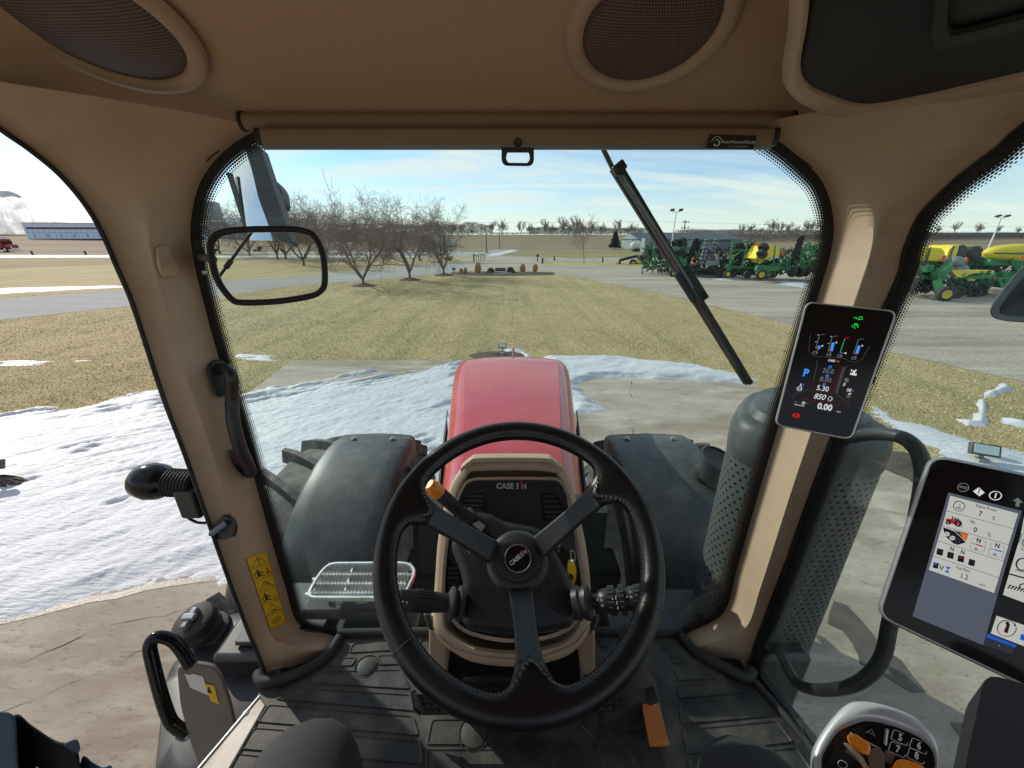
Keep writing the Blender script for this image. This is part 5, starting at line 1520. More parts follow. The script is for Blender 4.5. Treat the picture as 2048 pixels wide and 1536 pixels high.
# ------------------------------------------------------------------ ground flood lamps
def floodlamp(u, v, top, label, yaw=0.0, wpx=16, hk=1.0, tiltb=-.5):
    p, h = tfit(u, v, top); s_ = (p - EYE).dot(FW); w = wpx / FPX * s_
    t = thing('ground_flood_lamp', label, 'flood lamp', p, 'small flood lamps on the ground around the pad')
    x = V((math.cos(yaw), math.sin(yaw), 0)); y = V((-math.sin(yaw), math.cos(yaw), 0))
    yy = (y * math.cos(tiltb) + V((0, 0, 1)) * math.sin(tiltb)); zz_ = x.cross(yy)
    c = p + V((0, 0, h * .78))
    MB().box(c, (w, w * .28, w * .55 * hk), (x, yy, zz_)).build('housing', 'lamp_dark', t, bevel=.008)
    MB().box(c - yy * w * .15, (w * .84, w * .02, w * .42 * hk), (x, yy, zz_)).build('lens', 'glass_lamp', t, bevel=.004)
    MB().box(p + V((0, 0, h * .42)), (w * .12, w * .12, h * .5)).build('bracket', 'steel_grey', t)
    MB().box(p + V((0, 0, h * .14)), (w * .5, w * .4, h * .34)).build('base', 'stone', t, bevel=.01)
    return t
floodlamp(1005, 713, 683, 'small ground flood lamp on the gravel island just beyond the red hood', 0, 16)
floodlamp(8, 972, 905, 'ground flood lamp on a dark mulch patch at the left edge, in the snow', .25, 34)
t = floodlamp(1956, 925, 885, 'ground flood lamp beside the snow strip seen through the right window', -.45, 42)
MB().ball(gz(1978, 925) + V((.05, .1, .16)), .07, sc=(1, 1.2, 1)).build('sensor', 'lamp_dark', t)
mulch_ring('dark mulch island beyond the red hood', gz(1000, 712), .85, 8, .6, .4)
mulch_ring('dark mulch patch in the snow at the left edge', gz(0, 975), .42, 9, .5)
mulch_ring('dark mulch bed along the concrete edge at the right', gz(1815, 935) + V((.1, 0, 0)), .62, 10, .8, .5)
# ------------------------------------------------------------------ the tractor the photographer sits in
from mathutils.bvhtree import BVHTree
TR = thing('tractor', 'large red tractor seen from its driver seat, with beige cab lining and dark fenders', 'tractor', (0, 0, 0))
TR['label'] = 'large red farm tractor around the viewer: beige cab interior, red hood and dark front fenders'
FLOOR = 1.85
WS = Plane((0, .85, FLOOR), (0, -1.33, .12))                     # windshield plane, normal into the cab
SPL = Plane((-.70, 0, FLOOR), V((1.33, 0, .147)))                # left door plane
SPR = Plane((.70, 0, FLOOR), V((-1.33, 0, .147)))
FL = Plane((0, 0, FLOOR), (0, 0, 1))
def surf(objs):
    vs, fs = [], []
    for o in (objs if isinstance(objs, (list, tuple)) else [objs]):
        b = len(vs); w = wloc(o)
        vs += [v.co + w for v in o.data.vertices]; fs += [tuple(b + i for i in p.vertices) for p in o.data.polygons]
    t = BVHTree.FromPolygons(vs, fs)
    def h(u, v, off=0.0):
        d = ray(u, v).normalized()
        q, n, i, dist = t.ray_cast(EYE, d)
        if q is None: return None
        if n.dot(d) > 0: n = -n
        return q + n * off
    return h
def flatpoly(name, pts, mat, parent, off=None, smooth=0):
    mb = MB(); pts = [V(p) for p in pts]
    if off is not None:
        mb.prism(pts, off)
        return mb.build(name, mat, parent, smooth=smooth)
    mb.add(pts, [tuple(range(len(pts)))])
    return mb.build(name, mat, parent, smooth=smooth, fix=False)

# ---- hood
rows = []
prof = [(1.10, .262, 2.172), (1.35, .285, 2.172), (1.68, .322, 2.168), (2.05, .362, 2.162), (2.45, .405, 2.155), (2.70, .425, 2.148), (2.82, .425, 2.136), (2.90, .415, 2.105), (2.95, .39, 2.02), (2.97, .36, 1.90)]
def hoodrow(Y, w, z):
    o = []
    rr = .11
    o.append(V((-w - .02, Y, z - .62)))
    o.append(V((-w - .012, Y, z - .35)))
    o.append(V((-w, Y, z - rr)))
    for k in range(1, 6):
        a = math.pi / 2 * k / 6
        o.append(V((-w + rr * (1 - math.cos(a)), Y, z - rr + rr * math.sin(a) * .92)))
    for x in (-.66, -.33, 0, .33, .66):
        o.append(V((x * (w - rr), Y, z + .016 * (1 - x * x) - .004)))
    for k in range(5, 0, -1):
        a = math.pi / 2 * k / 6
        o.append(V((w - rr * (1 - math.cos(a)), Y, z - rr + rr * math.sin(a) * .92)))
    o += [V((w, Y, z - rr)), V((w + .012, Y, z - .35)), V((w + .02, Y, z - .62))]
    return o
pr = []
for i in range(len(prof) - 1):
    for k in range(3):
        t_ = k / 3; a, b = prof[i], prof[i + 1]
        pr.append(tuple(a[j] + (b[j] - a[j]) * t_ for j in range(3)))
pr.append(prof[-1])
mb = MB(); mb.loft([hoodrow(*p) for p in pr])
hood = mb.build('hood', 'red_paint', TR, smooth=60)
# raised middle panel of the hood
mb = MB(); rr_ = []
for (Y, w, z) in pr:
    if 1.15 < Y < 2.78:
        k = min(1, (2.78 - Y) / .1, (Y - 1.12) / .1)
        rr_.append([V((x * (w - .085), Y, z + .016 * (1 - x * x) + .006 * k - (.02 if abs(x) == 1 else 0))) for x in (-1, -.985, -.8, -.4, 0, .4, .8, .985, 1)])
mb.loft(rr_); mb.build('hood_panel', 'red_paint', hood, smooth=50)
MB().box((0.0, 1.36, 2.186), (.03, .05, .012)).build('latch', 'red_dark', hood, bevel=.004)
MB().tube([V((.01, 2.93, 2.10)), V((.01, 2.95, 2.16)), V((.01, 2.95, 2.18))], [.008, .008, .014], 6).build('antenna_stub', 'steel', hood)
for sx in (-1, 1):
    mb = MB(); rs = random.Random(3)
    rowsg = [[V((sx * (w + .02 + g), Y, z - .16 - k)) for g, k in ((0, 0), (.012, .02), (.012, .36), (0, .38))] for (Y, w, z) in pr if 1.2 < Y < 2.3]
    mb.loft(rowsg); mb.build('side_grille', 'black_matte', TR, smooth=0)
mb = MB(); mb.box((0, 1.75, 1.25), (.62, 2.2, .72)); mb.build('chassis', 'black_plastic', TR, bevel=.03)
MB().box((0, 2.1, .72), (1.5, .26, .3)).build('front_axle', 'black_plastic', TR, bevel=.03)
# cowl around the rear of the hood, just outside the windshield
mb = MB()
mb.loft([[V((math.copysign(abs(x), x) * w, Y, z)) for x in (-1, -.9, -.5, 0, .5, .9, 1)] for (Y, w, z) in ((1.12, .30, 2.16), (1.06, .31, 2.195), (.985, .30, 2.19), (.975, .30, 1.95))])
mb.build('cowl', 'black_matte', TR, smooth=50)

# ---- front tyres and fenders
def front_wheel(sx):
    c = V((1.0 if sx > 0 else -1.10, 2.10, .85)); r = .84; hw = .36 if sx > 0 else .41
    mb = MB()
    mb.lathe([(r * .58, -hw * .7), (r * .66, -hw * .98), (r * .86, -hw), (r * .955, -hw * .8), (r * .985, -hw * .4), (r, 0), (r * .985, hw * .4), (r * .955, hw * .8), (r * .86, hw), (r * .66, hw * .98), (r * .58, hw * .7)], c, (1, 0, 0), 48)
    ty = mb.build('front_tyre', 'tyre', TR, smooth=50)
    proto = None
    n = 22
    for k in range(n * 2):
        side = 1 if k % 2 else -1
        a0 = math.pi * k / n
        # a lug is a slanted bar from the shoulder to the centre
        lug = MB(); pts = []
        for f in (0, .33, .66, 1):
            x = side * hw * (1.0 - .93 * f); aa = f * .30
            rr = r * (.952 + .045 * math.sin(f * 1.57))
            pts.append((x, aa, rr))
        rowsl = []
        for (x, aa, rr) in pts:
            ring = []
            for (da, dr) in ((-.040, -.03), (-.026, .052), (.026, .052), (.040, -.03)):
                a = aa + da
                ring.append(V((x, math.cos(a) * (rr + dr), math.sin(a) * (rr + dr))))
            rowsl.append(ring)
        if k < 2:
            lug.loft(rowsl, closed=True)
            b = len(lug.v)
            lug.f.append((3, 2, 1, 0)); lug.f.append((b - 4, b - 3, b - 2, b - 1))
            o = lug.build('lug', 'tyre', None, smooth=0)
            o.parent = ty; o.matrix_local = Matrix.Translation(c) @ Matrix.Rotation(a0, 4, 'X')
            if k == 0: proto = {side: o}
            else: proto[side] = o
        else:
            put(proto[side], 'lug', Matrix.Translation(c) @ Matrix.Rotation(a0, 4, 'X'), ty)
    MB().lathe([(0, sx * .1), (.2, sx * .12), (.24, sx * .05), (.4, sx * .02), (.44, sx * .26), (.47, sx * .28), (.47, -sx * .28)], c, (1, 0, 0), 28).build('rim', 'galv', ty, smooth=40)
front_wheel(-1); front_wheel(1)
def fender(sx, inner, outer, rsk):
    cy_, cz_, R_ = 2.10, .85, .915
    arcs = [V((0, cy_ + math.cos(R(a)) * R_, cz_ + math.sin(R(a)) * R_)) for a in (76, 82, 90, 100, 110, 120, 130, 140, 150, 160, 170, 178)]
    mb = MB(); rws = []
    for i, p in enumerate(arcs):
        d = (p - V((0, cy_, cz_))).normalized()
        row = []
        for (f, dr) in ((0, -.13), (.0, -.05), (.015, -.014), (.06, .0), (.2, .006), (.5, .012), (.8, .006), (.94, .0), (.985, -.014), (1, -.05), (1, -.13)):
            x = inner + (outer - inner) * f
            row.append(V((sx * x, p.y + d.y * dr, p.z + d.z * dr)))
        rws.append(row)
    mb.loft(rws)
    f_ = mb.build('front_fender', 'fender', TR, smooth=50, solid=.008)
    for x in (inner + .12, outer - .14):
        d = V((0, math.cos(R(83)), math.sin(R(83)))); q = V((sx * x, cy_, cz_)) + d * (R_ + .012)
        MB().cyl(q, q + d * .008, .018, 14).cyl(q + d * .008, q + d * .016, .010, 6).build('bolt', 'steel', f_, smooth=40)
    MB().tube([V((sx * (inner - .18), 2.1, 1.40)), V((sx * inner, 2.1, 1.62)), V((sx * (inner + .2), 2.1, 1.66))], .022, 8).build('fender_bracket', 'black_plastic', TR)
    return f_
fl = fender(-1, .66, 1.17, 0)
fr_ = fender(1, .63, 1.19, 0)
# dark decks beside the chassis, between cab and wheels
for sx in (-1, 1):
    MB().box((sx * .72, 1.08, 1.45), (.72, .3, .30)).build('side_deck', 'black_plastic', TR, bevel=.02)
MB().box((-.86, 1.10, 1.615), (.30, .26, .02)).build('deck_plate', 'fender', TR, bevel=.004)
# galvanised grip step outside the windshield
ZS = 1.80
STP = [gz(612, 1196, ZS), gz(655, 1131, ZS), gz(812, 1129, ZS), gz(832, 1150, ZS), gz(812, 1200, ZS)]
stp = MB().tube(rounded([gz(612, 1197, ZS), gz(640, 1148, ZS), gz(660, 1129, ZS), gz(815, 1128, ZS), gz(832, 1143, ZS), gz(806, 1198, ZS)], .035, 4), .007, 6, closed=True, flat=1.6)
st = stp.build('grip_step', 'galv', TR)
for k in range(4):
    v = 1131 + k * 18.5 - (k == 0) * 1
    a = gz(655 - k * 12, v, ZS); b = gz(824 - k * 6, v, ZS)
    n = 26; mb = MB()
    top, bot = [], []
    for i in range(n * 2 + 1):
        p = a.lerp(b, i / (n * 2)); top.append(p + V((0, 0, .010 if i % 2 else -.002)))
    mb.loft([[p + V((0, -.007, 0)) for p in top], [p + V((0, .007, 0)) for p in top]]); mb.loft([[p + V((0, -.007, 0)) for p in top], [V((p.x, p.y - .007, ZS - .024)) for p in top]])
    mb.build('toothed_bar', 'galv', st, smooth=0, fix=False)
for u in (700, 760):
    mb = MB(); mb.beam(gz(u + 8, 1131, ZS - .012), gz(u - 14, 1197, ZS - .012), .006, .02); mb.build('cross_bar', 'galv', st)
for (u, v) in ((632, 1160), (618, 1190), (826, 1150), (822, 1168)):
    q = gz(u, v, ZS - .02); MB().cyl(q, q + V((-.012, 0, 0)), .009, 6).build('bolt', 'steel', st)
MB().box(gz(720, 1185, ZS - .10), (.36, .2, .05)).build('step_bracket', 'black_plastic', TR, bevel=.01)

# ---- exhaust / intake stack with perforated shield, right of the windshield
foot = [(.725, 1.10), (.77, 1.22), (.88, 1.35), (1.0, 1.42), (1.13, 1.36), (1.21, 1.08), (1.12, .985), (.82, .99)]
def stackrow(z, k=1.0, c=(.97, 1.17)):
    return rounded([V((c[0] + (x - c[0]) * k, c[1] + (y - c[1]) * k, z)) for x, y in foot], .09, 4)
mb = MB(); uv = []
zs = [.9, 1.2, 1.5, 1.8, 2.1, 2.33]
rows = [stackrow(z) for z in zs]
rows = [r_ + [r_[0]] for r_ in rows]
L0 = [0]
for a, b in zip(rows[0][:-1], rows[0][1:]): L0.append(L0[-1] + (b - a).length)
mb.loft(rows)
uv = [(L0[i], z) for z in zs for i in range(len(rows[0]))]
stk = mb.build('exhaust_shield', 'perforated', TR, smooth=50, fix=False, uvs=uv)
mb = MB(); mb.loft([stackrow(z, .90) for z in (.9, 2.3)], closed=True); mb.build('inner_pipe', 'black_matte', stk, smooth=50)
mb = MB(); mb.loft([stackrow(2.315, 1.005), stackrow(2.33, 1.02), stackrow(2.39, 1.02), stackrow(2.425, .985), stackrow(2.445, .93), stackrow(2.45, .86)], closed=True)
mb.add(stackrow(2.45, .86), [tuple(range(len(stackrow(2.45, .86))))])
cap_ = mb.build('shield_cap', 'fender', stk, smooth=50)
mb = MB(); mb.loft([stackrow(2.447, .80), stackrow(2.475, .74), stackrow(2.48, .66)], closed=True); mb.add(stackrow(2.48, .66), [tuple(range(len(stackrow(2.48, .66))))])
mb.build('cap_crown', 'fender', stk, smooth=40)
for p in ((.84, 1.10, 2.452), (1.12, 1.10, 2.452)):
    MB().cyl(p, V(p) + V((0, 0, .008)), .02, 14).cyl(V(p) + V((0, 0, .008)), V(p) + V((0, 0, .02)), .011, 6).build('bolt', 'steel', stk)
# coiled canister seen between fender and stack
t_ = MB(); c = at(1425, 918, 2.1)
for k in range(7): t_.lathe([(.0, 0), (.078, 0), (.09, .006), (.078, .016)], c + V((.02, 0, -.018 * k)), (.15, -.35, 1), 20)
t_.build('air_canister', 'black_plastic', TR, smooth=40)
MB().ball(at(1408, 945, 2.15), .055, sc=(1, 1, 1.5)).build('hose_elbow', 'black_rubber', TR)

# ---- right handrail loop and perforated step outside the right glass
XR = .94
path = [gx(u, v, XR) for u, v in [(1690, 878), (1740, 869), (1790, 871), (1822, 886), (1842, 918), (1845, 975), (1822, 1090), (1795, 1190), (1779, 1250), (1766, 1310), (1738, 1350), (1695, 1374), (1635, 1380), (1596, 1368), (1576, 1338), (1560, 1306), (1535, 1290)]]
MB().tube(catmull(path, 5), .0165, 12, hint=(1, 0, 0)).build('handrail', 'black_plastic', TR, smooth=60)
q = gx(1828, 992, XR - .02); MB().ball(q + V((-.0, -.012, .05)), .006).build('bolt', 'steel', TR)
sp_ = MB().prism([V((.80, .40, 1.70)), V((.80, .62, 1.70)), V((1.02, .66, 1.70)), V((1.03, .40, 1.70))], (0, 0, .03)).build('side_step', 'black_plastic', TR, bevel=.006)
for i in range(7):
    for j in range(4):
        p = V((.825 + i * .03, .44 + j * .052 + i * .002, 1.731))
        MB().lathe([(.0, 0), (.007, 0), (.010, .006), (.013, .0)], p, (0, 0, 1), 10).build('grip_ring', 'black_rubber', sp_)
# rear wall and posts of the cab behind the camera, roof, belt
MB().box((0, .02, 3.50), (1.78, 1.96, .16)).build('roof', 'red_dark', TR, bevel=.05, seg=3)  # unseen roof box over the headliner, added to block the sun
for sx in (-1, 1):
    MB().box((sx * .80, -.92, 2.55), (.10, .12, 1.45)).build('rear_post', 'beige_plastic', TR, bevel=.02)
MB().box((0, -.93, 1.95), (1.5, .08, .7)).build('rear_wall', 'beige_plastic', TR, bevel=.02)
MB().box((0, -.02, 1.80), (1.36, 1.72, .06)).build('cab_floor', 'black_matte', TR, bevel=.01)

# ---- left exterior: tank, cap, steps, handrail, small work light
tz = 1.52
tk = MB()
base = [(-1.32, .98), (-1.24, 1.22), (-.84, 1.24), (-.80, .80), (-.92, .55), (-1.06, .62)]
rows = []
for (z, k) in ((.9, .96), (1.0, 1.0), (1.40, 1.0), (1.47, .97), (1.50, .90), (1.51, .7)):
    rows.append(rounded([V((-1.03 + (x + 1.03) * k, .9 + (y - .9) * k, z)) for x, y in base], .08, 4))
tk.loft(rows, closed=True); tk.add(rows[-1], [tuple(range(len(rows[-1])))])
tank = tk.build('fluid_tank', 'black_plastic', TR, smooth=50)
cc = gz(412, 1262, 1.52)
MB().lathe([(0, .10), (.062, .10), (.07, .094), (.072, .06), (.066, .056), (.062, .05), (.064, .045), (.07, .04), (.068, .02), (.058, .014), (.062, .0), (.078, -.004), (.08, -.03), (.08, -.08)], cc, (-.1, -.25, 1), 28).build('tank_cap', 'black_rubber', tank, smooth=45)
x_, y_, z_ = frame_of((-.1, -.25, 1))
MB().box(cc + z_ * .11, (.075, .022, .024), (x_, y_, z_)).box(cc + z_ * .118, (.024, .05, .020), (x_, y_, z_)).build('cap_latch', 'steel_grey', tank, bevel=.004)
pn = [(353, 1335), (378, 1326), (425, 1332), (440, 1350), (458, 1400), (474, 1470), (470, 1530), (440, 1560), (400, 1540), (378, 1480), (360, 1410)]
PPL = Plane((-.93, .55, 1.5), (-.72, -.62, .42))
PPL = Plane((-.905, .58, 1.5), (.35, -.75, .42))
pp = rounded([PPL(u, v) for u, v in pn], .02, 3)
MB().prism(pp, -PPL.n * .02).build('step_panel', 'grey_panel', TR, bevel=.003)
w1 = [PPL(u, v, .002) for u, v in [(369, 1347), (380, 1350), (384, 1347), (406, 1353), (417, 1391), (380, 1375)]]
flatpoly('white_sticker', w1, 'white_print', TR)
w2 = [PPL(u, v, .0022) for u, v in [(409, 1367), (428, 1371), (438, 1409), (421, 1402)]]
ys = flatpoly('yellow_sticker', w2, 'warn_yellow', TR)
flatpoly('triangle', [PPL(u, v, .003) for u, v in [(414, 1385), (424, 1387), (417, 1373)]], 'print_black', ys)
hp = [(382, 1332), (360, 1296), (340, 1278), (312, 1274), (300, 1290), (304, 1320), (322, 1390), (338, 1436), (350, 1452), (375, 1468)]
PH = Plane((-1.0, .55, 1.5), (.35, -.75, .42))
MB().tube(catmull([PH(u, v) for u, v in hp], 6), .0165, 12).build('handrail', 'black_gloss', TR, smooth=60)
MB().tube(catmull([PH(u, v, -.02) for u, v in [(372, 1455), (378, 1470), (368, 1480), (352, 1474)]], 4), .005, 6).build('cable_loop', 'steel_grey', TR)
# small round work light on a bellows bracket beside the pillar
s_ = .98
wl = at(312, 963, s_)
bx = (at(380, 968, s_) - at(300, 963, s_)).normalized(); yy_, zz2, _ = frame_of(bx)
MB().lathe([(0, -.062), (.022, -.058), (.040, -.040), (.047, -.012), (.044, .012), (.036, .028), (.030, .040), (0, .040)], wl, bx, 28).build('work_light', 'black_gloss', TR, smooth=60)
mb = MB()
for k in range(8): mb.lathe([(.0, 0), (.034, .0), (.036, .004), (.030, .008)], wl + bx * (.036 + k * .0085), bx, 20)
mb.build('bellows', 'black_rubber', TR, smooth=30)
MB().box(at(388, 1000, s_), (.05, .05, .08)).build('light_bracket', 'black_plastic', TR, bevel=.006)
MB().tube(catmull([at(u, v, s_) for u, v in [(360, 985), (358, 1008), (370, 1030), (392, 1044), (412, 1046)]], 5), .0035, 8).build('cable', 'black_gloss', TR)

# ---- outside mirrors
s_ = 1.45
hm = MB().prism(rounded([at(u, v, s_) for u, v in [(488, 292), (519, 290), (545, 370), (584, 484), (576, 486), (552, 478), (538, 455), (516, 395), (503, 340)]], .01, 3), FW * .05).build('outside_mirror', 'fender', TR, bevel=.006)
MB().prism([at(u, v, s_ + .052) for u, v in [(452, 345), (462, 345), (500, 475), (494, 475)]], FW * .01).build('mirror_edge', 'fender', hm)
mg = [at(u, v, s_ + .03 + (520 - u) * .0008) for u, v in [(458, 350), (480, 305), (495, 300), (512, 350), (522, 400), (545, 480), (500, 480)]]
flatpoly('mirror_glass', mg, 'mirror', hm, FW * .004)
MB().prism(rounded([at(u, v, s_ + .15) for u, v in [(533, 352), (548, 356), (562, 375), (566, 408), (556, 413), (546, 408)]], .02, 4), FW * .06).build('small_mirror', 'black_plastic', TR, bevel=.01)
s_ = 1.25
mb = MB().prism(rounded([at(u, v, s_) for u, v in [(2100, 520), (2048, 528), (2020, 560), (1985, 605), (1978, 622), (1984, 636), (2010, 643), (2060, 646), (2110, 650)]], .03, 4), ray(2040, 590) * .08)
hm = mb.build('outside_mirror', 'fender', TR, bevel=.02, seg=3)
MB().prism(rounded([at(u, v, s_ - .003) for u, v in [(2100, 545), (2052, 552), (2028, 580), (2000, 618), (2008, 630), (2100, 636)]], .02, 4), ray(2040, 590) * .002).build('rear_shell', 'dark_panel', hm)
MB().tube([at(2100, 600, s_ + .06), at(2200, 560, s_ - .1)], .02, 8).build('mirror_arm', 'black_plastic', TR)

# ---- wiper outside the glass
WO = WS.off(-.028)
wa, wb = WO(1204, 298), WO(1500, 762)
d_ = (wb - wa).normalized()
wp = thing('windshield_wiper', 'long black wiper lying diagonally across the right part of the windshield', 'wiper', WO(1350, 530))
MB().tube([WO(1200, 285), WO(1226, 338)], .0055, 8).build('arm', 'fender', wp)
mb = MB(); mb.loft([[p - d_.cross(WO.n) * w, p - d_.cross(WO.n) * w * .6 + WO.n * .012, p + d_.cross(WO.n) * w * .6 + WO.n * .012, p + d_.cross(WO.n) * w] for p, w in ((WO(1234, 334), .005), (WO(1242, 345), .0105), (WO(1300, 440), .009), (WO(1400, 605), .0085), (WO(1470, 720), .0085), (WO(1498, 765), .007))])
mb.build('blade_holder', 'black_plastic', wp, smooth=40, solid=.003)
MB().tube([WO(1246, 350, .016), WO(1386, 575, .016)], .0028, 6).build('blade_rib', 'steel_grey', wp)
MB().beam(WO(1222, 340, -.012), WO(1490, 768, -.012), .004, .014, WO.n).build('rubber_blade', 'black_rubber', wp)
MB().box(WO(1238, 336, .006), (.03, .02, .022), (d_.cross(WO.n), WO.n, d_)).build('end_cap', 'black_plastic', wp, bevel=.004)
mb = MB().box(WO(1388, 566, .004), (.021, .02, .10), (d_.cross(WO.n), WO.n, d_)); mb.box(WO(1370, 575, .0), (.012, .016, .09), (d_.cross(WO.n), WO.n, d_))
mb.build('pivot_clip', 'black_matte', wp, bevel=.004)
# left wiper arm, seen through the clear pane
a_, b_ = WO(505, 462), WO(432, 562)
wl_ = thing('windshield_wiper', 'thin dark wiper arm at the left, seen through the pane of the black frame', 'wiper', a_)
MB().tube([a_, b_], .0035, 8).build('arm', 'black_plastic', wl_)
MB().tube([WO(462, 521), WO(452, 535)], .0065, 8).build('joint', 'black_plastic', wl_)

# ------------------------------------------------------------------ cab: pillars
LA = [(515, 262), (470, 288), (430, 325), (402, 370), (388, 420), (384, 470), (390, 520), (405, 585), (430, 680), (458, 775), (490, 880), (520, 990), (548, 1090), (572, 1170), (600, 1247), (672, 1272), (655, 1302)]
LB = [(-140, 150), (0, 258), (60, 300), (120, 350), (171, 410), (205, 468), (236, 540), (262, 600), (295, 700), (328, 800), (368, 905), (405, 1010), (438, 1105), (465, 1180), (495, 1260), (512, 1300), (530, 1345)]
RA = [(1512, 255), (1568, 293), (1612, 331), (1642, 365), (1660, 415), (1664, 465), (1656, 515), (1640, 570), (1612, 660), (1585, 750), (1555, 850), (1528, 940), (1502, 1030), (1472, 1135), (1444, 1225), (1365, 1271), (1385, 1300)]
RB = [(2190, 160), (2048, 250), (1995, 297), (1930, 345), (1880, 390), (1843, 430), (1815, 490), (1798, 555), (1760, 640), (1722, 740), (1680, 840), (1645, 930), (1610, 1025), (1575, 1125), (1542, 1210), (1515, 1280), (1495, 1345)]
def pillar(A, B, SP, label):
    PA = [WS(u, v) for u, v in A]; PB = [SP(u, v) for u, v in B]
    PA = catmull(PA, 10); PB = catmull(PB, 10)
    rows = []
    n_ = len(PA)
    for i, (a, b) in enumerate(zip(PA, PB)):
        f = i / (n_ - 1)
        ab = (b - a).normalized(); w = (b - a).length
        nw, ns = WS.n, SP.n
        out = (nw + ns).normalized()
        e = min(.05, w * .25)
        a1 = a + nw * .022 + ab * .004
        a2 = a + nw * .040 + ab * .016
        b1 = b + ns * .003 - ab * .020
        b2 = b + ns * .009 - ab * .026
        b3 = b + ns * .026 - ab * .034
        k_ = min(1, i / 60) * min(1, max(0, (n_ - 1 - i) / 28)); k_ = k_ * k_ * (3 - 2 * k_); m1 = (a + nw * (.030 + .068 * k_) + ab * (.010 + .02 * (1 - k_))).lerp(a2.lerp(b3, .3) + out * .01, 1 - k_); m2 = m1.lerp(b3, .45) + out * .003
        rows.append([a, a1, a2.lerp(a1 + nw * .018, k_), a2.lerp(m1, .55) + out * .002, m1.lerp(a2, .10) + ab * .001, m1.lerp(m2, .35), m2, b3, b2, b1, b])
    mb = MB(); mb.loft(rows)
    o = mb.build('pillar', 'beige_plastic', TR, smooth=60)
    # outer skin so that the pillar is solid
    mb = MB(); mb.loft([[r_[0] - WS.n * .004, r_[0].lerp(r_[-1], .5) - (WS.n + SP.n).normalized() * .06, r_[-1] - SP.n * .004] for r_ in rows]); mb.build('pillar_shell', 'black_plastic', o, smooth=50)
    o['label'] = label
    return o, rows
pl_, rowsL = pillar(LA, LB, SPL, 'left beige windshield pillar with the black grab handle')
pr_, rowsR = pillar(RA, RB, SPR, 'right beige windshield pillar carrying the slim display')
hitL = surf(pl_); hitR = surf(pr_)
# door-side black seals
for P, SP, B in ((pl_, SPL, LB), (pr_, SPR, RB)):
    pts = catmull([SP(u, v, .004) for u, v in B], 5)
    MB().tube(pts, .0045, 6, hint=SP.n).build('door_seal', 'black_rubber', P, smooth=60)
# windshield black border, dots and pane
def border(name, px, SPn, band, dots, cen, parent, ndot, skip_top=True, plane=WS):
    P = catmull([plane(u, v, .004) for u, v in px], 6)
    c = plane(*cen, .004)
    inn, inn2 = [], []
    for i, p in enumerate(P):
        t_ = (P[min(i + 1, len(P) - 1)] - P[max(i - 1, 0)]).normalized()
        nn = plane.n.cross(t_).normalized()
        if nn.dot(c - p) < 0: nn = -nn
        inn.append(p + nn * band); inn2.append(p + nn * (band + dots))
    out_ = []
    for p, q in zip(P, inn): out_.append(p - (q - p) * .8)
    MB().loft([out_, inn]).build(name, 'black_matte', parent, smooth=0, fix=False)
    mb = MB(); mb.loft([inn, inn2])
    ll = [0]
    for a, b in zip(inn[:-1], inn[1:]): ll.append(ll[-1] + (b - a).length)
    uv = [(x / ndot, 0.0) for x in ll] + [(x / ndot, 0.999) for x in ll]
    mb.build('ceramic_dots', 'frit_dots', parent, smooth=0, fix=False, uvs=uv)
gp = [WS(u, v, -.002) for u, v in ([(500, 240)] + LA[1:16] + RA[15:0:-1] + [(1575, 240)])]
def outset(pts, k):
    c = sum(pts, V()) / len(pts)
    return [c + (p - c) * k for p in pts]
ws = MB().prism(outset(gp, 1.02), -WS.n * .006).build('windshield', 'windshield_glass', TR, smooth=0)
border('windshield_border', LA[0:16], 1, .018, .021, (1024, 760), ws, .0063)
border('windshield_border', RA[0:16], 1, .018, .021, (1024, 760), ws, .0063)
border('windshield_border', [(672, 1272), (850, 1268), (1024, 1267), (1200, 1267), (1365, 1271)], 1, .012, .006, (1024, 760), ws, .0042)
# right door glass with its border
rg = [SPR(u, v, -.002) for u, v in [(2330, 60)] + RB[1:] + [(1640, 1560), (2600, 1900)]]
rgl = MB().prism(rg, -SPR.n * .005).build('right_door_glass', 'side_glass', TR, smooth=0)
border('glass_border', RB, 1, .028, .022, (2040, 900), rgl, .0063, plane=SPR)

# ------------------------------------------------------------------ cab: headliner
def hz(X, Y):
    z = 3.238 + .36 * (1 - max(Y, .56)) if Y < .955 else 3.2542
    t_ = min(max((abs(X) - .72) / .16, 0), 1); z -= (z - 3.195) * t_ * t_ * (3 - 2 * t_)
    t_ = min(max((Y - .93) / .06, 0), 1); z -= .03 * t_ * t_
    return z
mb = MB(); rows = []
for i in range(60):
    Y = -1.0 + 1.975 * i / 59 if i < 59 else .985
    rows.append([V((X, Y, hz(X, Y))) for X in [-.90 + 1.8 * k / 60 for k in range(61)]])
rows.append([V((X, .990, hz(X, .985) + .012)) for X in [-.90 + 1.8 * k / 60 for k in range(61)]])
rows.append([V((X, .985, 3.40)) for X in [-.90 + 1.8 * k / 60 for k in range(61)]])
mb.loft(rows)
head = mb.build('headliner', 'headliner', TR, smooth=60)
def HP(u, v, off=0.0):
    return gz(u, v, 3.250 - off)
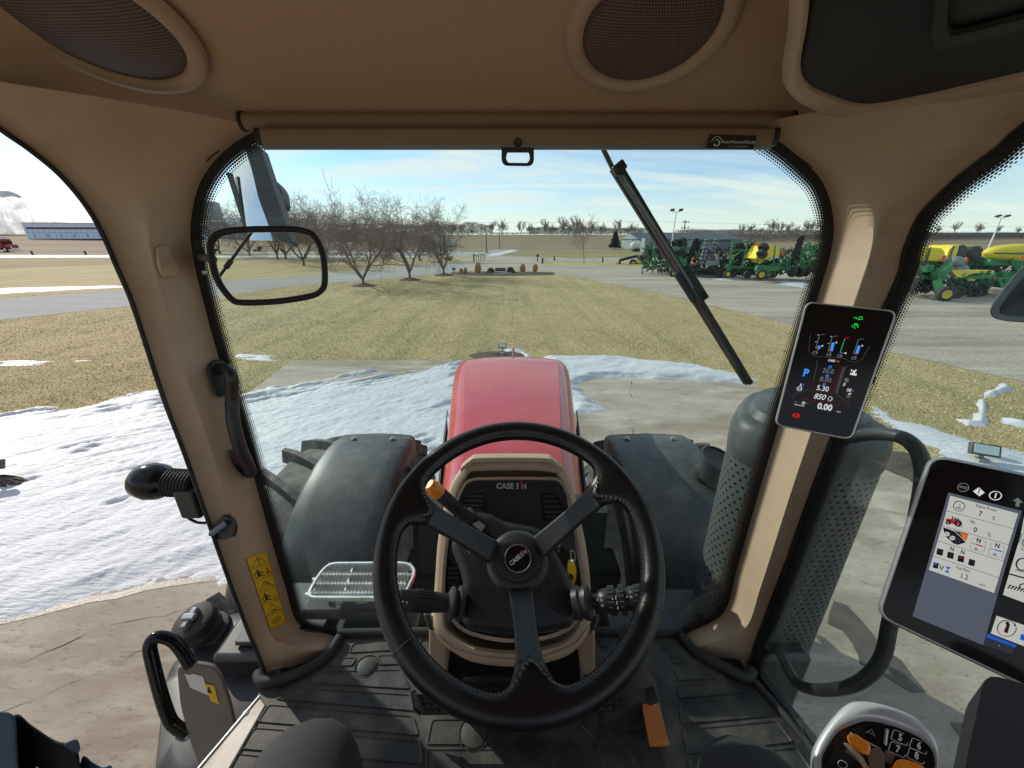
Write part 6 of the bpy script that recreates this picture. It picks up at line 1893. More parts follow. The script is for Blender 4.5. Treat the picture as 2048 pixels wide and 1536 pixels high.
def speaker(cx_, cy_, r, pname, lab):
    zc = hz(cx_, cy_)
    sl_ = (hz(cx_ + .08, cy_) - hz(cx_ - .08, cy_)) / .16; sy_ = (hz(cx_, cy_ + .08) - hz(cx_, cy_ - .08)) / .16
    n = V((sl_, sy_, -1)).normalized()
    c = V((cx_, cy_, zc)) + n * (.002 if cx_ > 0 else .012)
    sp = MB().lathe([(r * 1.15, -.002), (r * 1.13, .006), (r * 1.08, .011), (r * 1.0, .012), (r * .93, .010), (r * .905, .003), (r * .90, -.004), (r * 1.15, -.03)], c, n, 64).build('speaker', 'beige_plastic', TR, smooth=60)
    sp['label'] = lab
    x, y, z = frame_of(n)
    mb = MB(); mb.lathe([(0, .009), (r * .5, .008), (r * .8, .005), (r * .90, .001)], c, n, 64)
    mb.build('grille', 'speaker_grille', sp, smooth=60)
    for (dx, dy) in ((.62, .78), (-.62, .78)):
        p = c + V((dx * r, dy * r, 0)) * 1.03 + n * .011
        MB().lathe([(0, .0), (.005, .001), (.0065, 0)], p, n, 12).build('screw', 'pole_dark', sp)
speaker(.222, .785, .117, 'speaker', 'round ceiling speaker near the middle of the headliner')
speaker(-.655, .765, .125, 'speaker', 'round ceiling speaker at the upper left of the headliner')
# overhead console, right: beige rim and dark panel
ZP = 3.215
opx = [(1640, -300), (1612, 60), (1598, 130), (1600, 160), (1622, 184), (1700, 213), (1745, 216), (1850, 196), (2060, 149), (2200, 110), (2200, -300)]
rim = [(1590, -300), (1576, 60), (1563, 130), (1566, 168), (1592, 198), (1680, 240), (1760, 250), (1860, 236), (2060, 198), (2250, 150), (2250, -300)]
o1 = rounded([gz(u, v, ZP) for u, v in opx], .03, 4); o2 = rounded([gz(u, v, 3.238) for u, v in rim], .03, 4)
md_ = [a.lerp(b, .5) + V((0, 0, -.012)) for a, b in zip(o1, o2)]
mb = MB(); mb.loft([[p + V((0, 0, .03)) for p in o1], o1, [a.lerp(b, .18) + V((0, 0, -.008)) for a, b in zip(o1, o2)], md_, [a.lerp(b, .85) + V((0, 0, -.006)) for a, b in zip(o1, o2)], o2, [p + V((0, 0, .2)) for p in o2]], closed=True)
ohc = mb.build('overhead_console', 'beige_plastic', TR, smooth=60)
op = MB().prism([p + V((0, 0, .004)) for p in o1], (0, 0, .03)).build('dark_panel', 'dark_panel', ohc, bevel=.006, seg=3)
q1 = rounded([gz(u, v, ZP) for u, v in [(1880, -40), (1866, 60), (1880, 90), (2060, 44), (2200, 0), (2200, -60)]], .012, 3)
q2 = rounded([gz(u, v, ZP) for u, v in [(1905, -40), (1895, 40), (1905, 62), (2060, 22), (2200, -20), (2200, -60)]], .012, 3)
MB().ring(q1, q2, (0, 0, -.006)).build('pocket_rim', 'black_matte', ohc, smooth=40)
flatpoly('pocket', [p + V((0, 0, .003)) for p in q2], 'black_matte', ohc)

# ------------------------------------------------------------------ roller sun shade above the windshield
SH = thing('roller_sunshade', 'beige-brown roller sunshade housing across the top of the windshield with a black pull tab', 'sun shade', gy(1030, 280, .93))
YS = .915
a0, a1 = gy(520, 264, YS), gy(1548, 267, YS); b0, b1 = gy(524, 290, YS), gy(1542, 296, YS)
mb = MB()
def bar4(a, b, c, d, th): return MB().prism([a, b, c, d], th)
zt, zb = gy(1030, 258, YS).z, gy(1030, 292, YS).z
xa, xb = gy(516, 280, YS).x, gy(1552, 280, YS).x
pf = rounded([V((0, -.012, zt)), V((0, .022, zt)), V((0, .022, zb)), V((0, -.012, zb))], .006, 3)
mb = MB(); mb.loft([[V((x, YS + p.y, p.z)) for p in pf] for x in (xa + .01, xb - .01)], closed=True)
hs = mb.build('housing', 'beige_dark', SH, smooth=40)
for x, l in ((xa, 1), (xb, -1)):
    mb = MB(); mb.loft([[V((x + l * dx, YS + p.y * k + .004 * (1 - k), (p.z - (zt + zb) / 2) * k + (zt + zb) / 2)) for p in pf] for dx, k in ((0, .9), (.003, 1.08), (.012, 1.08), (.013, 1.0))], closed=True)
    mb.add([V((x, YS + p.y * .9, (p.z - (zt + zb) / 2) * .9 + (zt + zb) / 2)) for p in pf], [tuple(range(len(pf)))])
    mb.build('end_cap', 'black_plastic', SH, smooth=30)
MB().beam(V((xa + .012, YS - .004, zb - .003)), V((xb - .012, YS - .004, zb - .003)), .010, .008, (0, 0, 1)).build('hem_bar', 'steel_grey', SH)
MB().tube([V((gy(492, 245, .945).x, .945, gy(1030, 243, .945).z)), V((gy(1578, 245, .945).x, .945, gy(1030, 243, .945).z))], .017, 16).build('roller_tube', 'beige_dark', SH, smooth=60)
for u in (490, 1578):
    q = gy(u, 245, .945); sgn = -1 if u < 1000 else 1
    MB().cyl(V((q.x, .945, gy(1030, 243, .945).z)), V((q.x + sgn * .006, .945, gy(1030, 243, .945).z)), .019, 16).build('tube_end', 'black_rubber', SH)
# pull tab with an oval hole
TP = Plane((0, YS - .014, 3.19), (0, -1, .05))
oo = rounded([TP(u, v) for u, v in [(1003, 294), (1003, 331), (1068, 332), (1068, 295)]], [.003, .014, .014, .003], 8)
cen = TP(1036, 314)
n_ = len(oo)
ii = []
for p in oo:
    d2 = p - cen; a = math.atan2(d2.z, d2.x)
    ii.append(cen + V((math.cos(a) * .0245, 0, math.sin(a) * .0165)))
MB().ring(oo, ii, (0, .004, 0)).build('pull_tab', 'black_plastic', SH, smooth=30)
MB().lathe([(0, .002), (.005, .003), (.0075, .001), (.008, 0)], TP(1036, 285), (0, -1, 0), 16).build('screw', 'black_plastic', SH)
st_ = flatpoly('maker_label', rounded([TP(u, v, .0015) for u, v in [(1420, 269), (1514, 271), (1506, 299), (1413, 296)]], .002, 2), 'print_black', SH)
ptext('AutoMotionShade', 1476, 284, 6.6, TP.off(.0015), SH, 'white_print', dx=(50, 1.5), dy=(1.5, -10), bold=.0, shear=.15)
ptext('www.automotionshade.com', 1476, 293, 2.3, TP.off(.0015), SH, 'white_print', dx=(50, 1.5), dy=(1.5, -10))
mb = MB()
c_ = TP(1433, 283, .0022)
mb.tube([c_ + V((math.cos(R(a)) * .0095, 0, math.sin(R(a)) * .0085)) for a in range(20, 200, 15)], .0006, 4)
mb.tube([c_ + V((.001 + math.cos(R(a)) * .0055, 0, -.002 + math.sin(R(a)) * .0055)) for a in range(200, 400, 15)], .0012, 4)
mb.tube([c_ + V((-.003, 0, .002)), c_ + V((.002, 0, .004)), c_ + V((.005, 0, -.001))], .0008, 4)
mb.build('logo_mark', 'white_print', SH, smooth=0)

# small hooks, clips and slots on the pillars
hk = [(308, 492), (330, 490), (344, 520), (352, 545), (338, 556), (322, 556), (312, 535)]
ps = [hitL(u, v, .010) for u, v in hk]
if all(ps): MB().prism(rounded(ps, .008, 3), -(hitL(330, 520, .02) - hitL(330, 520, 0)) * .5).build('coat_hook', 'beige_plastic', pl_, bevel=.003)
for h_, seg, P in ((hitL, [(412, 322), (424, 310), (438, 301)], pl_), (hitR, [(1603, 318), (1614, 325), (1625, 335)], pr_), (hitR, [(1953, 330), (1970, 318), (1990, 308)], pr_)):
    ps = [h_(u, v, .001) for u, v in seg]
    if all(ps): MB().tube(ps, .0012, 5).build('slot', 'black_matte', P)
for (u, v) in ((1655, 495), (1795, 538), (1508, 1008)):
    p = hitR(u, v, .0005)
    if p: MB().lathe([(0, .0), (.006, .001), (.0075, 0)], p, hitR(u, v, .01) - p, 14).build('trim_plug', 'beige_plastic', pr_)
# ------------------------------------------------------------------ cab floor
def FP(u, v, z=0.0): return gz(u, v, FLOOR + z)
fo = [FP(u, v) for u, v in [(530, 1352), (590, 1345), (645, 1312), (676, 1272), (850, 1268), (1200, 1268), (1360, 1270), (1392, 1302), (1440, 1330), (1498, 1352)]]
fo = fo + [V((.70, .55, FLOOR)), V((.70, -.85, FLOOR)), V((-.70, -.85, FLOOR)), V((-.70, .50, FLOOR))]
lf = FP(515, 1392); 
fo = [FP(u, v) for u, v in [(517, 1388), (530, 1352), (590, 1345), (645, 1312), (676, 1272), (850, 1268), (1200, 1268), (1360, 1270), (1392, 1302), (1440, 1330), (1498, 1352), (1545, 1405), (1640, 1520)]] + [V((.66, -.85, FLOOR)), V((-.60, -.85, FLOOR)), FP(440, 1536)]
mat_ = MB().prism([p - V((0, 0, .012)) for p in fo], (0, 0, .012)).build('floor_mat', 'floor_mat', TR, smooth=0)
PADS = [[(702, 1289), (847, 1271), (840, 1298), (695, 1307)], [(656, 1334), (671, 1315), (716, 1315), (706, 1333)], [(753, 1311), (800, 1308), (806, 1329), (757, 1332)],
        [(648, 1344), (806, 1340), (822, 1379), (605, 1366)], [(597, 1377), (824, 1391), (834, 1423), (549, 1399)], [(534, 1410), (830, 1434), (840, 1472), (512, 1444)],
        [(505, 1456), (845, 1484), (850, 1530), (478, 1498)], [(470, 1508), (850, 1545), (850, 1600), (430, 1570)],
        [(860, 1440), (1160, 1440), (1200, 1490), (850, 1490)], [(850, 1500), (1205, 1500), (1220, 1560), (850, 1560)],
        [(1193, 1275), (1225, 1279), (1217, 1297), (1199, 1296)], [(1315, 1283), (1332, 1286), (1342, 1303), (1327, 1303)], [(1337, 1311), (1361, 1312), (1380, 1329), (1344, 1328)],
        [(1348, 1337), (1395, 1337), (1437, 1359), (1352, 1362)], [(1354, 1371), (1452, 1365), (1498, 1386), (1354, 1398)], [(1354, 1407), (1508, 1395), (1548, 1432), (1360, 1450)], [(1362, 1460), (1556, 1442), (1590, 1485), (1370, 1510)], [(1372, 1520), (1596, 1495), (1630, 1545), (1380, 1580)]]
for i, pd in enumerate(PADS):
    o_ = rounded([FP(u, v, .0) for u, v in pd], .008, 3)
    c = sum(o_, V()) / len(o_)
    i1 = [p + (c - p).normalized() * .003 + V((0, 0, .0035)) for p in o_]
    i2 = [p + (c - p).normalized() * .006 + V((0, 0, .0035)) for p in o_]
    i3 = [p + (c - p).normalized() * .009 + V((0, 0, .0012)) for p in o_]
    mb = MB(); mb.loft([[p + V((0, 0, -.001)) for p in o_], i1, i2, i3], closed=True); mb.add(i3, [tuple(range(len(i3)))])
    mb.build('tread_pad', 'floor_mat', mat_, smooth=30)
for (u, v, r) in ((733, 1333, .0255), (948, 1467, .031)):
    c = FP(u, v)
    MB().lathe([(0, .006), (r * .7, .006), (r, .003), (r * 1.02, -.002), (r * 1.12, -.001), (r * 1.2, .003), (r * 1.28, 0)], c, (0, 0, 1), 32).build('floor_button', 'floor_mat', mat_, smooth=40)
# seals along the bottom of the pillars and the front edge
for P, px in ((pl_, [(516, 1345), (522, 1362), (548, 1362), (600, 1345), (652, 1313), (680, 1274)]), (pr_, [(1362, 1272), (1392, 1304), (1440, 1330), (1490, 1354), (1505, 1340)])):
    pts = catmull([FP(u, v, .012) for u, v in px], 5)
    MB().tube(pts, .014, 10, flat=1.0).build('base_seal', 'black_rubber', P, smooth=60)
MB().tube([FP(u, v, .008) for u, v in [(676, 1266), (850, 1263), (1024, 1262), (1200, 1262), (1365, 1266)]], .012, 8).build('front_seal', 'black_rubber', TR, smooth=60)
# aluminium door sill, left, and dark sill, right
si = [FP(519, 1394, .004), FP(532, 1410, .004), FP(455, 1545, .004), FP(420, 1640, .004), FP(340, 1640, .004), FP(398, 1536, .004), FP(470, 1448, .004)]
sill = MB().prism([p - V((0, 0, .02)) for p in si], (0, 0, .022)).build('door_sill', 'alu_sill', TR, bevel=.003)
MB().lathe([(0, .001), (.004, .002), (.0075, .001), (.009, .0)], FP(492, 1426, .006), (0, 0, 1), 18).build('screw', 'steel_grey', sill)
MB().beam(FP(519, 1392, .006), FP(396, 1538, .006), .004, .006, (0, 0, 1)).build('sill_edge', 'galv', sill)
MB().tube([FP(1500, 1353, .008), FP(1550, 1407, .008), FP(1650, 1530, .008)], .008, 8).build('right_sill_seal', 'black_rubber', TR, smooth=60)
MB().prism([FP(1507, 1350, -.02), FP(1520, 1346, -.02), FP(1668, 1530, -.02), FP(1648, 1530, -.02)], (0, 0, .02)).build('right_sill', 'black_plastic', TR, bevel=.003)

# ------------------------------------------------------------------ steering console
PD = Plane((0, .80, 2.50), (0, -.62, .785))
cons_px = [(946, 919), (1103, 920), (1141, 950), (1158, 1014), (1175, 1089), (1185, 1180), (1182, 1258), (1146, 1308), (1085, 1330), (1025, 1336), (960, 1330), (918, 1315), (871, 1277), (863, 1226), (867, 1158), (874, 1069), (891, 987), (915, 940)]
cp = catmull([PD(u, v) for u, v in cons_px], 4, closed=True)
cc_ = sum(cp, V()) / len(cp)
def inset(pts, d, off=0.0, n=None):
    m = len(pts); o = []; n = n or PD.n
    c = sum(pts, V()) / m
    for i, p in enumerate(pts):
        t_ = (pts[(i + 1) % m] - pts[i - 1]).normalized(); q = n.cross(t_).normalized()
        if q.dot(c - p) < 0: q = -q
        o.append(p + q * d + n * off)
    return o
mb = MB()
mb.loft([inset(cp, .03, -.16), inset(cp, .012, -.05), inset(cp, .0, -.02), inset(cp, .003, -.006), inset(cp, .010, .0), inset(cp, .022, .0), inset(cp, .026, -.01)], closed=True)
con = mb.build('steering_console', 'beige_plastic', TR, smooth=50)
tr_px = [(939, 960), (980, 956), (1075, 956), (1120, 961), (1141, 1004), (1155, 1080), (1167, 1158), (1168, 1210), (1144, 1255), (1090, 1278), (1025, 1284), (965, 1276), (918, 1256), (889, 1212), (886, 1158), (897, 1055), (919, 985)]
tp = catmull([PD(u, v) for u, v in tr_px], 4, closed=True)
MB().ring(inset(tp, -.001, .004), inset(tp, .0055, .004), PD.n * -.012).build('chrome_trim', 'chrome', con, smooth=40)
mb = MB(); ip = inset(tp, .0045, -.004); mb.add(ip, [tuple(range(len(ip)))])
mb.loft([ip, inset(tp, .0045, -.02)], closed=True); mb.build('face_panel', 'black_plastic', con, smooth=0)
# seam line on the lower lip + top visor
MB().tube([PD(u, v, .0015) for u, v in [(873, 1268), (905, 1296), (960, 1312), (1025, 1318), (1090, 1312), (1150, 1288), (1180, 1250)]], .0008, 4).build('seam', 'beige_dark', con)
vt = [PD(u, v, .0) for u, v in [(922, 946), (940, 931), (962, 925), (1085, 925), (1108, 932), (1125, 946)]]
mb = MB(); vv = catmull(vt, 5)
mb.loft([[p + PD.n * .002 for p in vv], [p + PD.n * .018 + V((0, .008, 0)) for p in vv], [p + V((0, .03, 0)) + PD.n * .014 for p in vv], [p + V((0, .05, -.03)) for p in vv]]); mb.build('visor', 'beige_plastic', con, smooth=50)
# logo lettering on the face
ptext('CASE', 1010, 972.5, 10.5, PD, con, 'grey_print', dx=(1, .02), bold=.03, off=-.0035)
ptext('I', 1035, 972.5, 10, PD, con, 'grey_print', bold=.07, off=-.0035); ptext('I', 1043, 970.5, 12, PD, con, 'logo_red', bold=.07, off=-.0033); ptext('H', 1048, 973, 9.5, PD, con, 'grey_print', bold=.04, off=-.0035)
def vent(px, n, parent):
    o_ = rounded([PD(u, v, -.002) for u, v in px], .006, 3)
    i_ = inset(o_, .003, 0)
    v_ = MB().ring(o_, i_, PD.n * .003).build('air_vent', 'black_gloss', parent, smooth=30)
    flatpoly('vent_back', [p - PD.n * .001 for p in i_], 'black_matte', v_)
    us = [p[0] for p in px]; vs_ = [p[1] for p in px]
    for k in range(n):
        v = min(vs_) + (max(vs_) - min(vs_)) * (k + .6) / n
        # slat between the outline's left and right edge at this height
        xs_ = []
        for i in range(len(px)):
            a, b = px[i], px[(i + 1) % len(px)]
            if (a[1] - v) * (b[1] - v) < 0: xs_.append(a[0] + (b[0] - a[0]) * (v - a[1]) / (b[1] - a[1]))
        if len(xs_) >= 2:
            MB().beam(PD(min(xs_) + 2, v, .0015), PD(max(xs_) - 2, v, .0015), .0065, .0018, PD.n).build('slat', 'black_plastic', v_)
vent([(934, 988), (971, 987), (969, 1030), (960, 1042), (922, 1036), (924, 1010)], 6, con)
vent([(1081, 987), (1110, 987), (1122, 1006), (1128, 1036), (1120, 1048), (1088, 1044)], 6, con)
vent([(893, 1130), (918, 1120), (921, 1175), (915, 1200), (893, 1200)], 8, con)
# console legs and footwell
for px in ([(858, 1268), (880, 1285), (893, 1300), (893, 1352), (858, 1352)], [(1165, 1292), (1184, 1270), (1190, 1290), (1190, 1358), (1165, 1358)]):
    top_ = [PD(u, v, -.03) for u, v in px[:2]]
l1 = [FP(858, 1340), FP(892, 1345)]; 
for (ua, ub, va, vb) in ((857, 893, 1250, 1362), (1163, 1191, 1250, 1366)):
    q = [PD(ua, va, -.02), PD(ub, va + 20, -.02), FP(ub, vb), FP(ua, vb)]
    MB().prism(q, V((0, .16, -.02))).build('console_leg', 'beige_plastic', con, bevel=.006, seg=3)
MB().prism([FP(895, 1352), FP(1163, 1352), V((.10, .70, 2.25)), V((-.12, .70, 2.25))], (0, .12, 0)).build('footwell_back', 'black_matte', con, smooth=0)
MB().prism([FP(925, 1385, .01), FP(1090, 1385, .01), FP(1080, 1300, .01) , FP(935, 1300, .01)], (0, 0, .05)).build('footwell_plate', 'black_plastic', con, bevel=.01)
# black steering column shroud
sh_px = [(939, 1024), (958, 1023), (984, 1028), (1008, 1041), (1062, 1052), (1085, 1060), (1100, 1080), (1117, 1110), (1141, 1158), (1149, 1200), (1146, 1245), (1120, 1258), (1042, 1267), (950, 1259), (926, 1240), (924, 1200), (926, 1170), (918, 1134), (904, 1096), (908, 1076), (928, 1045)]
sp = catmull([PD(u, v, .030) for u, v in sh_px], 4, closed=True)
mb = MB(); mb.loft([inset(sp, -.004, -.034), inset(sp, -.001, -.008), inset(sp, .003, -.001), inset(sp, .009, .003), inset(sp, .018, .005)], closed=True); e_ = inset(sp, .018, .005); mb.add(e_, [tuple(range(len(e_)))])
shr = mb.build('column_shroud', 'black_plastic', con, smooth=50)
flatpoly('switch', rounded([PD(u, v, .041) for u, v in [(944, 1048), (958, 1041), (971, 1052), (962, 1063)]], .002, 2), 'satin', shr, PD.n * -.003)
flatpoly('switch', rounded([PD(u, v, .041) for u, v in [(930, 1090), (936, 1088), (944, 1101), (938, 1107)]], .0015, 2), 'satin', shr, PD.n * -.003)
# ignition key in its lock, separate key ring and fob
MB().prism(rounded([PD(u, v, .018) for u, v in [(1122, 1066), (1150, 1066), (1152, 1098), (1146, 1106), (1134, 1104), (1124, 1090)]], .003, 3), PD.n * -.008).build('ignition_key', 'black_plastic', con, bevel=.001)
for (u, v, m_) in ((1117, 1080, 'orange'), (1118, 1090, 'grey_print'), (1117, 1100, 'steel_grey')):
    MB().box(PD(u, v, .0), (.006, .008, .003), (V((1, 0, 0)), PD.n.cross(V((1, 0, 0))), PD.n)).build('indicator', m_, con)
kr = thing('key_fob', 'yellow key fob hanging on a small metal ring below the ignition key', 'key fob', PD(1143, 1120, .02))
x_ = V((1, 0, 0)); y_ = PD.n.cross(x_)
mb = MB(); c = PD(1146, 1112, .022); mb.tube([c + x_ * .0045 * math.cos(a) - y_ * .011 * math.sin(a) for a in [k * math.pi / 8 for k in range(16)]], .0009, 6, closed=True); mb.build('ring', 'chrome', kr)
fb = MB().prism(rounded([PD(u, v, .022) for u, v in [(1137, 1119), (1147, 1118), (1153, 1140), (1152, 1158), (1146, 1173), (1140, 1168), (1134, 1140)]], .003, 3), PD.n * -.009).build('fob', 'key_yellow', kr, bevel=.0015)
MB().ball(PD(1144, 1123, .024), .0032).build('eyelet', 'white_print', kr)
flatpoly('fob_print', [PD(u, v, .0235) for u, v in [(1138, 1146), (1146, 1150), (1148, 1160), (1142, 1158)]], 'print_black', kr)

# stalks
def stalk(name, A, pts, mat, parent=con, n=24):
    """pts: (px u, px v, radius m)"""
    base = pts[0]
    return None
s_st = (PD(905, 1205, .05) - EYE).dot(FW)
def lath(name, a, b, prof, mat, parent, n=24, smooth=40):
    d = (b - a); ln = d.length; d = d.normalized()
    return MB().lathe([(r, f * ln) for f, r in prof], a, d, n).build(name, mat, parent, smooth=smooth)
A_, B_ = at(922, 1207, s_st), at(796, 1200, s_st - .03)
ls = lath('left_stalk', A_, B_, [(-.02, 0), (-.02, .030), (.04, .030), (.06, .022), (.10, .024), (.14, .029), (.17, .028), (.22, .016), (.26, .0155), (.30, .0165), (.42, .0175), (.74, .0175), (.76, .0185), (.98, .0175), (1.0, .014), (1.0, 0)], 'black_rubber', con)
mb = MB(); d = (B_ - A_).normalized(); x_, y_, _ = frame_of(d)
for k in range(20):
    a = k * math.pi / 10; q = (x_ * math.cos(a) + y_ * math.sin(a)) * .0178
    mb.beam(A_.lerp(B_, .48) + q, A_.lerp(B_, .72) + q, .0016)
mb.build('grip_rib', 'black_plastic', ls)
for (u, v) in ((806, 1203), (814, 1205)):
    q = at(u, v, s_st - .05); MB().ball(q, .0014).build('mark', 'white_print', ls)
A2, B2 = at(1150, 1206, s_st), at(1288, 1196, s_st - .03)
rs2 = lath('right_stalk', A2, B2, [(-.02, 0), (-.02, .028), (.06, .030), (.10, .026), (.14, .029), (.18, .031), (.22, .029), (.27, .013), (.34, .013), (.38, .018), (.44, .0205), (.50, .0205), (.50, .023), (.60, .023), (.60, .0185), (.66, .0185), (.66, .0235), (.74, .0235), (.74, .0185), (.80, .0185), (.80, .0215), (1.0, .0215), (1.0, 0)], 'black_plastic', con)
mb = MB(); d = (B2 - A2).normalized(); x_, y_, _ = frame_of(d)
for (f0, f1, r_) in ((.51, .59, .0232), (.67, .73, .0237), (.88, .99, .0217)):
    for k in range(18):
        a = k * math.pi / 9; q = (x_ * math.cos(a) + y_ * math.sin(a)) * r_
        mb.beam(A2.lerp(B2, f0) + q, A2.lerp(B2, f1) + q, .0028, .0022)
mb.build('knurling', 'black_rubber', rs2)
sq = (EYE - A2.lerp(B2, .5)).normalized()
def smark(u, v, r_, kind):
    p = at(u, v, (A2 - EYE).dot(FW) - .052)
    if kind == 'o': MB().tube([p + (RT * math.cos(a) + UP * math.sin(a)) * .0019 for a in [k * math.pi / 5 for k in range(10)]], .0004, 4, closed=True).build('mark', 'white_print', rs2)
    else: MB().box(p, (kind, .0018, .0006), (UP, RT, FW)).build('mark', 'white_print', rs2)
for (u, v, k) in ((1201, 1187, 'o'), (1203, 1200, 'o'), (1260, 1183, 'o'), (1262, 1194, 'o'), (1205, 1211, 'o'), (1195, 1200, .0026), (1225, 1198, .0026), (1254, 1194, .0026), (1232, 1195, .0075), (1234, 1206, .006), (1236, 1216, .005)): smark(u, v, 0, k)
# shuttle lever with orange tip, behind the wheel
A3, B3 = PD(932, 1034, .03), at(858, 968, (PD(932, 1034, .03) - EYE).dot(FW) - .06)
lv = lath('shuttle_lever', A3, B3, [(-.06, 0), (-.06, .020), (.02, .021), (.07, .014), (.12, .015), (.18, .011), (.30, .0135), (.74, .0145)], 'black_rubber', con)
lath('orange_tip', A3, B3, [(.74, 0), (.74, .0150), (.80, .0152), (.95, .0145), (1.0, .010), (1.0, 0)], 'orange_gloss', lv)
# small tilt lever at the right foot of the console
MB().prism([PD(u, v, -.02) for u, v in [(1200, 1228), (1196, 1250), (1181, 1270), (1186, 1232)]], PD.n * -.02).build('tilt_lever', 'black_plastic', con, bevel=.004)
MB().prism([PD(u, v, -.02) for u, v in [(845, 1226), (861, 1228), (866, 1262), (856, 1258)]], PD.n * -.02).build('tilt_lever', 'black_plastic', con, bevel=.004)

# ------------------------------------------------------------------ steering wheel
WA = R(39)
wt = (UP * math.cos(WA) + FW * math.sin(WA)).normalized()         # "up" within the wheel plane
wn = (UP * math.sin(WA) - FW * math.cos(WA)).normalized()         # towards the driver
zc_ = .566
WC = EYE + FW * zc_ + RT * ((1037 - 1024) / FPX * zc_) - UP * (.412 * zc_)
WP = Plane(WC, wn)
sw = MB(); RR, rr = .1925, .0165
def wpt(a, r=RR, h=0.0): return WC + (RT * math.cos(a) + wt * math.sin(a)) * r + wn * h
def ang(u, v, h=0):
    p = WP(u, v, h) - WC; return math.atan2(p.dot(wt), p.dot(RT))
spk = [ang(868, 1028), ang(1200, 985), ang(1066, 1385)]
n_ = 144; rows = []
for i in range(n_):
    a = 2 * math.pi * i / n_
    ctr = wpt(a); rd = (ctr - WC).normalized()
    row = []
    # leather widens towards the hub where a spoke joins
    w_ = 0
    for s__ in spk:
        da = abs((a - s__ + math.pi) % (2 * math.pi) - math.pi)
        w_ = max(w_, math.exp(-(da / .135) ** 2))
    for k in range(20):
        b = 2 * math.pi * k / 20
        cx__ = math.cos(b); sy__ = math.sin(b)
        ex = rr * cx__ - (w_ * .040 * max(0, -cx__) ** 1.5)
        hh_ = rr * 1.04 * sy__ * (1 - .30 * w_ * max(0, -cx__))
        row.append(ctr + rd * ex + wn * hh_)
    rows.append(row)
rows.append(rows[0])
sw.loft(rows, closed=True)
swo = sw.build('steering_wheel', 'leather', TR, smooth=80)
swo['label'] = 'black leather steering wheel with three spokes and stitched rim'
# stitching along the inside of the rim
mb = MB()
for i in range(230):
    a = 2 * math.pi * (i + .5) / 230
    dmin = min(abs((a - s__ + math.pi) % (2 * math.pi) - math.pi) for s__ in spk)
    w_ = math.exp(-(dmin / .135) ** 2)
    c = wpt(a, RR - rr * .86 - w_ * .036, .009 * (1 - .2 * w_)); rd = (wpt(a) - WC).normalized(); tg = wn.cross(rd)
    mb.box(c, (.0044, .0022, .0022), ((tg * .85 + rd * .5).normalized(), wn, rd))
st_ = mb.build('stitching', 'stitch', swo, smooth=0); st_['kind'] = 'stuff'
# seams where the leather sections meet
for (u, v) in ((1008, 865), (1310, 1222), (795, 1308)):
    a = ang(u, v); c = wpt(a); rd = (c - WC).normalized()
    MB().tube([c + (rd * math.cos(b) + wn * math.sin(b)) * (rr * 1.012) for b in [k * math.pi / 10 for k in range(20)]], .0009, 5, closed=True).build('rim_seam', 'black_matte', swo)
HUB = -.100
hubc = WC + wn * HUB
x_, y_ = RT, wt
hub = MB().lathe([(0, .014), (.028, .014), (.034, .012), (.036, .008), (.045, .006), (.050, .001), (.052, -.010), (.050, -.03), (.042, -.05), (0, -.05)], hubc, wn, 48).build('hub', 'black_plastic', swo, smooth=40)
MB().lathe([(0, .0165), (.0205, .0165), (.0215, .0155), (.0215, .012)], hubc, wn, 40).build('badge', 'black_gloss', hub, smooth=40)
MB().tube([hubc + wn * .0165 + (RT * math.cos(b) + wt * math.sin(b)) * .0213 for b in [k * math.pi / 20 for k in range(40)]], .0006, 5, closed=True).build('badge_ring', 'satin', hub)
ra = math.atan2(1104 - 1128, 1052 - 1018)
HPp = Plane(hubc + wn * .0172, wn)
dxl, dyl = (26, -19.5), (-19.5, -26)
hc_ = (1036, 1115)
hcp = hubc + wn * .0172
def hubtxt(body, du, size, mt, bold, dy=0.0):
    ex = (RT * math.cos(R(37)) + wt * math.sin(R(37))); ey = (-RT * math.sin(R(37)) + wt * math.cos(R(37)))
    text(body, hcp + ex * du + ey * dy, ex, ey, size, mt, hub, bold=bold)
hubtxt('CASE', -.0055, .0095, 'grey_print', .03); hubtxt('I', .0082, .0092, 'grey_print', .07); hubtxt('I', .0112, .0108, 'logo_red', .07, .001); hubtxt('H', .0146, .0088, 'grey_print', .04)
for i, s__ in enumerate(spk):
    dr = (RT * math.cos(s__) + wt * math.sin(s__)); tg = wn.cross(dr)
    mb = MB(); rws = []
    for f, r_ in enumerate((.040, .055, .08, .11, .138, .150)):
        h = HUB * (1 - (r_ - .04) / .115) + .001
        hw = .0195 - .004 * math.sin(min(1, (r_ - .04) / .09) * math.pi / 2) + (.002 if r_ > .13 else 0)
        th = .010
        c = WC + dr * r_ + wn * h
        rws.append([c - tg * hw - wn * th, c - tg * hw, c - tg * hw * .82 + wn * .004, c + tg * hw * .82 + wn * .004, c + tg * hw, c + tg * hw - wn * th])
    mb.loft(rws, closed=True); b_ = len(mb.v); mb.f.append(tuple(range(6))); mb.f.append(tuple(range(b_ - 6, b_))[::-1])
    mb.build('spoke', 'black_plastic', swo, smooth=35, bevel=.0012)
    # leather boot where the spoke disappears under the rim leather
    mb = MB(); rws = []
    for r_, hw, tz_ in ((.141, .0175, .0075), (.150, .0205, .0090), (.162, .026, .0115), (.176, .033, .012)):
        c = WC + dr * r_ + wn * (HUB * (1 - (r_ - .04) / .115) * .8 if r_ < .155 else 0)
        rws.append([c + (tg * math.cos(q) * hw + wn * math.sin(q) * tz_) for q in [k * math.pi / 8 for k in range(16)]])
    mb.loft(rws, closed=True); mb.add(rws[0], [tuple(range(16))]); mb.build('spoke_boot', 'leather', swo, smooth=60)
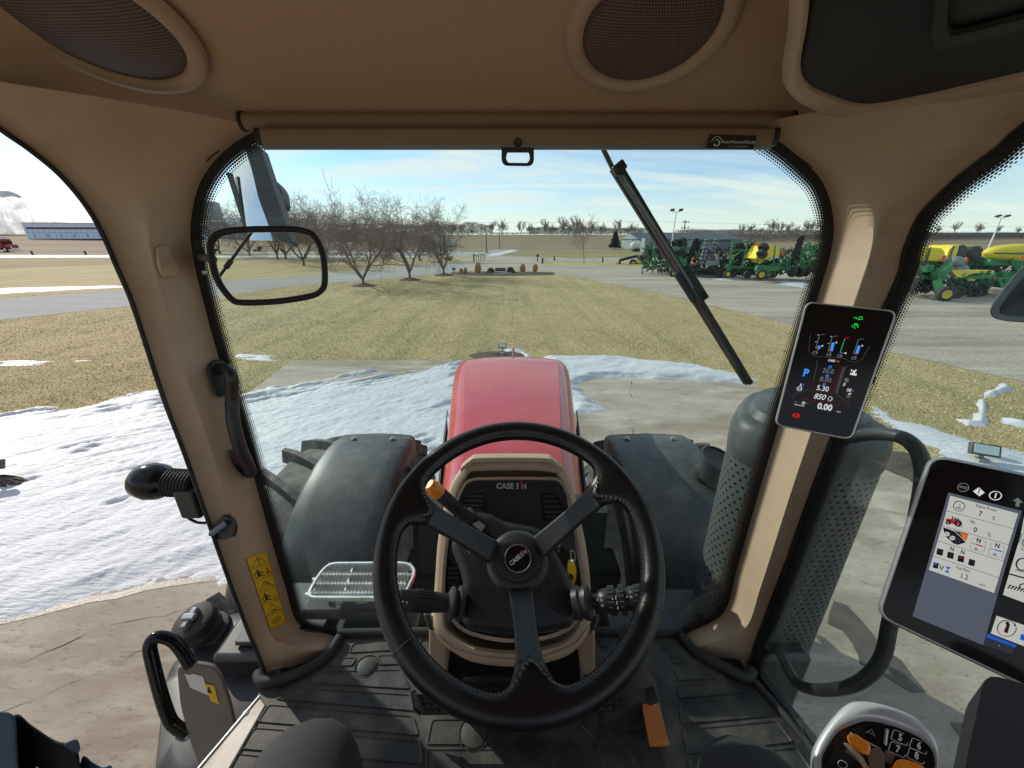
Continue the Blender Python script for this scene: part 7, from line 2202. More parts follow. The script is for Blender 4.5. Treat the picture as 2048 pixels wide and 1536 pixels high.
MB().cyl(hubc - wn * .045, PD(1037, 1150, .02), .028, 20).build('column', 'black_matte', con)

# ------------------------------------------------------------------ pedals
def pedal(name, px, label, mat='black_rubber', nu=12, nv=5):
    z = .075
    q = [FP(u, v, z + dz) for (u, v), dz in zip(px, (.03, .03, 0, 0))]
    o = MB().prism(q, V((0, .004, -.014))).build(name, mat, TR, bevel=.004); o['label'] = label
    for i in range(nu):
        for j in range(nv):
            f, g = (i + .5) / nu, (j + .5) / nv
            p = q[0].lerp(q[1], f).lerp(q[3].lerp(q[2], f), g)
            ex = (q[1] - q[0]).normalized(); ey = (q[3] - q[0]).normalized()
            MB().box(p + ex.cross(ey) * -.001 if ex.cross(ey).z < 0 else p + ex.cross(ey) * .001, ((q[1] - q[0]).length / nu * .62, (q[3] - q[0]).length / nv * .62, .008), (ex, ey, ex.cross(ey)), taper=.7).build('grip_block', mat, o, smooth=0)
    return o
pb = pedal('brake_pedal', [(828, 1385), (1000, 1385), (1000, 1426), (842, 1428)], 'left half of the wide black brake pedal', nu=12, nv=4)
pedal('brake_pedal', [(1075, 1380), (1250, 1374), (1255, 1420), (1080, 1424)], 'right half of the wide black brake pedal', nu=12, nv=4)
MB().prism([FP(820, 1380, .10), FP(832, 1378, .10), FP(842, 1425, .07), FP(826, 1415, .07)], (0, 0, -.02)).build('pedal_side', 'black_gloss', pb, bevel=.003)
q = [FP(u, v, z) for (u, v), z in zip([(1284, 1408), (1318, 1407), (1338, 1488), (1300, 1491)], (.075, .075, .03, .03))]
ap = MB().prism(q, V((0, 0, -.010))).build('accelerator_pedal', 'orange', TR, bevel=.003); ap['label'] = 'orange ribbed accelerator pedal'
for k in range(10):
    f = (k + .5) / 10; MB().beam(q[0].lerp(q[1], f) + V((0, 0, .001)), q[3].lerp(q[2], f) + V((0, 0, .001)), .0028, .004, (0, 0, 1)).build('rib', 'orange', ap)
MB().beam(q[3] + V((0, 0, .003)), q[2] + V((0, 0, .003)), .006, .006, (0, 0, 1)).build('lip', 'orange', ap)
MB().prism([FP(1294, 1372, .11), FP(1302, 1370, .11), FP(1312, 1410, .078), FP(1298, 1411, .078)], V((0, 0, -.01))).build('pedal_arm', 'orange', ap, bevel=.003)
# dark hump housing of the accelerator
rows = []
for (Yp, xa, xb, h) in ((1246, 1236, 1264, .30), (1270, 1228, 1286, .26), (1300, 1222, 1308, .22), (1335, 1214, 1326, .17), (1365, 1206, 1334, .13), (1395, 1205, 1338, .095), (1425, 1210, 1335, .05), (1450, 1225, 1328, .012), (1462, 1240, 1318, -.004)):
    a = FP(xa, Yp); b = FP(xb, Yp); y0 = a.y
    rows.append([a.lerp(b, f) + V((0, 0, h * math.sin(math.pi * g) ** .6 if 0 < g < 1 else -.003)) for f, g in ((0, 0), (.03, .10), (.12, .22), (.3, .36), (.5, .5), (.7, .64), (.88, .78), (.97, .90), (1, 1))])
# keep the hump where the sight lines put its crest: shift each row back by its height
rws = []
for row, (Yp, xa, xb, h) in zip(rows, ((1246, 1236, 1264, .30), (1270, 1228, 1286, .26), (1300, 1222, 1308, .22), (1335, 1214, 1326, .17), (1365, 1206, 1334, .13), (1395, 1205, 1338, .095), (1425, 1210, 1335, .05), (1450, 1225, 1328, .012), (1462, 1240, 1318, -.004))):
    hit_ = FP((xa + xb) / 2, Yp, h); c = sum(row, V()) / len(row); k = hit_.y / row[0].y
    rws.append([V((p.x * k, hit_.y, p.z)) for p in row])
mb = MB(); mb.loft(rws); mb.build('pedal_housing', 'floor_mat', TR, smooth=60)
flatpoly('slot', [FP(u, v, .115) for u, v in [(1290, 1376), (1298, 1368), (1308, 1372), (1316, 1405), (1300, 1412), (1292, 1404)]], 'black_matte', ap)
# footwell pedal block seen under the console
MB().prism([FP(965, 1322, .05), FP(1008, 1322, .05), FP(1010, 1336, .04), FP(966, 1336, .04)], V((0, 0, -.01))).build('clutch_pedal', 'black_rubber', TR, bevel=.004)

# ------------------------------------------------------------------ left pillar fittings
def hl(u, v, off): 
    return hitL(u, v, off)
top = hl(432, 745, .012); bot = hl(484, 925, .012)
def sp_(u, v, ds):
    p = None
    for du in (0, -10, -20, -30, -40, -55):
        p = hitL(u + du, v, 0)
        if p: break
    s__ = (p - EYE).dot(FW); return at(u, v, s__ - ds)
gh = thing('grab_handle', 'black grab handle on the left windshield pillar', 'grab handle', sp_(450, 850, .05))
path = [sp_(440, 742, .01), sp_(452, 738, .035), sp_(463, 755, .05), sp_(464, 800, .055), sp_(468, 850, .055), sp_(482, 900, .052), sp_(496, 930, .045), sp_(502, 945, .03), sp_(494, 945, .012)]
pth = catmull(path, 6)
MB().tube(pth, [.013 + .002 * math.sin(i / len(pth) * 3.14) for i in range(len(pth))], 16).build('grip', 'black_plastic', gh, smooth=70)
for px in ([(414, 738), (424, 720), (450, 720), (462, 740), (456, 762), (447, 795), (432, 790), (424, 765)], [(462, 895), (476, 905), (500, 925), (505, 945), (490, 952), (474, 940), (464, 920)]):
    q = [sp_(u, v, .004) for u, v in px]
    MB().prism(rounded(q, .008, 3), (EYE - q[0]).normalized() * .010).build('mount_pad', 'black_plastic', gh, bevel=.004)
# warning decal
def decal(quad, h, name, mat, parent, off, nu=8, nv=24):
    rows = []
    for j in range(nv + 1):
        g = j / nv; row = []
        for i in range(nu + 1):
            f = i / nu
            a = V((*quad[0], 0)).lerp(V((*quad[1], 0)), f); b = V((*quad[3], 0)).lerp(V((*quad[2], 0)), f); p = a.lerp(b, g)
            row.append(h(p.x, p.y, off))
        rows.append(row)
    mb = MB(); mb.loft(rows); return mb.build(name, mat, parent, smooth=60, fix=False)
WQ = [(490, 1117), (533, 1102), (572, 1245), (539, 1259)]
dec = decal(WQ, hitL, 'warning_sticker', 'warn_yellow', pl_, .0014)
dec['label'] = 'yellow warning sticker column with pictograms on the left pillar'
def dq(f, g, off=.0020):
    a = V((*WQ[0], 0)).lerp(V((*WQ[1], 0)), f); b = V((*WQ[3], 0)).lerp(V((*WQ[2], 0)), f); p = a.lerp(b, g)
    return hitL(p.x, p.y, off)
mb = MB()
for g in (.0, .165, .33, .50, .665, .83, 1.0): mb.tube([dq(0.02, min(max(g, .01), .99)), dq(.5, min(max(g, .01), .99)), dq(.98, min(max(g, .01), .99))], .00045, 4)
for f in (.02, .98): mb.tube([dq(f, .01 + .98 * k / 8) for k in range(9)], .00045, 4)
for g0 in (.02, .35, .68):
    mb.tube([dq(.12, g0 + .125), dq(.88, g0 + .125), dq(.5, g0 + .015)], .0007, 4, closed=True)
mb.tube([dq(.5, .055), dq(.5, .105)], .0013, 5); mb.ball(dq(.5, .128), .0012)
# seated figure pictograms
for g0, sd in ((.18, 1), (.515, 0)):
    mb.ball(dq(.32, g0 + .022), .0026, 8, 5)
    mb.tube([dq(.12, g0 + .09), dq(.18, g0 + .05), dq(.34, g0 + .042), dq(.50, g0 + .055), dq(.54, g0 + .085)], .0013, 5)
    mb.tube([dq(.34, g0 + .05), dq(.34, g0 + .095)], .0035, 6); mb.tube([dq(.15, g0 + .115), dq(.40, g0 + .10), dq(.58, g0 + .12)], .0012, 5)
    mb.tube([dq(.70, g0 + .13), dq(.92, g0 + .13), dq(.92, g0 + .10), dq(.70, g0 + .10)], .0006, 4, closed=True)
    if sd: mb.ball(dq(.78, g0 + .04), .0022, 8, 5)
# crush and tip-over triangles
mb.tube([dq(.35, .45), dq(.55, .40), dq(.65, .45)], .0009, 4); mb.tube([dq(.36, .79), dq(.46, .765), dq(.60, .775), dq(.66, .79)], .0011, 4); mb.ball(dq(.42, .795), .0016, 8, 5); mb.ball(dq(.60, .79), .0020, 8, 5)
# (P)
c0, r0 = (.52, .915), None
mb.tube([dq(.50 + .17 * math.cos(a), .915 + .042 * math.sin(a)) for a in [k * math.pi / 7 for k in range(14)]], .0006, 4, closed=True)
mb.tube([dq(.28, .945), dq(.24, .915), dq(.28, .885)], .0006, 4); mb.tube([dq(.74, .945), dq(.78, .915), dq(.74, .885)], .0006, 4)
mb.tube([dq(.46, .94), dq(.46, .892), dq(.56, .895), dq(.57, .912), dq(.46, .918)], .0007, 4)
mb.build('pictograms', 'print_black', dec, smooth=0)
r_ = MB(); r_.prism([dq(.70, .245), dq(.86, .245), dq(.84, .27), dq(.72, .27)], V((0, -.0003, 0))); r_.build('red_mark', 'logo_red', dec, smooth=0)
# door latch striker
lt = sp_(446, 1058, .015); s__ = (lt - EYE).dot(FW)
la_ = MB().prism(rounded([at(u, v, s__) for u, v in [(442, 1032), (462, 1036), (470, 1055), (466, 1075), (448, 1080), (428, 1078), (432, 1070)]], .005, 3), FW * .012).build('door_striker', 'black_plastic', TR, bevel=.003)
MB().cyl(at(452, 1046, s__ - .004), at(422, 1068, s__ - .02), .0085, 14, .0075).cyl(at(422, 1068, s__ - .02), at(421, 1069, s__ - .021), .0045, 10).build('striker_pin', 'steel_grey', la_, smooth=40)
MB().cyl(at(421, 1069, s__ - .0205), at(420, 1070, s__ - .022), .004, 12).build('pin_bore', 'black_matte', la_)

# framed clear pane on a bracket at the left pillar
fp_px = [(416, 480), (431, 463), (462, 455), (510, 452), (556, 452), (595, 453), (627, 463), (644, 486), (651, 505), (655, 528), (656, 564), (649, 583), (627, 597), (572, 607), (525, 611), (478, 611), (459, 603), (439, 580), (428, 560), (420, 536), (414, 502)]
MPl = Plane(at(535, 530, .72), (EYE - at(535, 530, .72)).normalized() * .5 - FW * .5)
of_ = catmull([MPl(u, v) for u, v in fp_px], 3, closed=True)
inn_ = inset(of_, .0115, 0, MPl.n)
mf = thing('interior_mirror_frame', 'black rounded frame with a clear pane mounted on the left windshield pillar', 'mirror frame', MPl(535, 530))
m_ = len(of_); rws = []
for k in range(m_):
    c = (of_[k] + inn_[k]) / 2; e = (of_[k] - inn_[k]) / 2
    rws.append([c + e * math.cos(a) + MPl.n * math.sin(a) * .0075 for a in [q * math.pi / 6 for q in range(12)]])
rws.append(rws[0]); mb = MB(); mb.loft(rws, closed=True); mb.build('rim', 'black_matte', mf, smooth=80)
mb = MB(); mb.prism([p - MPl.n * .001 for p in inn_], MPl.n * .002); mb.build('pane', 'clear_glass', mf, smooth=0)
mb = MB(); a = hitL(398, 480, .006) or sp_(380, 480, 0); b = sp_(404, 545, .008)
br = MB().prism(rounded([sp_(u, v, .01) for u, v in [(388, 478), (400, 482), (408, 500), (412, 540), (404, 550), (394, 545), (388, 510)]], .004, 3), (EYE - b).normalized() * .012).build('bracket', 'black_plastic', mf, bevel=.002)
MB().cyl(sp_(402, 515, .02), MPl(424, 518), .008, 12).build('ball_joint', 'black_plastic', mf)
MB().ball(sp_(408, 545, .03), .005).build('bolt', 'satin', br)

# ------------------------------------------------------------------ slim display on the right pillar
c0 = at(1670, 742, .70)
DPn = ((EYE - c0).normalized() * .75 - FW * .25).normalized()
DP = Plane(c0, DPn)
dpx = [(1613, 603), (1795, 622), (1703, 880), (1549, 850)]
dd = thing('slim_display', 'slim upright glass display on the right pillar showing gear and speed 0.00', 'display', c0)
oc = rounded([DP(u, v) for u, v in dpx], .014, 6)
mb = MB(); mb.loft([inset(oc, .006, -.018, DPn), inset(oc, -.0005, -.010, DPn), inset(oc, -.001, -.003, DPn), inset(oc, .0005, -.0003, DPn), inset(oc, .0025, .0, DPn)], closed=True); e_ = inset(oc, .006, -.018, DPn); mb.add(e_, [tuple(range(len(e_)))])
mb.build('bezel', 'satin', dd, smooth=50)
g_ = inset(oc, .0022, .0002, DPn); mb = MB(); mb.add(g_, [tuple(range(len(g_)))]); mb.loft([g_, inset(oc, .0022, -.004, DPn)], closed=True); mb.build('glass', 'black_gloss', dd, smooth=0, fix=False)
MB().cyl(DP(1662, 745, -.015), hitR(1640, 760, -.01) or DP(1662, 745, -.06), .02, 16).build('mount', 'black_plastic', dd)
MB().prism([DP(u, v, -.010) for u, v in [(1750, 752), (1753, 754), (1748, 766), (1745, 768)]], DPn * -.004).build('side_button', 'black_gloss', dd)
def D(x, y): return (1520 + x / 4.8, 580 + y / 4.8)
DX, DY = (10, 1.6), (2.6, -10)
def dtxt(s_, x, y, h, m_, sh=0.0, bold=0.0, al='CENTER'):
    u, v = D(x, y); ptext(s_, u, v, h / 4.8, DP, dd, m_, DX, DY, bold=bold, off=.0009, shear=sh, align=al)
def dline(pts, m_, w=.00035, closed=False, name='gauge_line'):
    MB().tube([DP(*D(x, y), .0007) for x, y in pts], w, 4, closed=closed).build(name, m_, dd, smooth=0)
def dpoly(pts, m_, name='gauge_bar', off=.0008):
    mb = MB(); mb.add([DP(*D(x, y), off) for x, y in pts], [tuple(range(len(pts)))]); mb.build(name, m_, dd, smooth=0, fix=False)
dtxt('20.0', 655, 780, 46, 'lit_grey'); dtxt('8.00', 630, 862, 46, 'lit_grey'); dtxt('5.30', 602, 947, 48, 'lit_white', bold=.01)
dtxt('F3', 670, 741, 24, 'lit_blue', .2, .02); dtxt('F2', 643, 826, 24, 'lit_blue', .2, .02); dtxt('F1', 615, 909, 24, 'lit_blue', .2, .02)
dtxt('P', 440, 798, 72, 'lit_blue', bold=.03); dtxt('R', 392, 913, 24, 'lit_white', bold=.02); dtxt('1', 417, 914, 24, 'lit_blue', bold=.02)
dtxt('850', 570, 1026, 52, 'lit_white', .25, .01); dtxt('0.00', 622, 1125, 58, 'lit_white', bold=.03); dtxt('mph', 755, 1168, 16, 'lit_white', .2)
dtxt('0', 805, 908, 32, 'lit_white', .25, .01); dtxt('98', 850, 963, 32, 'lit_white', .25, .01); dtxt('%', 892, 970, 20, 'lit_grey')
dtxt('CASE', 685, 678, 20, 'lit_white', .2, .03); dtxt('IH', 745, 687, 20, 'lit_orange', .2, .03)
# gauge frames and bars
dline([(485, 425), (478, 470), (468, 585), (515, 632), (640, 645), (800, 655), (880, 692), (930, 690), (985, 660), (1005, 620), (1050, 540)], 'lit_dim', .0004)
for (xt, yt, xb, yb, f0, fl_) in ((570, 432, 535, 560, .80, 'lit_blue'), (693, 447, 655, 580, .42, 'lit_blue'), (945, 475, 900, 605, .45, 'lit_blue')):
    dline([(xt + 50, yt - 6), (xt, yt), (xb + 4, yb - 6), (xb, yb), (xb + 30, yb + 20)], 'lit_grey', .0004)
    dline([(xb + 2, yb - 18), (xb, yb), (xb + 30, yb + 20)], 'lit_orange', .0005)
    a = (xt + (xb - xt) * f0 + 14, yt + (yb - yt) * f0); b_ = (xb + 16, yb + 2)
    dpoly([a, (a[0] + 27, a[1] + 3), (b_[0] + 27, b_[1] + 5), b_], fl_)
    dpoly([(a[0] + 30, a[1] + 2), (a[0] + 50, a[1] - 8), (a[0] + 46, a[1] + 12)], 'lit_white', 'pointer')
dline([(858, 455), (822, 462), (812, 475)], 'lit_red', .0005); dline([(812, 475), (775, 580)], 'lit_green', .0006); dline([(775, 580), (770, 598), (800, 608)], 'lit_blue', .0005)
dpoly([(806, 606), (830, 595), (826, 616)], 'lit_white', 'pointer')
for (x, y) in ((557, 431), (537, 497), (680, 446), (658, 513)): dline([(x - 6, y), (x + 8, y + 1)], 'lit_white', .0004)
# icons under the gauges
for (x, y) in ((530, 600), (660, 620), (765, 632), (902, 652)):
    dline([(x - 14, y - 12), (x + 10, y - 14), (x + 12, y + 12), (x - 16, y + 12)], 'lit_grey', .0006, True, 'icon'); dline([(x + 16, y - 10), (x + 22, y - 2), (x + 18, y + 10)], 'lit_grey', .0005, name='icon'); dline([(x - 20, y), (x - 26, y + 2)], 'lit_grey', .0005, name='icon')
# red selector frame, side bars
dline([(545, 675), (553, 700), (512, 870)], 'lit_dim', .0006)
dline([(700, 1000), (712, 940), (722, 890), (512, 876), (484, 905), (490, 945), (520, 968), (700, 992)], 'lit_reddim', .0004)
dline([(782, 728), (735, 860), (700, 1000)], 'lit_reddim', .0005)
dpoly([(790, 745), (815, 735), (745, 990), (718, 985)], 'lit_dim', 'bar', .0005)
dline([(850, 725), (820, 745), (740, 1000), (850, 1095), (842, 1150)], 'lit_dim', .0005)
dline([(480, 955), (330, 1000), (318, 1050)], 'lit_dim', .0005)
dline([(385, 1035), (780, 1110), (800, 1098)], 'lit_reddim', .0005); dline([(330, 1098), (425, 1115)], 'lit_white', .0005)
dline([(340, 1065), (375, 1062)], 'lit_reddim', .0005); dline([(440, 1080), (480, 1085)], 'lit_dim', .0005); dline([(440, 1092), (465, 1096)], 'lit_dim', .0005)
dline([(378 + 24 * math.cos(a), 948 + 20 * math.sin(a)) for a in [k * math.pi / 6 for k in range(12)]], 'lit_white', .0006, True, 'icon'); dline([(362, 946), (394, 952)], 'lit_white', .0006, name='icon')
dline([(418 + 14 * math.cos(a), 1086 + 12 * math.sin(a)) for a in [k * math.pi / 4 for k in range(8)]], 'lit_white', .0007, True, 'icon')
dline([(345 + 8 * math.cos(a), 1079 + 7 * math.sin(a)) for a in [k * math.pi / 4 for k in range(8)]], 'lit_grey', .0004, True, 'icon')
# engine outline beside 850
dline([(660, 1035), (668, 1022), (680, 1024), (690, 1032), (692, 1052), (680, 1060), (655, 1056), (650, 1044)], 'lit_white', .0005, True, 'icon'); dline([(645, 1066), (690, 1074)], 'lit_grey', .0004, name='icon')
# tractor icon, seat icon, hand icon
dpoly([(868, 795), (930, 802), (924, 824), (862, 812)], 'lit_white', 'icon'); dpoly([(893, 770), (915, 772), (912, 800), (888, 798)], 'lit_white', 'icon')
for x in (880, 922): dline([(x, 762), (x - 4, 782)], 'lit_white', .0009, name='icon')
for k in range(4): dline([(812 + (k % 2) * 4, 850 + k * 10), (850, 852 + k * 10)], 'lit_grey', .0007, name='icon')
dpoly([(842, 1000), (875, 988), (878, 996), (850, 1008)], 'lit_white', 'icon')
for k in range(3): dline([(838 + k * 14, 1015), (834 + k * 14, 1032)], 'lit_grey', .0008, name='icon')
# green and red warning lamps
dline([(900, 268), (925, 262), (925, 276), (950, 278), (955, 258), (980, 256), (984, 280), (945, 284)], 'lit_green', .0008, name='warning_lamp')
dpoly([(900, 322), (935, 320), (938, 342), (905, 342)], 'lit_green', 'warning_lamp'); dline([(888, 335), (885, 355), (905, 352), (912, 370)], 'lit_green', .0009, name='warning_lamp'); dline([(942, 335), (938, 362)], 'lit_green', .0009, name='warning_lamp')
dpoly([(318, 1184), (376, 1190), (384, 1208), (374, 1228), (318, 1220), (308, 1200)], 'lit_red', 'warning_lamp')
dline([(330, 1195), (362, 1216)], 'print_black', .0009, name='icon'); dline([(345, 1190), (342, 1218)], 'print_black', .0008, name='icon')

# ------------------------------------------------------------------ large touch screen monitor at the right
c1 = at(1930, 1130, .62)
MPn = ((EYE - c1).normalized() * .8 - FW * .2).normalized()
MN = Plane(c1, MPn)
mo = thing('touchscreen_monitor', 'large tilted touchscreen monitor at the right edge showing Engine Power, Slip and Fuel Rate tiles', 'monitor', c1)
mpx = [(1862, 908), (2360, 1010), (2250, 1470), (1752, 1232)]
oc = rounded([MN(u, v) for u, v in mpx], .024, 7)
mb = MB(); mb.loft([inset(oc, .012, -.034, MPn), inset(oc, .001, -.022, MPn), inset(oc, -.0015, -.010, MPn), inset(oc, -.001, -.004, MPn), inset(oc, .002, .0, MPn), inset(oc, .0045, -.0004, MPn)], closed=True); e_ = inset(oc, .012, -.034, MPn); mb.add(e_, [tuple(range(len(e_)))])
mb.build('bezel', 'satin', mo, smooth=50)
g_ = inset(oc, .0042, .0003, MPn); mb = MB(); mb.add(g_, [tuple(range(len(g_)))]); mb.loft([g_, inset(oc, .0042, -.004, MPn)], closed=True); mb.build('glass', 'black_gloss', mo, smooth=0, fix=False)
MB().tube([MN(2100, 1200, -.03), MN(2200, 1300, -.10), V((.62, -.05, 2.1)), V((.60, -.2, 1.9))], .022, 12).build('mount_arm', 'black_plastic', mo, smooth=60)
def Q(x, y): return (1750 + x / 3.49, 880 + y / 3.49)
QX, QY = (475, 125), (28, -105)
def mpoly(pts, m_, name, off=.0008, parent=None):
    mb = MB(); mb.add([MN(*Q(x, y), off) for x, y in pts], [tuple(range(len(pts)))]); return mb.build(name, m_, parent or mo, smooth=0, fix=False)
def mline(pts, m_, w=.0004, closed=False, parent=None, off=.0014, name='icon'):
    return MB().tube([MN(*Q(x, y), off) for x, y in pts], w, 4, closed=closed).build(name, m_, parent or mo, smooth=0)
def mtxt(s_, x, y, h, m_, bold=0.0, parent=None):
    u, v = Q(x, y); return ptext(s_, u, v, h / 3.49, MN, parent or mo, m_, QX, QY, bold=bold, off=.0016)
pan = mpoly([(512, 366), (1025, 495), (755, 1432), (262, 1230)], 'panel_lit', 'screen_panel', .0006)
rowsT = [((525, 385), (1000, 510)), ((499, 492), (966, 618)), ((470, 597), (932, 730)), ((437, 702), (897, 845)), ((406, 808), (864, 960)), ((376, 906), (831, 1068))]
for a, b in zip(rowsT[:-1], rowsT[1:]):
    g = 3.5
    mpoly([(a[0][0], a[0][1] + g), (a[1][0], a[1][1] + g), (b[1][0], b[1][1]), (b[0][0], b[0][1])], 'tile_lit', 'data_tile', .0010)
mtxt('Engine Power', 775, 474, 19, 'screen_ink', .01); mtxt('7', 735, 516, 34, 'screen_ink', .02); mtxt('%', 828, 548, 28, 'screen_ink')
mtxt('Slip', 680, 570, 19, 'screen_ink', .01); mtxt('0', 700, 628, 34, 'screen_ink', .02); mtxt('%', 797, 662, 28, 'screen_ink')
mtxt('Fuel Rate', 615, 903, 18, 'screen_ink', .01); mtxt('1.2', 622, 954, 34, 'screen_ink', .01); mtxt('gal/h', 750, 1011, 17, 'screen_ink')
for (x, y, b, c) in ((720, 735, 'B1', 'screen_red'), (850, 772, 'B2', 'screen_blue')):
    mline([(x - 42, y - 50), (x + 55, y - 24), (x + 38, y + 50), (x - 58, y + 24)], 'panel_lit', .0003, True, off=.0012)
    mtxt('N', x + 4, y - 32, 30, 'screen_ink', .03); mline([(x - 42, y - 14), (x - 5, y - 4)], c, .0006); mline([(x - 12, y - 5), (x + 34, y + 8)], c, .0011); mtxt(b, x - 12, y + 28, 17, 'screen_ink', .02)
mtxt('N', 538, 762, 26, 'screen_ink', .03); mtxt('N', 612, 785, 26, 'screen_ink', .03)
for (x, y) in ((453, 783), (527, 806), (600, 831), (675, 857)):
    k = mpoly([(x - 18, y - 28), (x + 26, y - 17), (x + 18, y + 26), (x - 26, y + 14)], 'screen_ink', 'lever_icon', .0013)
    mline([(x - 14, y - 14), (x + 20, y - 5)], 'screen_red' if x == 600 else 'screen_bar', .0006)
mline([(587 + 40 * math.cos(a), 462 + 34 * math.sin(a)) for a in [k * math.pi / 9 for k in range(18)]], 'screen_ink', .0005, True); mline([(560, 432), (572, 425), (612, 436), (615, 446)], 'screen_ink', .0005)
mtxt('%', 592, 455, 15, 'screen_ink'); mtxt('kW', 583, 476, 17, 'screen_ink', .02)
# tractor pictogram
mpoly([(495, 548), (545, 552), (590, 572), (600, 592), (560, 592), (498, 572)], 'screen_red', 'tractor_icon', .0012); mpoly([(548, 540), (588, 550), (590, 572), (550, 562)], 'panel_lit', 'tractor_icon', .0013)
mline([(512 + 13 * math.cos(a), 574 + 12 * math.sin(a)) for a in [k * math.pi / 5 for k in range(10)]], 'screen_ink', .0012, True); mline([(580 + 20 * math.cos(a), 582 + 19 * math.sin(a)) for a in [k * math.pi / 6 for k in range(12)]], 'screen_ink', .0014, True)
mline([(540, 530), (540, 552)], 'screen_ink', .0007); mline([(568, 600), (605, 610), (614, 594)], 'screen_blue', .0004); mline([(484, 582), (505, 588)], 'screen_ink', .0004)
# implement controller pictogram
mpoly([(474, 610), (652, 658), (632, 716), (578, 732), (548, 722), (490, 672)], 'screen_ink', 'controller_icon', .0012); mpoly([(590, 648), (648, 662), (632, 710)], 'amber_lamp', 'controller_icon', .0014)
mline([(500, 612), (560, 640), (636, 712)], 'tile_lit', .0005)
for (x, y, s__) in ((502, 657, 'B1'), (540, 684, 'B2')):
    mpoly([(x + 20 * math.cos(a), y + 16 * math.sin(a)) for a in [k * math.pi / 8 for k in range(16)]], 'tile_lit', 'controller_icon', .0015); u, v = Q(x, y); ptext(s__, u, v, 3.8, MN, mo, 'screen_ink', QX, QY, off=.0019)
mline([(578 + 14 * math.cos(a), 702 + 14 * math.sin(a)) for a in [k * math.pi / 6 for k in range(12)]], 'panel_lit', .0003, True)
# fuel pump and hourglass
mpoly([(410, 852), (446, 861), (438, 900), (402, 890)], 'screen_ink', 'pump_icon', .0012); mpoly([(414, 857), (434, 862), (431, 874), (411, 869)], 'screen_blue', 'pump_icon', .0014); mline([(448, 865), (460, 876), (454, 898), (442, 888)], 'screen_ink', .0005)
mline([(480, 880), (460, 908)], 'screen_ink', .0006); mpoly([(492, 880), (530, 890), (508, 905)], 'screen_blue', 'hourglass_icon', .0012); mpoly([(508, 905), (520, 930), (484, 920)], 'screen_blue', 'hourglass_icon', .0012)
# status icons above the panel
mline([(615 + 40 * math.cos(a), 331 + 30 * math.sin(a)) for a in [k * math.pi / 4 + math.pi / 8 for k in range(8)]], 'lit_grey', .0006, True); mtxt('STOP', 614, 332, 15, 'lit_grey', .04)
mpoly([(725, 330), (766, 368), (728, 393), (684, 358)], 'lit_white', 'warning_icon', .0010); u, v = Q(725, 360); ptext('!', u, v, 9.5, MN, mo, 'screen_ink', QX, QY, bold=.04, off=.0016)
mline([(841 + 42 * math.cos(a), 388 + 30 * math.sin(a)) for a in [k * math.pi / 10 for k in range(20)]], 'lit_white', .0007, True); mtxt('i', 842, 388, 34, 'lit_white', .06)
mpoly([(998, 402), (1034, 438), (1012, 436), (1006, 468), (978, 460), (986, 430), (962, 424)], 'lit_grey', 'arrow_icon', .0010)
# right hand tiles, only their left ends are in the picture
for pts in ([(1040, 540), (1300, 600), (1280, 720), (1018, 652)], [(1020, 655), (1280, 722), (1200, 1000), (937, 930)], [(935, 940), (1200, 1010), (1160, 1180), (893, 1080)], [(848, 1226), (1150, 1330), (1120, 1470), (808, 1350)]):
    mpoly(pts, 'tile_lit', 'data_tile', .0009)
mline([(1025, 660), (1005, 720)], 'screen_ink', .0003); mline([(1060 + 30 * math.cos(a), 720 + 34 * math.sin(a)) for a in [k * math.pi / 8 for k in range(16)]], 'screen_bar', .0006, True); mtxt('mm', 1035, 762, 18, 'screen_ink')
mline([(1030 + 44 * math.cos(a), 868 + 42 * math.sin(a)) for a in [k * math.pi / 8 for k in range(16)]], 'screen_bar', .0010, True); mtxt('mm/h', 1010, 912, 18, 'screen_ink', .02)
mline([(1005, 1035), (1015, 1008), (1060, 1000)], 'screen_ink', .0007)
for k in range(6): mline([(950 + k * 22, 1012 + k * 6 + 0), (925 + k * 22, 1036 + k * 5)], 'screen_ink', .0007)
mline([(930, 1010), (1060, 1050)], 'screen_ink', .0005)
mline([(920 + 66 * math.cos(a), 1315 + 56 * math.sin(a)) for a in [k * math.pi / 10 for k in range(20)]], 'screen_ink', .0005, True); mline([(932, 1280), (915, 1345)], 'screen_ink', .0016); mpoly([(924 + 14 * math.cos(a), 1278 + 12 * math.sin(a)) for a in [k * math.pi / 4 for k in range(8)]], 'screen_ink', 'icon', .0013)
mpoly([(905, 1310), (930, 1318), (918, 1348), (898, 1342)], 'screen_red', 'icon', .0012); mline([(958, 1272), (980, 1284), (972, 1300)], 'screen_ink', .0006); mline([(886, 1266), (912, 1258)], 'screen_ink', .0006); mtxt('S', 1040, 1330, 18, 'screen_ink')
mpoly([(1020, 1352), (1100, 1376), (1090, 1420), (1010, 1392)], 'screen_blue', 'button_icon', .0012)
mpoly([(784, 1352), (990, 1432), (978, 1450), (776, 1376)], 'screen_blue', 'status_bar', .0010); mpoly([(776, 1378), (976, 1452), (960, 1500), (757, 1432)], 'screen_bar', 'status_bar', .0008); mtxt('1', 866, 1436, 13, 'lit_white')
# dark arm console at the right edge under the monitor
mo2 = MB().prism(rounded([at(u, v, .52) for u, v in [(1970, 1345), (2100, 1380), (2300, 1700), (1890, 1800), (1925, 1560)]], .02, 3), FW * .02 - UP * .05).build('armrest_console', 'dark_panel', TR, bevel=.01, seg=3)

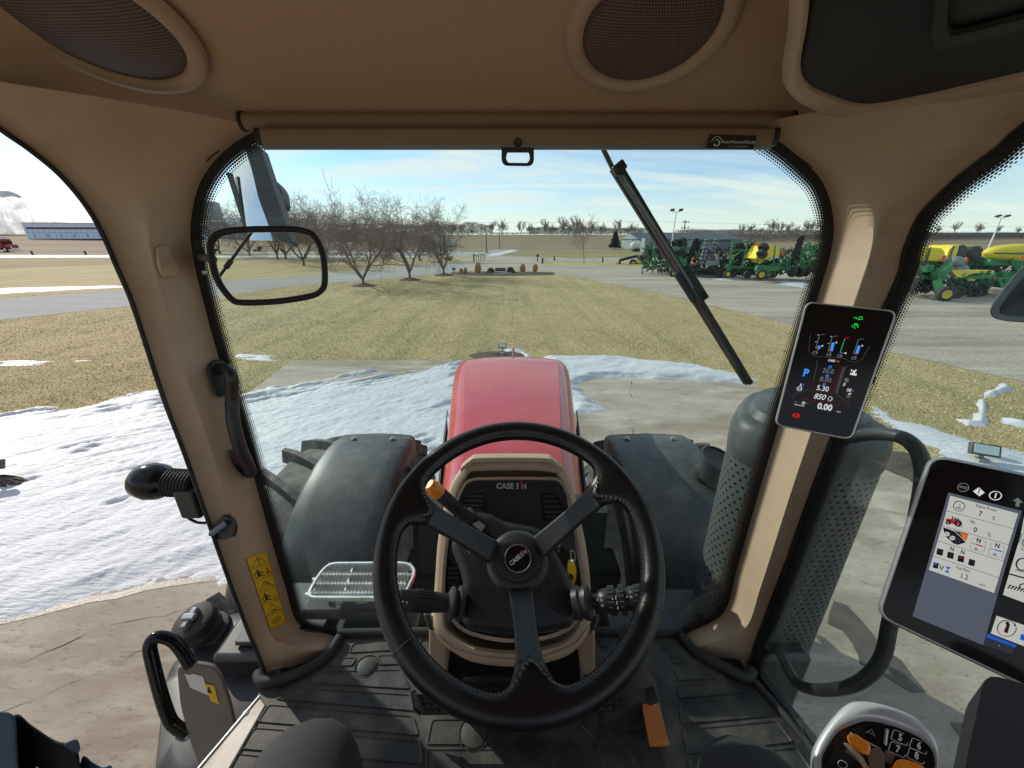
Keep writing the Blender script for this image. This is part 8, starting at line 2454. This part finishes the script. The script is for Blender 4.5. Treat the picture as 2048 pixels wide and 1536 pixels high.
# ------------------------------------------------------------------ multifunction control handle
c2 = at(1755, 1500, .50)
HN = ((EYE - c2).normalized() * .75 + V((0, 0, 1)) * .35 - FW * .1).normalized()
HP_ = Plane(c2, HN)
ch = thing('control_handle', 'silver rimmed multifunction control handle with orange levers and buttons 5 to 8', 'control handle', c2)
op_ = catmull([HP_(u, v) for u, v in [(1625, 1515), (1634, 1482), (1662, 1440), (1694, 1409), (1724, 1403), (1765, 1409), (1820, 1429), (1858, 1460), (1875, 1494), (1876, 1535), (1862, 1590), (1815, 1640), (1740, 1650), (1660, 1620), (1630, 1570)]], 4, closed=True)
ip_ = catmull([HP_(u, v) for u, v in [(1644, 1520), (1652, 1498), (1676, 1464), (1705, 1450), (1732, 1443), (1771, 1448), (1826, 1470), (1856, 1492), (1868, 1514), (1868, 1545), (1850, 1590), (1805, 1622), (1740, 1630), (1675, 1605), (1648, 1560)]], 4, closed=True)
rws = []
for t_, h in ((0, -.03), (-.03, -.012), (-.02, -.002), (.10, .003), (.55, .0055), (.72, .0052), (.80, .003), (1.0, -.002), (1.0, -.008)):
    rws.append([a.lerp(b, t_) + HN * h for a, b in zip(op_, ip_)])
mb = MB(); mb.loft(rws, closed=True); mb.build('silver_rim', 'silver', ch, smooth=60)
mb = MB(); e_ = [p - HN * .006 for p in ip_]; mb.add(e_, [tuple(range(len(e_)))]); mb.build('face', 'black_plastic', ch, smooth=0, fix=False)
mb = MB(); mb.loft([[p - HN * .03 for p in op_], [p - HN * .07 + (c2 - p) * .3 for p in op_], [p - HN * .12 + (c2 - p) * .6 for p in op_]], closed=True); mb.build('grip_body', 'black_plastic', ch, smooth=50)
def hb(px, mat, name, h=.003, b=-.006, bev=.001, r_=.002):
    return MB().prism(rounded([HP_(u, v, b) for u, v in px], r_, 3), HN * (h - b)).build(name, mat, ch, bevel=bev)
hb([(1701, 1461), (1716, 1449), (1735, 1445), (1770, 1450), (1765, 1480), (1757, 1494), (1730, 1478)], 'black_gloss', 'button_pad', -.0005)
hb([(1777, 1452), (1800, 1458), (1834, 1474), (1858, 1491), (1867, 1510), (1869, 1534), (1840, 1527), (1768, 1497)], 'black_gloss', 'button_pad', -.0005)
hb([(1650, 1540), (1657, 1515), (1673, 1493), (1700, 1512), (1732, 1538), (1735, 1570), (1655, 1570)], 'black_gloss', 'button_pad', -.0005)
hb([(1691, 1471), (1707, 1468), (1739, 1491), (1736, 1514), (1716, 1506), (1699, 1492)], 'orange_gloss', 'orange_lever', .009, bev=.003, r_=.004)
hb([(1778, 1540), (1790, 1520), (1806, 1520), (1842, 1533), (1850, 1560), (1780, 1570)], 'orange_gloss', 'orange_lever', .008, bev=.003, r_=.004)
hb([(1739, 1498), (1757, 1496), (1768, 1512), (1765, 1560), (1742, 1560), (1733, 1515)], 'beige_metal', 'centre_key', .004, bev=.002)
hb([(1684, 1487), (1690, 1486), (1722, 1512), (1742, 1545), (1735, 1556), (1715, 1520)], 'chrome', 'chrome_strip', .001, bev=.0005)
hb([(1768, 1500), (1790, 1508), (1780, 1530), (1768, 1525)], 'beige_metal', 'divider', .0015)
MB().tube([HP_(1774, 1458, .001), HP_(1770, 1490, .001)], .0018, 8).build('divider_bar', 'satin', ch)
MB().tube([HP_(1700, 1465, .0008), HP_(1760, 1498, .0008), HP_(1768, 1512, .0008)], .0010, 6).build('divider_bar', 'satin', ch)
for (s__, x, y) in (('5', 1370, 650), ('6', 1625, 765), ('7', 1335, 812), ('8', 1592, 900)):
    u, v = 1600 + x / 6.827, 1380 + y / 6.827
    ptext(s__, u, v, 12, HP_, ch, 'white_print', (10, 4.4), (3.6, -10), bold=.03, off=.0004)
    c_ = HP_(u, v, .0003); ex = (HP_(u + 4, v + 1.76) - c_).normalized(); ey = (HP_(u + 1.4, v - 4) - c_).normalized()
    MB().tube(rounded([c_ + ex * .0078 * a + ey * .0066 * b for a, b in ((-1, -1), (1, -1), (1, 1), (-1, 1))], .0022, 3), .0003, 4, closed=True).build('number_frame', 'white_print', ch, smooth=0)
MB().tube([HP_(1600 + x / 6.827, 1380 + y / 6.827, .0004) for x, y in [(980, 530), (1020, 630), (965, 590), (895, 580), (960, 555)]], .00035, 4, closed=True).build('pictogram', 'grey_print', ch, smooth=0)
MB().tube(rounded([HP_(1600 + x / 6.827, 1380 + y / 6.827, .0004) for x, y in [(520, 980), (560, 955), (620, 985), (655, 1040), (600, 1075), (520, 1040)]], .002, 3), .00035, 4, closed=True).build('pictogram', 'grey_print', ch, smooth=0)

# ------------------------------------------------------------------ the driver's legs and clothing
def skin(name, verts, edges, radii, mat, parent, sub=2):
    me = bpy.data.meshes.new(name); o0 = wloc(parent)
    me.from_pydata([V(v) - o0 for v in verts], edges, [])
    o = bpy.data.objects.new(name, me); COL.objects.link(o); o.parent = parent
    me.materials.append(MATS[mat])
    md = o.modifiers.new('skin', 'SKIN'); md.use_smooth_shade = True
    sk = me.skin_vertices[0].data
    for i, r_ in enumerate(radii): sk[i].radius = (r_, r_) if not isinstance(r_, tuple) else r_
    sk[0].use_root = True
    o.modifiers.new('sub', 'SUBSURF').render_levels = sub
    return o
ps_ = thing('person', 'seated driver of whom only the two knees in black trousers show at the bottom edge', 'person', (0, -.15, 2.3))
kz = 2.430
verts = [(0, -.30, 2.37), (-.11, -.27, 2.37), (-.18, -.02, 2.385), (-.235, .20, kz - .008), (-.252, .275, kz - .022), (-.25, .27, 2.27), (-.235, .20, 2.10), (-.22, .12, 1.93), (-.23, .20, 1.885),
         (.11, -.27, 2.37), (.19, -.02, 2.385), (.262, .19, kz - .018), (.287, .262, kz - .034), (.29, .25, 2.27), (.27, .18, 2.10), (.25, .10, 1.93), (.26, .18, 1.885), (0, -.32, 2.62), (0, -.36, 2.78)]
edges = [(0, 1), (1, 2), (2, 3), (3, 4), (4, 5), (5, 6), (6, 7), (7, 8), (0, 9), (9, 10), (10, 11), (11, 12), (12, 13), (13, 14), (14, 15), (15, 16), (0, 17), (17, 18)]
radii = [.13, .095, .088, .072, .062, .062, .058, .045, .035, .095, .088, .072, .062, .062, .058, .045, .035, .12, .12]
skin('body', verts, edges, radii, 'trouser', ps_)
# seat below the driver
sx = MB(); sx.prism(rounded([V((-.26, -.55, 2.12)), V((.26, -.55, 2.12)), V((.26, .02, 2.12)), V((-.26, .02, 2.12))], .08, 4), (0, 0, .13)); se = sx.build('seat', 'black_matte', TR, bevel=.03, seg=3)
MB().box((0, -.35, 1.98), (.4, .4, .27)).build('seat_base', 'black_plastic', se, bevel=.02)
# jacket at the lower left
jk = thing('jacket', 'dark blue and black jacket bunched up at the lower left corner', 'jacket', at(60, 1500, .62))
def fold(px, mat, name, s0, th):
    pts = catmull([at(u, v, s0) for u, v in px], 4, closed=True)
    c = sum(pts, V()) / len(pts); n = (EYE - c).normalized()
    mb = MB(); rs = random.Random(2)
    rws = []
    for k, (f, h) in enumerate(((1.0, -.10), (1.0, 0), (.985, th * .5), (.93, th * .85), (.8, th), (.5, th * 1.1), (.2, th * 1.12), (.02, th * 1.12))):
        rws.append([c + (p - c) * f + n * (h + .003 * noise.noise(p * 40 + V((k, 0, 0)))) for p in pts])
    mb.loft(rws, closed=True); return mb.build(name, mat, jk, smooth=80, sub=1)
fold([(28, 1428), (60, 1447), (110, 1480), (150, 1492), (162, 1540), (165, 1700), (-60, 1700), (-20, 1500)], 'jacket_dark', 'dark_side', .64, .012)
fold([(-140, 1440), (-40, 1424), (26, 1427), (34, 1480), (40, 1560), (60, 1700), (-140, 1700)], 'jacket_blue', 'blue_side', .60, .012)
fold([(126, 1490), (152, 1478), (160, 1492), (157, 1506), (140, 1500)], 'jacket_blue', 'collar_tip', .635, .004)
fold([(160, 1522), (185, 1524), (205, 1534), (222, 1530), (228, 1560), (230, 1700), (150, 1700)], 'denim', 'denim_fold', .66, .006)
